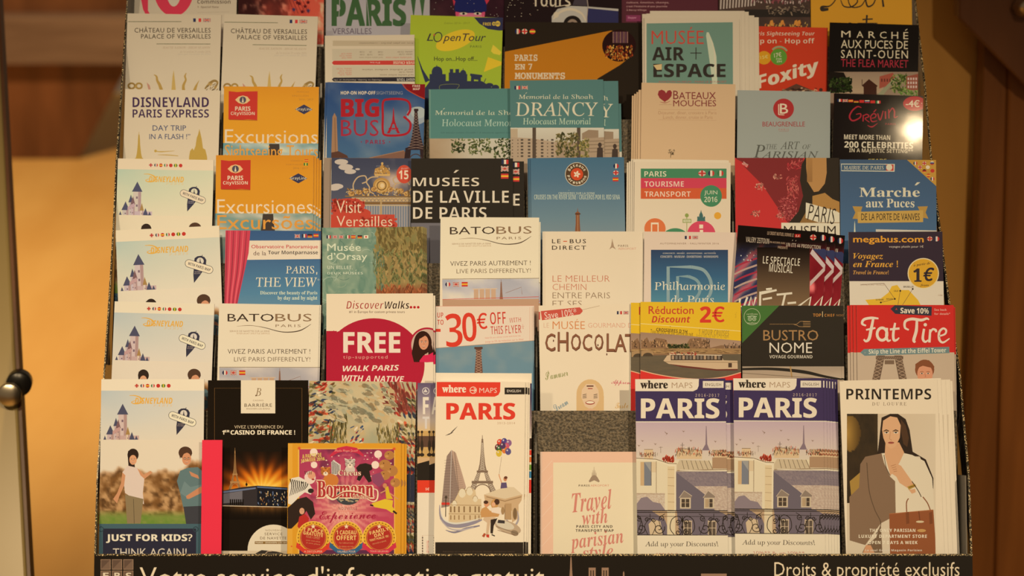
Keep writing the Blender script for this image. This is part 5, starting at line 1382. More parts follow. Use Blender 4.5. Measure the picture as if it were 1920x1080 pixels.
mb = sheet('coach_leaflet', 'navy and white coach travel leaflet with orange wording and a yellow 1€ disc', 'leaflet', 3, (1591, 435), (1767, 434), n=9, th=1.5)
V(1360, 280, 3.43)
P('navy_field'); rect(790, 520, 1420, 850, '2A1E38')
P('orange_lettering'); T('megabus.com', 822, 556, 1276, 612, 'E8A02C', 'r', off=.022); T('Voyagez', 822, 668, 1014, 714, 'E8A838', 'bi'); T('en France !', 822, 716, 1110, 758, 'E8A838', 'bi'); T('Travel in France!', 822, 778, 1050, 804, 'D89C48', 'bi'); T('voyages plutôt pour 1€', 1052, 618, 1274, 636, 'D8C8B0', 'r', off=.006)
flag('uk', 1298, 560, 34, 30, True); flag('fr', 1342, 560, 34, 32, True)
P('white_map_panel'); rect(790, 848, 1420, 1500, 'E4D6B8'); poly([(900, 968), (1000, 960), (1050, 920), (1070, 880), (1105, 872), (1130, 905), (1180, 905), (1240, 970), (1260, 1010), (1230, 1200), (1000, 1200), (950, 1040)], 'E8B830')
for a_, b_ in (((1125, 910), (1110, 1000)), ((1205, 898), (1140, 1000)), ((1020, 862), (1090, 962)), ((1090, 962), (1000, 985)), ((870, 870), (1020, 862))): line([a_, b_], 2.5, '6A5040')
for x, y in ((1125, 910), (1205, 898), (1090, 962), (1000, 985)): ell(x, y, 6, 6, '2A1E18', n=10)
T('BRUXELLES', 1146, 878, 1210, 890, '4A3C30', 'b'); T('LILLE', 1084, 905, 1112, 915, '4A3C30', 'b'); T('ROUEN', 1036, 958, 1078, 967, '4A3C30', 'b'); T('LE HAVRE', 968, 962, 1018, 972, '4A3C30', 'b'); T('LONDON / WALES', 870, 866, 1030, 876, 'A89888', 'r'); T('108', 1370, 934, 1396, 944, 'A89888', 'r')
P('yellow_disc'); ell(1273, 798, 101, 99, 'EAD6A0', n=40); ell(1273, 798, 95, 93, 'DEA628', n=40); P('lettering', sub=True); T('1', 1210, 766, 1262, 852, '282030', 'bi', off=.02); T('€', 1272, 760, 1344, 848, '282030', 'r', off=.03, shear=.2); T('à partir de', 1210, 722, 1318, 750, '4A3420', 'bi', rot=-8); T('from', 1252, 866, 1308, 884, '4A3420', 'bi')
flush()


# ================================================================ fourth tier
sheet('theme_park_leaflet', 'pale blue castle leaflet in the fourth tier, beside the orange excursions booklets', 'leaflet', 4, (221, 297), (401, 300), n=10, th=2, ref=REFD)
theme_park()


def cityvision(w1, w2, l1, l2):
    V(180, 280, 3.6)
    P('orange_field'); grad(805, 30, 1540, 540, [(0, 'D88A1C'), (.3, 'DC921E'), (1, 'D8901E')])
    P('teal_photo'); grid(805, 432, 1540, 900, 36, 26, lambda u, v: _sky(u, v, '5E98A0', '8AA8A4', 'D8C8A8', 3.5, 3, 21)); poly([(1126, 436), (1196, 436), (1200, 500), (1220, 620), (1100, 620), (1120, 500)], '3A3430')
    P('red_flag_logo'); curve([(842, 172), (860, 170)], 2, 'B82A20'); poly([(843, 72), (900, 78), (960, 74), (1044, 72), (1042, 272), (980, 268), (900, 272), (842, 268)], 'C42E22'); line([(846, 270), (1042, 274)], 4, '9A4A18')
    poly([(888, 132), (912, 110), (942, 102), (972, 110), (992, 134), (970, 154), (942, 162), (912, 154)], 'E8B878'); ell(941, 132, 23, 23, '4A4A60'); poly([(941, 112), (948, 150), (934, 150)], 'E0D0B8'); T('PARIS', 888, 178, 994, 208, 'EAD8BC', 'b'); T('CityVISION', 858, 214, 1024, 244, 'EAD8BC', 'b', off=-.006)
    P('blue_diamond_logo'); poly([(1304, 196), (1366, 162), (1426, 196), (1366, 230)], '2E3458'); T('GrayLine', 1312, 184, 1420, 210, 'D8CCB8', 'b', off=-.01)
    P('small_lettering'); T(l1, 1316, 70, 1400, 82, 'B87A28', 'r'); T(l2, 1284, 96, 1396, 108, 'B87A28', 'r'); T('2016 / 2017', 1330, 120, 1430, 134, 'B07828', 'r')
    P('cream_word'); T(w1, 818, 338, 1462, 434, 'E6CFA8', 'r', off=-.004)
    P('orange_word'); T(w2, 818, 444, 1464, 540 if 'g' not in w2 else 556, 'DC9438', 'r', off=.004)


cv4 = sheet('excursions_booklet', 'orange booklet with Excursiones in cream, fourth tier', 'booklet', 4, (405, 291), (588, 291), n=17, th=1.5, lift=6)
cityvision('Excursiones', 'Excursões', 'ESPAÑOL', 'PORTUGUÊS'); flag('es', 1408, 68, 24, 16); flag('br', 1402, 92, 28, 18)
for i in range(3): behind(cv4, 2.4 * (i + 1), -1.6 * (i + 1) + .8, 2.4 * (i + 1), ORD[i] + ' orange booklet edge behind the Excursiones booklet', 'orange booklets, fourth tier')

vv = sheet('palace_gate_leaflet', 'leaflet with a gilded palace gate against deep blue sky and cream lettering on red', 'leaflet', 4, (622, 296), (771, 297), n=9, th=1.2)
V(590, 280, 3.6)
P('sky_photo'); grid(105, 50, 660, 700, 40, 40, lambda u, v: _sky(u, v, '34405E', '6A7484', 'C8B8A4', 5 if False else 2.6, 2.6, 14))
for x, y, r in ((180, 85, 46), (210, 120, 50), (240, 150, 40), (290, 134, 16), (150, 250, 44), (130, 262, 40)): ell(x, y, r, r * .42, 'C4B8A4', n=14)
P('golden_gate')
G1, G2, G3 = 'B88A44', 'D0A860', '7E5A2C'
rect(250, 325, 660, 355, 'C0A878'); line([(205, 316), (660, 320)], 8, '8A6A38'); rect(230, 356, 660, 372, G3)
for k in range(16): arc(262 + k * 26, 345, 11, 11, 0, 360, 3, '6A6A70', 10)
rect(328, 372, 660, 560, '9AA0A4')
for k in range(20): rect(340 + k * 17, 380, 346 + k * 17, 560, '5A7A98'); 
line([(448, 330), (448, 560)], 12, 'B09A6A'); line([(330, 378), (660, 380)], 5, 'C8B078')
for pts in (((225, 300), (250, 270), (280, 285), (275, 305)), ((270, 300), (260, 240), (290, 190), (340, 180), (350, 215), (320, 230)), ((640, 240), (610, 190), (570, 175), (530, 200), (545, 230), (580, 225)), ((350, 300), (370, 260), (350, 220), (380, 190), (430, 185)), ((545, 300), (535, 250), (560, 225)), ((330, 260), (360, 280), (400, 300)), ((600, 300), (640, 280), (655, 250))): curve(pts, 9, '98A0A8'); curve(pts, 5, G2)
ell(452, 245, 58, 54, G1); ell(452, 245, 44, 40, G2); arc(452, 245, 30, 30, 0, 360, 8, G3, 18); ell(456, 245, 14, 16, 'E0C088')
for x, y in ((345, 280), (580, 280), (400, 270), (510, 270), (620, 300), (250, 300), (300, 290)): ell(x, y, 22, 18, 'A07038'); arc(x, y, 14, 11, 0, 300, 5, G2, 12)
poly([(400, 170), (408, 130), (440, 118), (456, 96), (470, 118), (500, 130), (512, 168), (480, 180), (430, 180)], G1); dabs(405, 110, 505, 175, 34, [G2, G3, 'E0C088', '5E6A80'], 20, 7, (0, 180), 3); ell(456, 96, 8, 9, G2); rect(405, 166, 508, 180, G2)
dabs(220, 265, 650, 312, 90, [G1, G2, G3, 'D8B878'], 24, 7, (0, 180), 5)
P('red_lettering_cloud'); 
for x, y, rx, ry in ((230, 380, 110, 50), (340, 495, 200, 50), (250, 430, 130, 40), (160, 500, 60, 50), (480, 510, 80, 36)): ell(x, y, rx, ry, 'C0402C')
rect(105, 440, 540, 700, 'C0402C')
dabs(112, 340, 340, 420, 90, ['C0402C', 'B83828'], 30, 16, (0, 180), 2); dabs(300, 455, 560, 530, 60, ['C0402C', 'B83828'], 30, 16, (0, 180), 2)
T('Visit', 148, 346, 314, 430, 'E4CCA4', 'r', off=-.008); T('Versailles', 148, 450, 524, 520, 'E4CCA4', 'r', off=-.008)
P('price_disc'); star(602, 165, 50, 'D8CCB8', 12, .9); ell(604, 168, 52, 62, 'CC4830'); P('lettering', sub=True); T('15', 568, 142, 634, 202, 'EAD8C0', 'b'); T('From', 586, 122, 636, 134, 'E0B8A0', 'r', rot=-8)
sheet('grey_booklet', 'plain grey booklet standing behind the palace gate leaflet, its left strip showing', 'booklet', 4, (607, 296), (700, 296), n=4, th=2, paper='8C8474', mat=M_GLOSS)
V(590, 280, 3.6); P('silver_spine_line'); rect(60, 50, 115, 900, '9A9282'); curve([(190, 50), (140, 80), (116, 130), (112, 300), (108, 520), (108, 900)], 4, 'D8CCB4')

mv = sheet('city_museums_leaflet', 'black leaflet with big white capitals MUSÉES DE LA VILLE DE PARIS', 'leaflet', 4, (771, 297), (962, 297), n=18, th=1.2, paper='1C1916', lift=4)
V(590, 280, 3.6)
P('black_field'); rect(640, 40, 1500, 495, '1A1714'); rect(640, 497, 1500, 900, '6A707A')
P('white_lettering'); T('MUSÉES', 662, 148, 1112, 249, 'DCCBA8', 'b', off=-.010) if False else None
T('MUSÉES', 664, 140, 1110, 249, 'DCCBA8', 'b', off=-.008); T('DE LA', 664, 280, 980, 360, 'DCCBA8', 'b', off=-.008); T('VILLE', 1004, 280, 1310, 360, 'DCCBA8', 'b', off=-.008); T('DE PARIS', 664, 390, 1160, 470, 'DCCBA8', 'b', off=-.008)
P('flag_row'); flag('fr', 1262, 70, 46, 30); flag('uk', 1258, 114, 50, 34); flag('es', 1258, 164, 50, 34)
behind(mv, 11, -2.6, 3, 'second black city museums leaflet, standing out to the side with its letter E repeated', 'black museum leaflets')

rb = sheet('river_cruise_leaflet', 'steel blue leaflet with a round orange and brown emblem above a tower tip', 'leaflet', 4, (995, 297), (1170, 295), n=10, th=1.5, mat=M_GLOSS)
V(980, 280, 3.6)
P('blue_field'); grad(20, 40, 720, 1100, [(0, '4A7898'), (.15, '557E9C'), (.4, '6E92A4'), (.7, '90A4A8'), (1, 'A8A8A0')])
P('round_emblem'); ell(366, 168, 80, 80, 'D8C8A4', n=40); ell(366, 168, 76, 76, '5A4630', n=40); ell(366, 168, 42, 42, 'D0502C', n=30); 
for k in range(5): a = math.radians(72 * k - 80); ell(366 + 13 * math.cos(a), 168 + 13 * math.sin(a), 11, 6, 'EAD8C0', rot=72 * k - 60, n=12)
for wd_, a0, dr in (('Bateaux', -150, 1), ('Parisiens', 165, -1)):
    for i, ch in enumerate(wd_):
        ang = a0 + (i * 20 if dr > 0 else -i * 18.5); a = math.radians(ang); x = 366 + 59 * math.cos(a); y = 168 + 59 * math.sin(a)
        T(ch, x - 7, y - (10 if ch.isupper() or ch in 't' else 8), x + 7, y + 8, 'E0CFA8', 'b', rot=ang + 90 * dr)
P('white_lettering'); T('CROISIÈRES SUR LA SEINE', 242, 276, 486, 304, 'C8CCC0', 'b', off=-.012); T('CRUISES ON THE RIVER SEINE / CRUCEROS POR EL RIO SENA', 78, 306, 656, 338, 'C8CCC0', 'b', off=-.012)
P('flag_column'); flag('fr', 612, 96, 36, 34, True); flag('uk', 610, 142, 38, 32, True); flag('es', 608, 190, 38, 26)
P('tower_picture'); poly([(371, 392), (375, 420), (384, 426), (388, 436), (384, 444), (386, 500), (394, 620), (348, 620), (358, 500), (358, 444), (354, 436), (358, 426), (368, 420)], '8A5A3A'); rect(354, 432, 390, 440, '5A3A28'); line([(372, 445), (372, 620)], 4, 'B88A60')
for i in range(2): behind(rb, -1.6 * (i + 1), .6, 2.4 * (i + 1), ORD[i] + ' steel blue river cruise leaflet, thin edge behind the front one', 'steel blue cruise leaflets')

pt = sheet('transport_map', 'cream map with green, red and orange title stripes and a green JUIN 2016 disc', 'map', 4, (1190, 303), (1370, 305), n=18, th=1.5)
V(980, 280, 3.6)
P('title_stripes'); rect(797, 130, 1376, 194, '3E8C66'); rect(797, 194, 1376, 262, 'CE3C50'); rect(797, 262, 1376, 334, 'D0582C')
P('lettering', sub=True); T('PARIS', 822, 148, 970, 184, 'E4D8B8', 'b', off=-.008); T('TOURISME', 822, 216, 1088, 252, 'EACCB8', 'b', off=-.008); T('TRANSPORT', 822, 284, 1134, 320, 'EACCA8', 'b', off=-.008)
flag('uk', 1186, 142, 50, 40, True); flag('fr', 1252, 142, 42, 40, True); flag('it', 1314, 142, 42, 40, True)
P('green_disc'); ell(1272, 315, 73, 73, '3E8C66', n=36); P('lettering', sub=True); T('JUIN', 1226, 278, 1314, 312, 'DCD8B8', 'r', off=-.004); T('2016', 1226, 320, 1314, 356, 'DCD8B8', 'b', off=-.01)
P('coloured_icons'); ell(893, 535, 72, 70, 'D8703A', n=30); rect(866, 494, 918, 580, 'E8DCC0'); rect(874, 506, 910, 580, 'D8703A'); ell(1030, 610, 95, 78, '3E8C66', n=30)
ell(1206, 575, 96, 92, 'D0445C', n=30); rect(1192, 508, 1218, 534, 'EADCC8'); rect(1196, 544, 1218, 620, 'EADCC8'); ell(1316, 448, 24, 24, 'E0A030'); ell(1108, 446, 13, 14, '8AA050'); line([(1108, 450), (1108, 600)], 4, '8AA050'); rect(1080, 470, 1138, 496, '8AA050'); rect(1085, 475, 1133, 491, 'E0D8B4'); T('PARIS', 1090, 478, 1128, 488, '8AA050', 'b')
P('dome_icon'); poly([(1176, 485), (1180, 468), (1190, 460), (1192, 440), (1200, 425), (1204, 408), (1208, 425), (1216, 440), (1218, 460), (1230, 468), (1234, 485)], '3A6E6E')
for x in (1184, 1226): ell(x, 462, 6, 10, '3A6E6E')
for i, (dx, dy) in enumerate(((-1.5, 2.6), (-3.4, 3.2), (-5.4, 1.2), (-7.4, .2))): behind(pt, dx, dy, 2.3 * (i + 1), ORD[i] + ' cream transport map of the stack behind the JUIN 2016 one, counted from the front', 'cream transport maps')

pm = sheet('museum_pass_leaflet', 'red leaflet with a dark painted panel and PARIS MUSEUM on slanted white labels', 'leaflet', 4, (1378, 296), (1573, 296), n=12, th=1.5)
V(1360, 280, 3.43)
P('red_field'); rect(40, 40, 760, 900, 'C42A2A'); poly([(65, 55), (500, 50), (500, 500), (400, 470), (240, 230)], '7E1E22')
P('pink_figures'); dabs(400, 70, 490, 130, 50, ['C03038', 'D86058', '9A2228'], 24, 5, (0, 180), 3)
for x, y, r in ((335, 175, 24), (225, 240, 30), (195, 415, 28), (350, 425, 22)): dabs(x - r, y - r * .6, x + r, y + r * .6, 22, ['C87A68', '8A3A34', 'D89A80'], 20, 8, (0, 180), int(x)); 
dabs(400, 180, 470, 300, 50, ['D06A5C', '9E3434', 'C04C48'], 34, 9, (40, 130), 4); dabs(340, 310, 460, 460, 120, ['B84A48', '9A3238', 'D07068'], 24, 7, (0, 180), 5); poly([(60, 56), (150, 105), (140, 120), (60, 70)], 'C42A2A'); T('2015', 108, 86, 146, 106, 'E0B8A0', 'b', rot=35)
P('dark_painted_panel'); poly([(515, 52), (760, 52), (760, 620), (470, 620), (410, 470), (470, 400), (500, 300), (480, 200), (490, 100)], '221A12')
poly([(520, 120), (520, 52), (650, 52), (652, 150), (640, 220), (600, 270), (570, 275), (530, 210)], 'B8884C'); poly([(560, 300), (640, 280), (690, 320), (740, 340), (740, 420), (650, 400), (560, 360)], 'B0803E'); poly([(480, 470), (520, 400), (740, 420), (740, 620), (480, 620)], '8E6834'); 
grad(525, 52, 560, 210, [(0, 'AE7E44'), (1, '9A6E3A')])
P('white_labels'); poly([(518, 342), (710, 395), (740, 412), (740, 470), (600, 470), (516, 442)], 'E0D2B4'); poly([(360, 472), (740, 474), (740, 600), (360, 600)], 'E0D2B4')
P('lettering', sub=True); T('PARIS', 534, 366, 708, 470, '2A2018', 'r', off=-.008, rot=10); T('MUSEUM', 376, 492, 710, 560, '2A2018', 'r', off=-.004)

mp = sheet('flea_market_leaflet', 'blue leaflet with a tan ribbon banner and a gold corner of small flags', 'leaflet', 4, (1575, 299), (1755, 300), n=9, th=1.5)
V(1360, 280, 3.43)
P('blue_field'); grad(730, 60, 1400, 900, [(0, '3A5E84'), (.3, '3E6690'), (.6, '44709A'), (1, '5A88A8')])
P('gold_corner'); poly([(1160, 60), (1366, 60), (1366, 245)], 'C89438')
for k, (c_, x, y) in enumerate((('fr', 1222, 90), ('uk', 1280, 90), ('ru', 1330, 88), ('uk', 1252, 115), ('jp', 1302, 115), ('de', 1280, 140), ('cn', 1332, 138), ('es', 1306, 168), ('fr', 1332, 190))): flag(c_, x - 13, y - 12, 26, 24, True)
P('city_hall_label'); poly([(744, 92), (1090, 94), (1088, 144), (746, 140)], 'D8D0BC'); poly([(748, 97), (1034, 98), (1034, 138), (748, 135)], '3C6488'); rect(1034, 98, 1082, 138, 'C83A30'); ell(1054, 116, 20, 20, 'E0D4C0'); P('lettering', sub=True); T('MAIRIE DE PARIS', 762, 106, 1018, 130, 'E0D8C4', 's', off=-.012)
P('white_lettering'); T('Marché', 862, 212, 1254, 306, 'E0D4B8', 's'); T('aux Puces', 904, 318, 1216, 374, 'E0D4B8', 's')
P('ribbon_banner'); poly([(818, 366), (882, 368), (874, 392), (874, 440), (850, 448), (818, 446), (836, 406)], 'B88E40'); poly([(1302, 366), (1236, 368), (1248, 392), (1272, 440), (1306, 446), (1288, 406)], 'B88E40'); poly([(850, 402), (1272, 392), (1272, 468), (852, 474)], 'C8A04C'); P('lettering', sub=True); T('DE LA PORTE DE VANVES', 874, 412, 1250, 456, '2E2A24', 'r', off=.004)
P('lower_picture'); eiffel(832, 460, 640, 70, 'D8D4C0'); poly([(968, 514), (1366, 522), (1366, 600), (968, 600)], 'D0C4A8'); rect(968, 530, 1366, 900, '3A5E84')

# ================================================================ fifth tier
sheet('express_bus_leaflet', 'cream leaflet with dark violet rounded capitals and small gold tower pictures', 'leaflet', 5, (235, 167), (413, 170), n=10, th=1.8)
V(180, 0, 3.6)
P('violet_lettering'); T('DISNEYLAND', 247, 656, 762, 724, '3A2450', 'b', off=-.002); T('PARIS EXPRESS', 247, 738, 762, 794, '3A2450', 'b', off=-.004)
P('blue_lettering'); T('DAY TRIP', 382, 846, 608, 882, '3E5078', 'r', off=.004); T('IN A FLASH !\u201d', 360, 904, 636, 940, '3E5078', 'r', off=.004)
P('gold_tower_pictures'); eiffel(290, 890, 1180, 150, 'B8923C'); curve([(392, 1018), (440, 1024), (530, 1018)], [3, 7, 2], 'B8923C'); ell(402, 1019, 9, 9, 'B8923C'); curve([(415, 1045), (480, 1046), (555, 1052)], [2, 6, 4], 'B8923C')
poly([(628, 1060), (635, 1020), (650, 1000), (660, 1015), (672, 985), (680, 930), (690, 905), (698, 870), (706, 905), (714, 940), (722, 1000), (738, 1010), (750, 1060), (750, 1300), (628, 1300)], 'B8923C')

sheet('excursions_booklet', 'orange booklet with Excursions in cream, fifth tier', 'booklet', 5, (420, 162), (598, 163), n=10, th=2, ref=((405, 291), (588, 291)), white='D4BD95')
cityvision('Excursions', 'Sightseeing Tours', 'FRANÇAIS', 'ENGLISH')

bb = sheet('tour_bus_leaflet', 'blue leaflet with large red lettering, an obelisk and an iron tower', 'leaflet', 5, (614, 154), (797, 158), n=16, th=2, mat=M_GLOSS)
V(590, 0, 3.6)
P('sky_photo'); grid(80, 550, 760, 1500, 40, 46, lambda u, v: _sky(u, v, '2C4A80', '5E8A9C', '9CAAA8', 1.6, 2.4, 33) * (1 - .0 * v[:, None])); ell(690, 780, 70, 60, '94A4A8'); ell(700, 760, 50, 40, 'A8B0AC')
P('obelisk_and_roofs'); poly([(120, 790), (134, 762), (148, 790), (158, 1040), (112, 1040)], '9C7A58'); line([(136, 795), (140, 1030)], 4, '7A5A40'); poly([(112, 1030), (160, 1020), (220, 1050), (240, 1100), (112, 1100)], '5A3E30'); poly([(370, 1068), (600, 1018), (620, 1030), (620, 1100), (370, 1100)], '7E5E4A'); line([(370, 1066), (604, 1016)], 5, '9A7858')
P('tower_picture'); poly([(670, 734), (700, 734), (700, 748), (694, 752), (702, 840), (716, 920), (735, 990), (745, 1000), (745, 1012), (612, 1012), (612, 1000), (640, 990), (656, 920), (668, 840), (674, 752), (670, 748)], '352A2A')
for k in range(13):
    w_ = 8 + k * 2.6 + max(0, k - 8) * 4; y = 760 + k * 19; line([(684 - w_, y), (684 + w_, y + 18)], 2.5, '8A7A70'); line([(684 + w_, y), (684 - w_, y + 18)], 2.5, '8A7A70')
poly([(612, 1012), (650, 1012), (630, 1200), (590, 1200)], '352A2A'); poly([(710, 1012), (745, 1012), (745, 1200), (725, 1200)], '352A2A'); arc(682, 1100, 48, 60, 180, 360, 7, '4A3E3C')
P('red_corner'); poly([(584, 548), (760, 552), (760, 680), (700, 650), (625, 605)], '841A1C'); curve([(584, 552), (620, 602), (700, 648), (745, 668)], 6, 'B84828'); T('FREE', 660, 573, 712, 588, 'D8BC98', 'b'); T('MAP', 664, 593, 710, 608, 'D8BC98', 'b')
P('red_lettering'); T('BIG', 177, 666, 436, 790, 'A82428', 'b', off=.02); T('BUS', 177, 808, 432, 920, 'A0303A', 'r', off=-.002)
curve([(625, 780), (645, 740), (635, 690), (590, 670), (500, 670), (462, 690), (460, 790), (460, 880), (480, 912), (580, 912), (634, 890), (645, 830), (600, 786)], 15, 'A82428', 8); eiffel(532, 725, 900, 90, 'A82428')
P('cream_lettering'); T('HOP-ON HOP-OFF', 176, 615, 410, 638, 'DCC8A0', 'b', off=.006); T('SIGHTSEEING', 416, 616, 594, 638, '8C98A0', 'r'); T('PARIS', 344, 944, 474, 972, '8A2C40', 'b', sp=1.2); ell(315, 958, 4, 4, '8A2C40'); ell(506, 958, 4, 4, '8A2C40')
behind(bb, -2.4, .2, 2.4, 'second blue tour bus leaflet, dark blue edge behind the first', 'blue tour bus leaflets')

sm = sheet('memorial_leaflet', 'teal leaflet with pale serif lettering and tree foliage, left of the taller teal one with large capitals', 'leaflet', 5, (805, 168), (972, 166), n=10, th=2)
sm['label'] = 'teal leaflet with pale serif lettering over tree foliage, behind the one with large capitals'
V(590, 0, 3.6)
P('teal_field'); rect(770, 590, 1400, 935, '4C8480'); rect(770, 590, 782, 1500, '6A9A90')
P('wall_and_leaves_photo'); grid(770, 935, 1400, 1300, 30, 16, lambda u, v: mixc(mixc('8A7C60', 'C8BC9C', np.clip(u * 2, 0, 1)), 'B8A888', fbm(u * 3, v * 3, 2))); dabs(925, 938, 1010, 1030, 70, ['3E4E28', '5A6A34', '2E3A20'], 22, 10, (0, 180), 3); dabs(1040, 938, 1190, 1040, 110, ['3E4E28', '5A6A34', '7A8450'], 22, 10, (0, 180), 4); dabs(1210, 936, 1400, 1080, 130, ['3E4E28', '2E3A20', '5A6A34'], 24, 11, (0, 180), 5)
P('pale_lettering'); T('Mémorial de la Shoah', 812, 730, 1420, 776, 'C8C8A8', 's', off=-.02); T('Holocaust Memorial', 858, 804, 1400, 852, 'A8BCA4', 's', off=-.03); T('Un musée contre l\u2019oubli / A museum against forgetting', 852, 886, 1380, 902, '2E5A5A', 'i')
behind(sm, -.8, .6, 2.4, 'second teal leaflet behind the one with foliage, thin edge', 'teal foliage leaflets')

dr = sheet('memorial_leaflet', 'teal leaflet with large pale DRANCY capitals above a photo of apartment blocks', 'leaflet', 5, (956, 151), (1131, 149), n=17, th=1.5, lift=26)
V(940, 0, 3.6)
P('teal_field'); rect(50, 530, 710, 862, '4A7C7C')
P('apartments_photo'); rect(50, 862, 710, 1500, '9A8E78'); grad(50, 862, 710, 960, [(0, 'C8BCA0'), (1, 'B8AC90')]); rect(60, 870, 110, 1000, 'B0A080'); poly([(545, 900), (590, 876), (655, 880), (655, 940), (545, 940)], '8E8068')
poly([(60, 925), (210, 935), (370, 960), (370, 1100), (60, 1100)], 'A89A80')
for cx in (140, 188, 276, 345):
    for k in range(6): rect(cx - 9, 938 + k * 22, cx + 8, 950 + k * 22, '4E483E'); 
for cx in (75, 112, 236, 312):
    for k in range(6): rect(cx - 4, 942 + k * 22, cx + 4, 950 + k * 22, '6A6252')
for x in (222, 522): rect(x - 12, 862, x + 12, 1300, '4E4438')
poly([(560, 935), (700, 925), (700, 1060), (560, 1060)], 'A0947C')
for k in range(4): line([(560, 955 + k * 24), (700, 950 + k * 24)], 5, '7A6E58')
dabs(370, 900, 520, 1060, 170, ['5A5A30', '7A7440', '44482A', '8A7C4A'], 26, 12, (0, 180), 6); dabs(530, 930, 590, 1060, 60, ['6A6A38', '8A8450', 'A89850'], 24, 12, (0, 180), 7)
for x in (665,): ell(x, 978, 13, 16, '3A302A'); poly([(x - 22, 1080), (x - 18, 1000), (x, 990), (x + 20, 1000), (x + 22, 1080)], '3A302A')
P('pale_lettering'); T('Mémorial de la Shoah', 118, 624, 622, 668, 'D0CCB0', 's', off=-.012); T('DRANCY', 96, 690, 652, 784, 'D4CEB4', 's', off=-.036); T('Holocaust Memorial', 146, 796, 604, 840, 'B8C4AC', 's', off=-.03); flag('fr', 88, 580, 40, 24); flag('uk', 138, 580, 40, 22)
behind(dr, 15.5, -1.0, 3, 'second teal leaflet with large capitals, its final Y showing at the side', 'teal capitals leaflets'); behind(dr, 18.5, -24, 6, 'third teal leaflet with large capitals, lowest edge at the side', 'teal capitals leaflets')

bm = sheet('river_boat_leaflet', 'tan leaflet with a dark red heart emblem above a blank lower half', 'leaflet', 5, (1203, 155), (1379, 158), n=16, th=1.5, paper='CCA878', lift=14)
V(940, 0, 3.6)
P('red_heart_emblem'); poly([(1100, 686), (1068, 662), (1056, 638), (1062, 614), (1082, 605), (1102, 614), (1112, 630), (1122, 612), (1140, 608), (1152, 622), (1148, 650), (1128, 672), (1100, 690)], '8C2428'); curve([(1072, 688), (1108, 694), (1140, 682)], [2, 4, 1], '8C2428')
line([(1066, 706), (1150, 706)], 1.5, '8A5A44')
P('dark_red_lettering'); T('B', 1160, 612, 1196, 670, '7E2E2C', 'r', off=.006); T('ATEAUX', 1198, 622, 1448, 670, '7E2E2C', 'r', off=.006); T('MOUCHES', 1160, 676, 1450, 718, '7E2E2C', 'r', off=.006)
T('Déjeuner, dîner, croisière à Paris', 1060, 750, 1452, 778, 'A87E58', 'r', off=-.01); T('Lunch, dinner, cruise in Paris', 1092, 780, 1426, 806, 'A87E58', 'r', off=-.01); line([(1060, 740), (1452, 742)], 1.5, 'B08860'); line([(1060, 808), (1452, 812)], 1.5, 'B08860')
P('small_plant_drawing'); line([(1142, 1064), (1146, 1020)], 4, '6A5A40'); dabs(1126, 1012, 1172, 1040, 18, ['6A5A40', '7A6A4C'], 20, 5, (20, 160), 3)
for i, (dx, dy) in enumerate(((-3.0, -7), (-5.0, -9), (-7.2, -10.5), (-9.4, -12))): behind(bm, dx, dy, 2.2 * (i + 1), ORD[i] + ' tan leaflet edge stepping down behind the heart emblem leaflet', 'tan river boat leaflets')

sheet('shopping_leaflet', 'pale grey-blue leaflet with a red disc emblem and dark serif wording', 'leaflet', 5, (1383, 169), (1557, 172), n=9, th=1.5, paper='96A298')
V(1370, 0, 3.49)
P('red_disc_emblem'); ell(346, 712, 68, 67, 'A82424', n=36); T('B', 322, 678, 376, 744, 'DCCBB0', 'r', off=.008); line([(314, 682), (314, 750)], 6, 'DCCBB0'); line([(314, 750), (350, 752)], 5, 'DCCBB0')
P('red_lettering'); T('BEAUGRENELLE', 208, 796, 486, 828, '9A4440', 'r', off=.012); T('PARIS', 314, 842, 380, 854, 'A86A60', 'r', sp=1.3); line([(316, 859), (380, 859)], 1.5, '9A5A50')
P('dark_serif_lettering'); T('THE', 232, 944, 304, 976, '4E5650', 'i'); T('ART', 324, 926, 452, 976, '4E5650', 'i'); T('OF', 470, 946, 524, 976, '4E5650', 'i'); T('P', 150, 948, 226, 1032, '4E5650', 'i'); T('ARISIAN', 200, 990, 576, 1036, '4E5650', 'i'); T('CHIC', 260, 1050, 460, 1110, '4E5650', 'i')

sheet('wax_museum_leaflet', 'glossy black leaflet with red handwriting and a red -4€ disc', 'leaflet', 5, (1564, 175), (1731, 180), n=14, th=1.5, mat=M_GLOSS, paper='1C1714')
V(1370, 0, 3.49)
P('flag_row'); 
for i, k in enumerate(('fr', 'uk', 'es', 'de', 'cn', 'ru', 'cn', 'it')): flag(k, 698 + i * 36, 648 + i * 1.6, 31, 18)
P('red_disc'); ell(1204, 678, 76, 48, 'B01E26', n=30); P('lettering', sub=True); T('-4€', 1146, 654, 1236, 700, 'E4CCAC', 'r', off=.018, rot=2); ell(1250, 676, 3, 3, 'E4CCAC', n=8); T('voir', 1154, 736, 1188, 744, '8A2024', 'r')
P('red_handwriting')
RH = 'A82830'
curve([(855, 705), (830, 698), (795, 725), (778, 765), (800, 790), (845, 770), (850, 745), (820, 748)], [5, 9, 10, 11, 10, 9, 8, 5], RH); curve([(868, 752), (866, 795)], 8, RH); curve([(866, 760), (890, 748), (905, 762), (880, 776), (908, 800)], [5, 8, 8, 7, 5], RH)
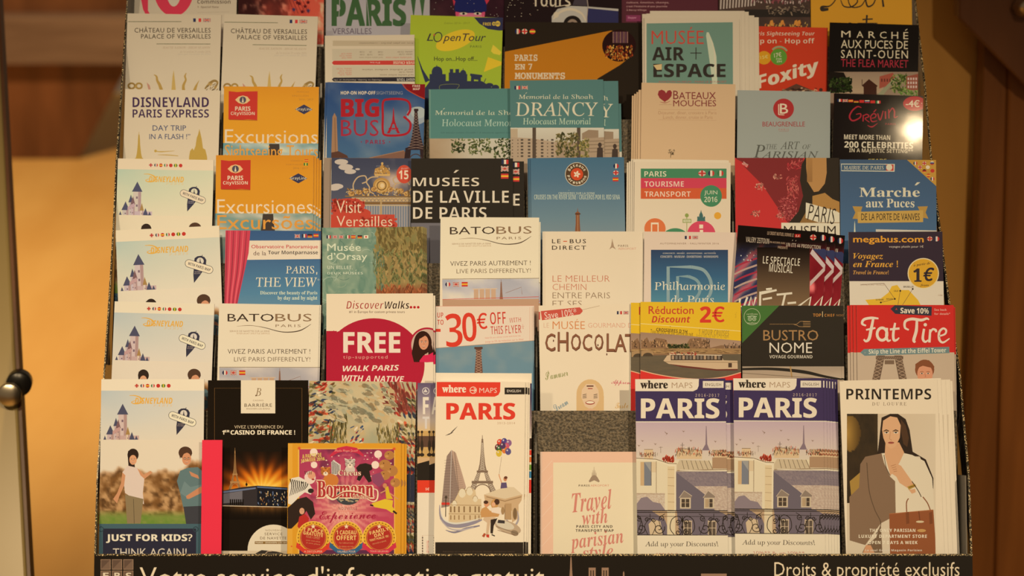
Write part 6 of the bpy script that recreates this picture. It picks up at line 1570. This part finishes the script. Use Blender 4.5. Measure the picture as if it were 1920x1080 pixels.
curve([(918, 775), (945, 768), (950, 750), (932, 745), (916, 765), (925, 795), (958, 790)], [5, 7, 8, 8, 8, 8, 4], RH); line([(935, 735), (952, 716)], 7, RH); curve([(962, 742), (978, 785), (998, 725)], [7, 9, 6], RH); curve([(1012, 728), (1014, 778)], 9, RH); curve([(1036, 775), (1034, 715)], 8, RH); curve([(1036, 740), (1058, 708), (1072, 730), (1072, 768), (1094, 760)], [5, 9, 10, 9, 4], RH); curve([(895, 820), (925, 830), (962, 806)], [3, 9, 2], RH); T('PARIS', 1012, 805, 1080, 818, '8A2428', 'b')
P('cream_lettering'); T('MEET MORE THAN', 742, 882, 1044, 914, 'D0BC94', 'b', rot=1); T('200 CELEBRITIES', 744, 928, 1194, 970, 'D8C49C', 'b', rot=1, off=.006); T('IN A MAJESTIC SETTING**', 776, 972, 1194, 1006, 'C8B48C', 'b', rot=1)
T('STARS', 900, 1040, 1020, 1056, 'C8A840', 'b')

# ================================================================ sixth tier


def versailles():
    V(180, 0, 3.6)
    P('green_rules'); line([(216, 146), (576, 146)], 3.5, '3C4E2A'); line([(408, 296), (772, 297)], 3.5, '3C4E2A')
    P('dark_serif_lettering'); T('CHÂTEAU DE VERSAILLES', 260, 180, 774, 220, '382C20', 'r', off=.004, sp=1.08); T('PALACE OF VERSAILLES', 304, 230, 774, 261, '382C20', 'r', off=.004, sp=1.08)
    T('HAUTE SAISON - HIGH SEASON', 450, 314, 772, 328, 'A08C70', 'i'); T('du 1er avril au 31 octobre 2016', 568, 342, 772, 356, 'A8967A', 'i'); T('from april 1 to october 31, 2016', 552, 360, 772, 374, 'B0A084', 'i'); flag('fr', 656, 124, 54, 24); flag('uk', 722, 124, 52, 24)
    P('gold_rays'); G = 'A8823C'
    curve([(390, 504), (408, 516), (414, 545), (430, 575), (452, 640)], [3, 12, 16, 20, 26], G); poly([(524, 472), (530, 520), (540, 620), (508, 620), (516, 520)], 'B8944C'); curve([(610, 492), (600, 515), (606, 540), (590, 580), (594, 640)], [3, 12, 12, 18, 26], G); poly([(698, 538), (685, 575), (668, 640), (640, 640), (668, 580)], G); poly([(342, 556), (362, 575), (378, 640), (362, 640)], 'B0806A')
    arc(240, 580, 22, 18, 0, 360, 12, '8E6A30', 14); arc(290, 580, 20, 18, 0, 360, 12, '9A7636', 14); curve([(262, 590), (275, 575)], 12, G); curve([(735, 600), (770, 560), (800, 545), (820, 560), (800, 600)], [10, 16, 16, 12, 8], '8A6A34'); dabs(735, 550, 822, 610, 22, ['5A4424', 'B08A48', '7A5A2C'], 24, 5, (-60, -20), 3)
    ell(520, 900, 290, 280, 'B8944C')


sheet('palace_leaflet', 'cream palace leaflet with gold rays, standing directly above the violet-lettered cream leaflet', 'leaflet', 6, (239, 25), (415, 28), n=12, th=2)
versailles()
sheet('palace_leaflet', 'cream palace leaflet with gold rays, standing directly above the orange Excursions booklet', 'leaflet', 6, (420, 26), (596, 31), n=12, th=2, ref=((239, 25), (415, 28)))
versailles()

pl = sheet('price_leaflet', 'cream leaflet standing upside down, with red and dark bands of small print', 'leaflet', 6, (609, 67), (777, 65), n=17, th=1.5)
V(590, 0, 3.6)
P('tan_table_rows'); rect(122, 274, 680, 310, 'B09C78'); rect(118, 330, 682, 408, 'B8A480'); rect(118, 444, 684, 522, 'B8A480')
P('red_band'); poly([(128, 410), (690, 408), (690, 438), (128, 438), (116, 424)], 'B83228'); P('lettering', sub=True); T('RIVER CRUISE', 530, 414, 682, 432, 'E0C0A0', 'b', rot=180); T('Prix', 372, 418, 440, 428, 'D8A890', 'r', rot=180)
P('dark_band'); poly([(128, 524), (692, 520), (692, 550), (128, 550), (116, 537)], '1C1A26'); T('NIGHT TOUR', 554, 528, 680, 546, 'B8A890', 'b', rot=180); T('Monday to Sunday, departures at 19h', 130, 533, 450, 545, 'A89C88', 'r', rot=180)
P('small_lettering'); T('Avec un plan pocket - comentario', 300, 284, 676, 298, '6A5A44', 'i', rot=180)
for y, x0_, x1_, c_ in ((346, 560, 660, '6A5A48'), (362, 570, 660, '6A5A48'), (384, 480, 656, 'B85A48'), (346, 304, 336, '6A5A48'), (346, 370, 386, '6A5A48'), (346, 428, 460, '6A5A48'), (364, 306, 336, '6A5A48'), (364, 354, 388, '6A5A48'), (364, 430, 460, '6A5A48'), (384, 300, 460, '8A7A60'), (358, 180, 250, 'B85A48'), (372, 168, 250, 'B85A48'), (386, 184, 250, 'B85A48'), (460, 148, 250, 'B85A48'), (474, 168, 250, 'B85A48'), (488, 156, 250, 'B85A48'), (500, 170, 250, 'B85A48'), (466, 320, 666, '6A5A48'), (482, 570, 666, '6A5A48'), (502, 440, 670, '6A5A48')):
    T('tarif adulte enfant visite' if x1_ - x0_ > 150 else 'adulte 12.50' if x1_ - x0_ > 60 else '12.00', x0_, y, x1_, y + 10, c_, 'r', rot=180)

ot = sheet('open_bus_leaflet', 'lime green leaflet with a navy skyline silhouette and a yellow ellipse', 'leaflet', 6, (770, 28), (943, 33), n=8, th=2)
V(590, 0, 3.6)
P('lime_field'); grad(640, 90, 1290, 1100, [(0, '9CA222'), (.5, '92A024'), (1, '8A9A22')])
P('yellow_ellipse'); ell(950, 272, 138, 60, 'D8A820', rot=-20, n=30); 
P('dark_wordmark'); T('L', 756, 226, 800, 276, '2A2A30', 'r', shear=.3, off=.004); arc(832, 250, 26, 32, 0, 360, 7, '2A2A30', 20, 20); star(806, 236, 10, 'B8502C'); T('penTour', 866, 226, 1156, 294, '2A2A30', 'r', shear=.3, off=.004); T('PARIS', 1050, 306, 1126, 322, '4A5020', 'r', sp=1.2)
T('Hop on...Hop off...', 806, 382, 1098, 420, '2E3220', 'r', off=.010); T('Édition 2016 - 2017', 874, 140, 1046, 162, '6A7020', 'i')
P('navy_corner'); poly([(1076, 118), (1290, 118), (1290, 206), (1240, 206), (1170, 196), (1112, 160)], '20264A'); P('lettering', sub=True); T('FREE', 1136, 152, 1190, 172, 'D8A838', 'b'); ell(1210, 160, 13, 13, 'D8A838'); ell(1236, 160, 17, 19, 'D8A838'); T('WIFI', 1202, 154, 1248, 167, '20264A', 'b')
P('yellow_shapes'); poly([(1204, 302), (1262, 352), (1250, 372), (1206, 362), (1190, 345)], 'D8B030'); poly([(1170, 385), (1268, 420), (1268, 436), (1142, 486)], 'D8A820')
P('navy_skyline'); K_ = '1E2A48'
ell(826, 478, 34, 30, K_, 180, 360); line([(824, 440), (824, 470)], 5, K_); rect(790, 476, 862, 505, K_); rect(775, 500, 885, 560, K_); rect(912, 466, 935, 540, K_); rect(950, 466, 975, 540, K_); rect(905, 490, 1000, 560, K_); ell(1002, 500, 22, 28, K_); line([(1002, 462), (1002, 490)], 4, K_); rect(980, 500, 1030, 560, K_)
poly([(1048, 508), (1050, 496), (1130, 506), (1132, 520), (1122, 522), (1122, 560), (1104, 560), (1104, 540), (1076, 536), (1074, 560), (1054, 556), (1056, 516)], K_); line([(1156, 530), (1136, 570)], 5, K_); ell(1180, 574, 26, 14, K_); ell(1220, 592, 26, 20, K_)
poly([(740, 600), (780, 545), (1130, 548), (1210, 600), (1260, 620), (1260, 1200), (700, 1200)], K_); line([(694, 380), (724, 470), (762, 550)], [2, 12, 34], K_); curve([(850, 620), (850, 575), (970, 570), (960, 600)], 3, '6A7240')

sheet('monuments_leaflet', 'wide dark leaflet with an orange wedge and a round photo of lit windows', 'leaflet', 6, (947, 41), (1206, 43), n=5, th=2, paper='2A2218', mat=M_GLOSS)
V(940, 0, 3.6)
P('orange_wedge'); poly([(10, 352), (740, 206), (790, 215), (850, 400), (800, 440), (650, 530), (400, 1200), (10, 1200)], 'B06A1A')
P('round_photo'); ell(795, 308, 114, 108, '2A1612', n=40)
for k in range(9): rect(752 + k * 12, 214, 759 + k * 12, 290, '6A4A5A' if k % 2 else '8A6A60')
dabs(700, 310, 885, 390, 190, ['B0481C', 'D87A2C', '5A2214', 'E0A048', '3A1810', '8A3018'], 18, 8, (50, 130), 5); dabs(745, 370, 850, 408, 50, ['C0601C', '5A2214', 'D88A3A'], 14, 8, (0, 180), 6)
P('stencil_lettering'); T('PARIS', 88, 368, 244, 412, 'CCB48A', 'm', off=.02); T('EN 7', 90, 430, 208, 470, 'CCB48A', 'm', off=.02); T('MONUMENTS', 90, 490, 430, 534, 'CCB48A', 'm', off=.02)
P('flag_row'); flag('fr', 92, 194, 36, 36, True); flag('uk', 138, 194, 38, 36, True); flag('es', 190, 196, 40, 34, True)

ma = sheet('air_museum_leaflet', 'white-edged teal leaflet with red and black capitals and a pale plane wing', 'leaflet', 6, (1208, 33), (1386, 33), n=18, th=1.2)
V(940, 0, 3.6)
P('teal_field'); poly([(980, 158), (1562, 150), (1566, 1200), (980, 1200)], '62887A')
P('plane_wing'); poly([(1382, 240), (1386, 218), (1400, 218), (1430, 290), (1452, 380), (1458, 520), (1458, 1200), (1428, 1200), (1422, 540), (1404, 400)], 'B8B8A0'); line([(1404, 230), (1438, 340), (1448, 500)], [2, 6, 8], 'CCC8B0')
P('red_title'); T('MUSÉE', 1014, 182, 1366, 298, 'B83C2C', 'r', off=-.006)
P('black_title'); T('AIR', 1018, 318, 1234, 408, '221E1C', 'b', off=.006); line([(1276, 358), (1352, 358)], 6, '221E1C'); line([(1314, 320), (1314, 402)], 6, '221E1C'); T('ESPACE', 1026, 430, 1514, 522, '221E1C', 'b', off=.008); poly([(1026, 440), (1084, 432), (1082, 470), (1050, 472)], 'C8A468'); T('AVIATION MUSEUM - PARIS LE BOURGET', 1060, 546, 1520, 558, 'A84A3C', 'r')
for i, (dx, dy) in enumerate(((-1.5, 4.2), (2.4, 5.2), (6.5, 8.5), (11.0, 8.0), (17.0, 4.5), (22, 3.0))): behind(ma, dx - (0 if i else .5), dy, 2.2 * (i + 1), ORD[i] + ' white-edged air museum leaflet of the untidy fan, counted from the front', 'fanned air museum leaflets')

fx = sheet('red_bus_leaflet', 'orange-red leaflet with slanted white lettering and a green price disc', 'leaflet', 6, (1415, 49), (1552, 52), n=2.4, th=1.2, mat=M_GLOSS, paper='B83A1E')
V(1370, 0, 3.49)
P('red_field'); grad(150, 170, 640, 1200, [(0, 'BC3A20'), (1, 'B8361C')])
P('white_lettering'); T('Paris Sightseeing Tour', 130, 206, 550, 240, 'DCB898', 'x', off=-.01); T('Hop on - Hop off', 120, 250, 548, 294, 'E0BC9C', 'b', off=-.01)
T('Foxity', 158, 436, 590, 552, 'DCC8AC', 'x', off=.012, rot=-16)
P('price_discs'); ell(218, 378, 46, 44, 'C88820', n=24); T('15€', 194, 362, 244, 384, 'DCB860', 'r', off=.01, rot=-8); arc(318, 362, 58, 56, -140, -30, 12, '8A9A70', 12); ell(314, 372, 54, 54, '5A8A30', n=28); T('17€', 284, 344, 332, 374, 'D0D098', 'r', off=.01, rot=-8); T('FOR', 298, 380, 334, 392, 'C0C888', 'b'); T('2H', 300, 396, 334, 408, 'C0C888', 'b')
P('roof_picture'); poly([(318, 600), (430, 548), (560, 600)], '5A3A2A'); dabs(340, 575, 560, 606, 40, ['8A6A4A', '3A2A20', 'C8A070'], 24, 8, (-20, 20), 3); ell(590, 588, 12, 12, '4A2A20')

sheet('flea_market_leaflet', 'black leaflet with widely spaced white capitals above a photo of a roofed market', 'leaflet', 6, (1556, 42), (1723, 47), n=10, th=1.5, paper='1A1612', mat=M_GLOSS)
V(1370, 0, 3.49)
P('white_lettering'); T('MARCHÉ', 722, 200, 1162, 248, 'CCB488', 'r', sp=1.9, off=.004) if False else None
for ch, x in zip('MARCHE', (724, 824, 902, 976, 1052, 1130)): T(ch, x, 202 + (x - 724) * .02, x + (60 if ch == 'M' else 44 if ch != 'E' else 32), 244 + (x - 724) * .03, 'CCB488', 'r', off=.002)
line([(1142, 200), (1156, 190)], 5, 'CCB488')
T('AUX PUCES DE', 722, 264, 1160, 318, 'CCB488', 'r', rot=1); T('SAINT-OUEN', 722, 328, 1160, 382, 'CCB488', 'r', sp=1.2, rot=.5)
P('red_lettering'); T('THE FLEA MARKET', 722, 390, 1162, 440, '9E2C32', 'r', rot=1)
P('market_photo'); rect(640, 470, 1240, 1200, '8C7A64'); grad(760, 476, 1000, 610, [(0, '8E7E68'), (1, 'A8906C')]); poly([(640, 468), (740, 474), (800, 600), (640, 610)], '1E1812'); dabs(650, 510, 790, 605, 110, ['2A3818', '3E4A22', '1A2210'], 28, 13, (0, 180), 2)
poly([(858, 560), (905, 518), (962, 562), (955, 570), (955, 620), (870, 620), (870, 570)], '3E2014'); line([(860, 520), (860, 560)], 4, '3E2014'); poly([(975, 500), (1060, 476), (1080, 500), (1030, 560), (972, 580)], '9A4A34')
for k in range(4): rect(985 + k * 18, 515, 993 + k * 18, 535, '5A2A20')
poly([(1080, 500), (1110, 480), (1000, 620), (960, 620)], '8A9070'); dabs(1050, 490, 1165, 600, 120, ['4A5E24', '6A7A34', '3A4A1C', '8A9050'], 26, 10, (0, 180), 3); poly([(1150, 500), (1240, 480), (1240, 590), (1150, 590)], '8E4A34')
for k in range(5):
    for j in range(3): rect(1158 + k * 17, 508 + j * 26, 1168 + k * 17, 524 + j * 26, 'C8A890')
dabs(1100, 585, 1240, 625, 60, ['6A8A34', '8AA050', '4A6A24'], 24, 8, (0, 180), 5)

# ================================================================ seventh tier, cut by the picture's upper edge
sheet('rate_leaflet', 'white leaflet with big red round figures and the word Commission', 'leaflet', 7, (255, -112), (446, -110), n=8, th=2)
V(180, 0, 3.6)
P('red_figures'); line([(318, -200), (318, 0), (330, 60), (352, 100)], 26, 'B42634'); line([(340, -200), (340, 90)], 22, 'B42634'); ell(525, -80, 136, 190, 'B42634', n=36); ell(525, -80, 52, 124, 'A89274', n=30)
P('dark_lettering'); T('Commission', 684, -4, 908, 25, '4A3C30', 'b', off=-.006); T('1- Special Rate', 684, 40, 828, 58, '6A5A48', 'b'); line([(686, 84), (900, 80)], 1.5, '8A7A60')
T('0%', 684, -120, 860, -40, '4A3C30', 'b')

sheet('night_show_leaflet', 'dark to glowing red leaflet with a lattice of stars', 'leaflet', 7, (448, -112), (608, -112), n=5, th=2, mat=M_GLOSS)
V(180, 0, 3.6)
P('red_glow_photo'); grid(960, -420, 1570, 300, 50, 60, lambda u, v: np.clip(mixc('2E1410', 'B8442E', np.clip(u * 1.5 - .35 + (fbm(u * 6, v * 6, 2) - .5) * 1.2, 0, 1)) + np.clip(fbm(u * 14, v * 14, 7) - .58, 0, 1)[:, None] * np.array((420, 300, 220)), 0, 215))
R = random.Random(2)
for k in range(16): star(1330 + R.uniform(-60, 110), R.uniform(-60, 80), 16, '4A1414' if k % 3 else '2A3050', 5, .5)
for k in range(5): line([(1290 + k * 22, -40), (1340 + k * 24, 90)], 3, '5A1A18')

sheet('shopping_city_leaflet', 'grey leaflet with stencil-like green PARIS capitals', 'leaflet', 7, (612, -112), (806, -112), n=9, th=2, paper='8A8078')
V(590, 0, 3.6)
P('green_title'); T('PARIS', 114, -10, 618, 178, '2A4A28', 'b', off=.02); poly([(648, -10), (684, -10), (668, 125)], '2A4A28'); poly([(708, -10), (744, -10), (728, 130)], '2A4A28')
line([(170, -20), (160, 190)], 4, '8A8078'); line([(350, -20), (372, 190)], 4, '8A8078')
P('violet_lettering'); T('VERSAILLES', 120, 190, 384, 230, '4A4250', 'r', off=.002); T('PROMENADES', 120, -120, 560, -40, '4A4250', 'r')

sheet('cabaret_leaflet', 'dark leaflet with a face lit pink under a deep blue fringe', 'leaflet', 7, (806, -112), (946, -112), n=5, th=2, mat=M_GLOSS, paper='241416')
V(590, 0, 3.6)
P('face_photo'); grid(780, -400, 1280, 140, 30, 30, lambda u, v: mixc('1E1014', '3A1C20', fbm(u * 7, v * 7, 2))); ell(1050, 90, 100, 90, 'A83C50'); ell(1050, 110, 80, 70, 'C05A64')
rect(945, -80, 1160, 72, '1A1E48'); ell(1052, 72, 108, 16, '1A1E48')
for x in (1005, 1100): ell(x, 92, 26, 9, 'D8A0A0'); ell(x, 92, 9, 8, '1A1018'); line([(x - 30, 84), (x, 78), (x + 30, 86)], [2, 6, 3], '1A1018'); 
poly([(930, -10), (950, 10), (940, 40)], 'A02A30'); poly([(1145, -10), (1180, 0), (1160, 30)], 'A02A30')
R = random.Random(4)
for k in range(26): ell(R.uniform(785, 1270), R.uniform(-60, 135), 2.2, 2.2, 'A08C88', n=6)

sheet('car_tour_leaflet', 'dark starry leaflet with white Tours lettering above a small vintage car', 'leaflet', 7, (946, -112), (1165, -112), n=8, th=2, paper='1E1412', mat=M_GLOSS)
V(940, 0, 3.6)
P('car_picture'); poly([(340, 110), (380, 60), (470, 40), (590, 45), (790, 60), (790, 160), (340, 160)], '9A8A7A'); poly([(580, 55), (790, 75), (790, 160), (580, 160)], '2A2A48'); line([(575, -40), (585, 40), (575, 150)], 5, '8A7A68'); poly([(500, -20), (575, -40), (580, 40), (480, 35)], '3A3438'); curve([(350, 130), (400, 80), (470, 62), (540, 90), (570, 140)], [10, 16, 18, 14, 8], 'C0B09C'); ell(480, 165, 62, 60, '1E1814'); ell(480, 165, 36, 36, '7A6A58'); ell(480, 165, 18, 18, '3A302A'); ell(370, 100, 18, 20, 'B8A890'); line([(360, 45), (470, 30)], 5, 'B8A890')
P('white_lettering'); T('Tours', 208, -40, 466, 44, 'C8B498', 'b', off=-.012); T('Paris', 208, -160, 440, -60, 'C8B498', 'b')
R = random.Random(8)
for k in range(40): ell(R.uniform(20, 330), R.uniform(-60, 120), R.choice([2, 3, 4]), R.choice([2, 3]), R.choice(['A89888', '7A5A4A', 'C8B8A0']), n=6)

sheet('story_leaflet', 'maroon leaflet with small cream print and a purple button shape', 'leaflet', 7, (1165, -112), (1346, -112), n=5, th=2, paper='44161E')
V(940, 0, 3.6)
P('small_lettering'); T('culture, émotion, champs,', 845, 6, 1132, 26, '9A7268', 'b'); T("c'est l'histoire d'une journée", 845, 32, 1120, 52, '9A7268', 'b'); T('à Bercy Village', 845, 58, 980, 76, '9A7268', 'b')
P('purple_button'); rect(842, 102, 940, 145, '6A2440'); T('Shopper', 854, 112, 912, 130, 'A86A78', 'b')

sheet('crowd_photo_leaflet', 'leaflet photo of pale stripes above a dark crowd and orange lights', 'leaflet', 7, (1347, -112), (1520, -112), n=8, th=2, paper='2A1A16')
V(1370, 0, 3.49)
P('crowd_photo'); grid(-90, -380, 530, 250, 30, 40, lambda u, v: mixc('241814', '4A3428', fbm(u * 5, v * 9, 2))); 
for k in range(12): line([(-60 + k * 20, -60 + (k % 3) * 8), (-66 + k * 20, 60 - k * 2)], 9, 'A08870')
dabs(130, -20, 520, 20, 90, ['7A3A3A', 'A88A74', '5A2A30', '3A2420'], 22, 9, (70, 110), 3); rect(90, 62, 525, 112, '16100E'); dabs(240, 40, 520, 90, 70, ['5A4A3C', '2A2018', '7A6A54'], 26, 8, (0, 180), 4)
for x in (250, 320, 410, 430): poly([(x, 170), (x + 10, 135), (x + 24, 130), (x + 36, 170)], 'B86A24')
dabs(220, 150, 510, 178, 40, ['A85A24', '3A1C14', 'C8843A'], 20, 9, (60, 120), 5)

sheet('tour_booklet', 'amber booklet with black brush handwriting', 'booklet', 7, (1519, -112), (1708, -112), n=10, th=3, paper='AE7216')
V(1370, 0, 3.49)
P('black_brush_lettering'); curve([(640, 60), (600, 62), (600, 45), (650, 38), (690, -10), (710, -90)], [16, 26, 16, 8, 7, 6], '241A12'); curve([(720, 0), (740, 40), (790, 45), (830, 10), (810, -30), (770, -10), (790, 45), (850, 40), (880, 0)], [5, 8, 10, 8, 6, 6, 8, 8, 6], '241A12'); curve([(880, -20), (895, 40), (930, 30), (950, -10)], [8, 12, 9, 7], '241A12'); curve([(990, -30), (1000, 45)], [8, 14], '241A12')
line([(892, 98), (888, 158)], 12, '241A12'); line([(862, 128), (930, 124)], 9, '241A12'); line([(830, 152), (960, 152)], 6, '241A12'); ell(780, 152, 12, 5, '241A12')
flush()

# the rack's pocket dividers, standing in the gaps between the leaflets
for r, px, py in FINS:
    n0, n1 = -4, 3
    P0 = ROW[r - 1]; x0_ = float(on_row(px, py, r, .0115)[0]); ut = u_of(py, r, 4)
    spans = []
    for r_, o_ in ONROW:
        if r_ == r:
            xs = [v_.co.x for v_ in o_.children[0].data.vertices]; xs = xs if o_.children[0].name.startswith('folded') else [v_.co.x for ch_ in o_.children if ch_.name.startswith('folded') for v_ in ch_.data.vertices]
            spans.append((o_.location.x + min(xs), o_.location.x + max(xs)))
    best = None
    for q_ in range(-60, 61):                     # the free gap between the leaflets nearest to where the photo shows the divider
        xq = x0_ + q_ * 1e-4
        room = min(max(a_ - xq, xq - b_) for a_, b_ in spans)
        if room > .0005 and (best is None or abs(q_) - room * 1e4 < best[0]): best = (abs(q_) - room * 1e4, xq, room)
    if best is None: continue
    x = best[1]; hw = min(.0009, best[2] - .0002)
    prof = [(n0, SHELF), (n1 + 9, SHELF), (n1 + 9, ut - .04)] + [(lerp(n1 + 9, n0, (i / 6)), ut - .04 + .04 * math.sin(math.pi / 2 * i / 6)) for i in range(1, 7)]
    def c(xx, n, u): p = P0 + UPL * u + N * n / 1000; return np.array((xx, p[1], p[2]))
    v, f = prism([c(x - hw, *p) for p in prof], [c(x + hw, *p) for p in prof])
    link_mesh('pocket_divider', v, f, BLACKM, rack)
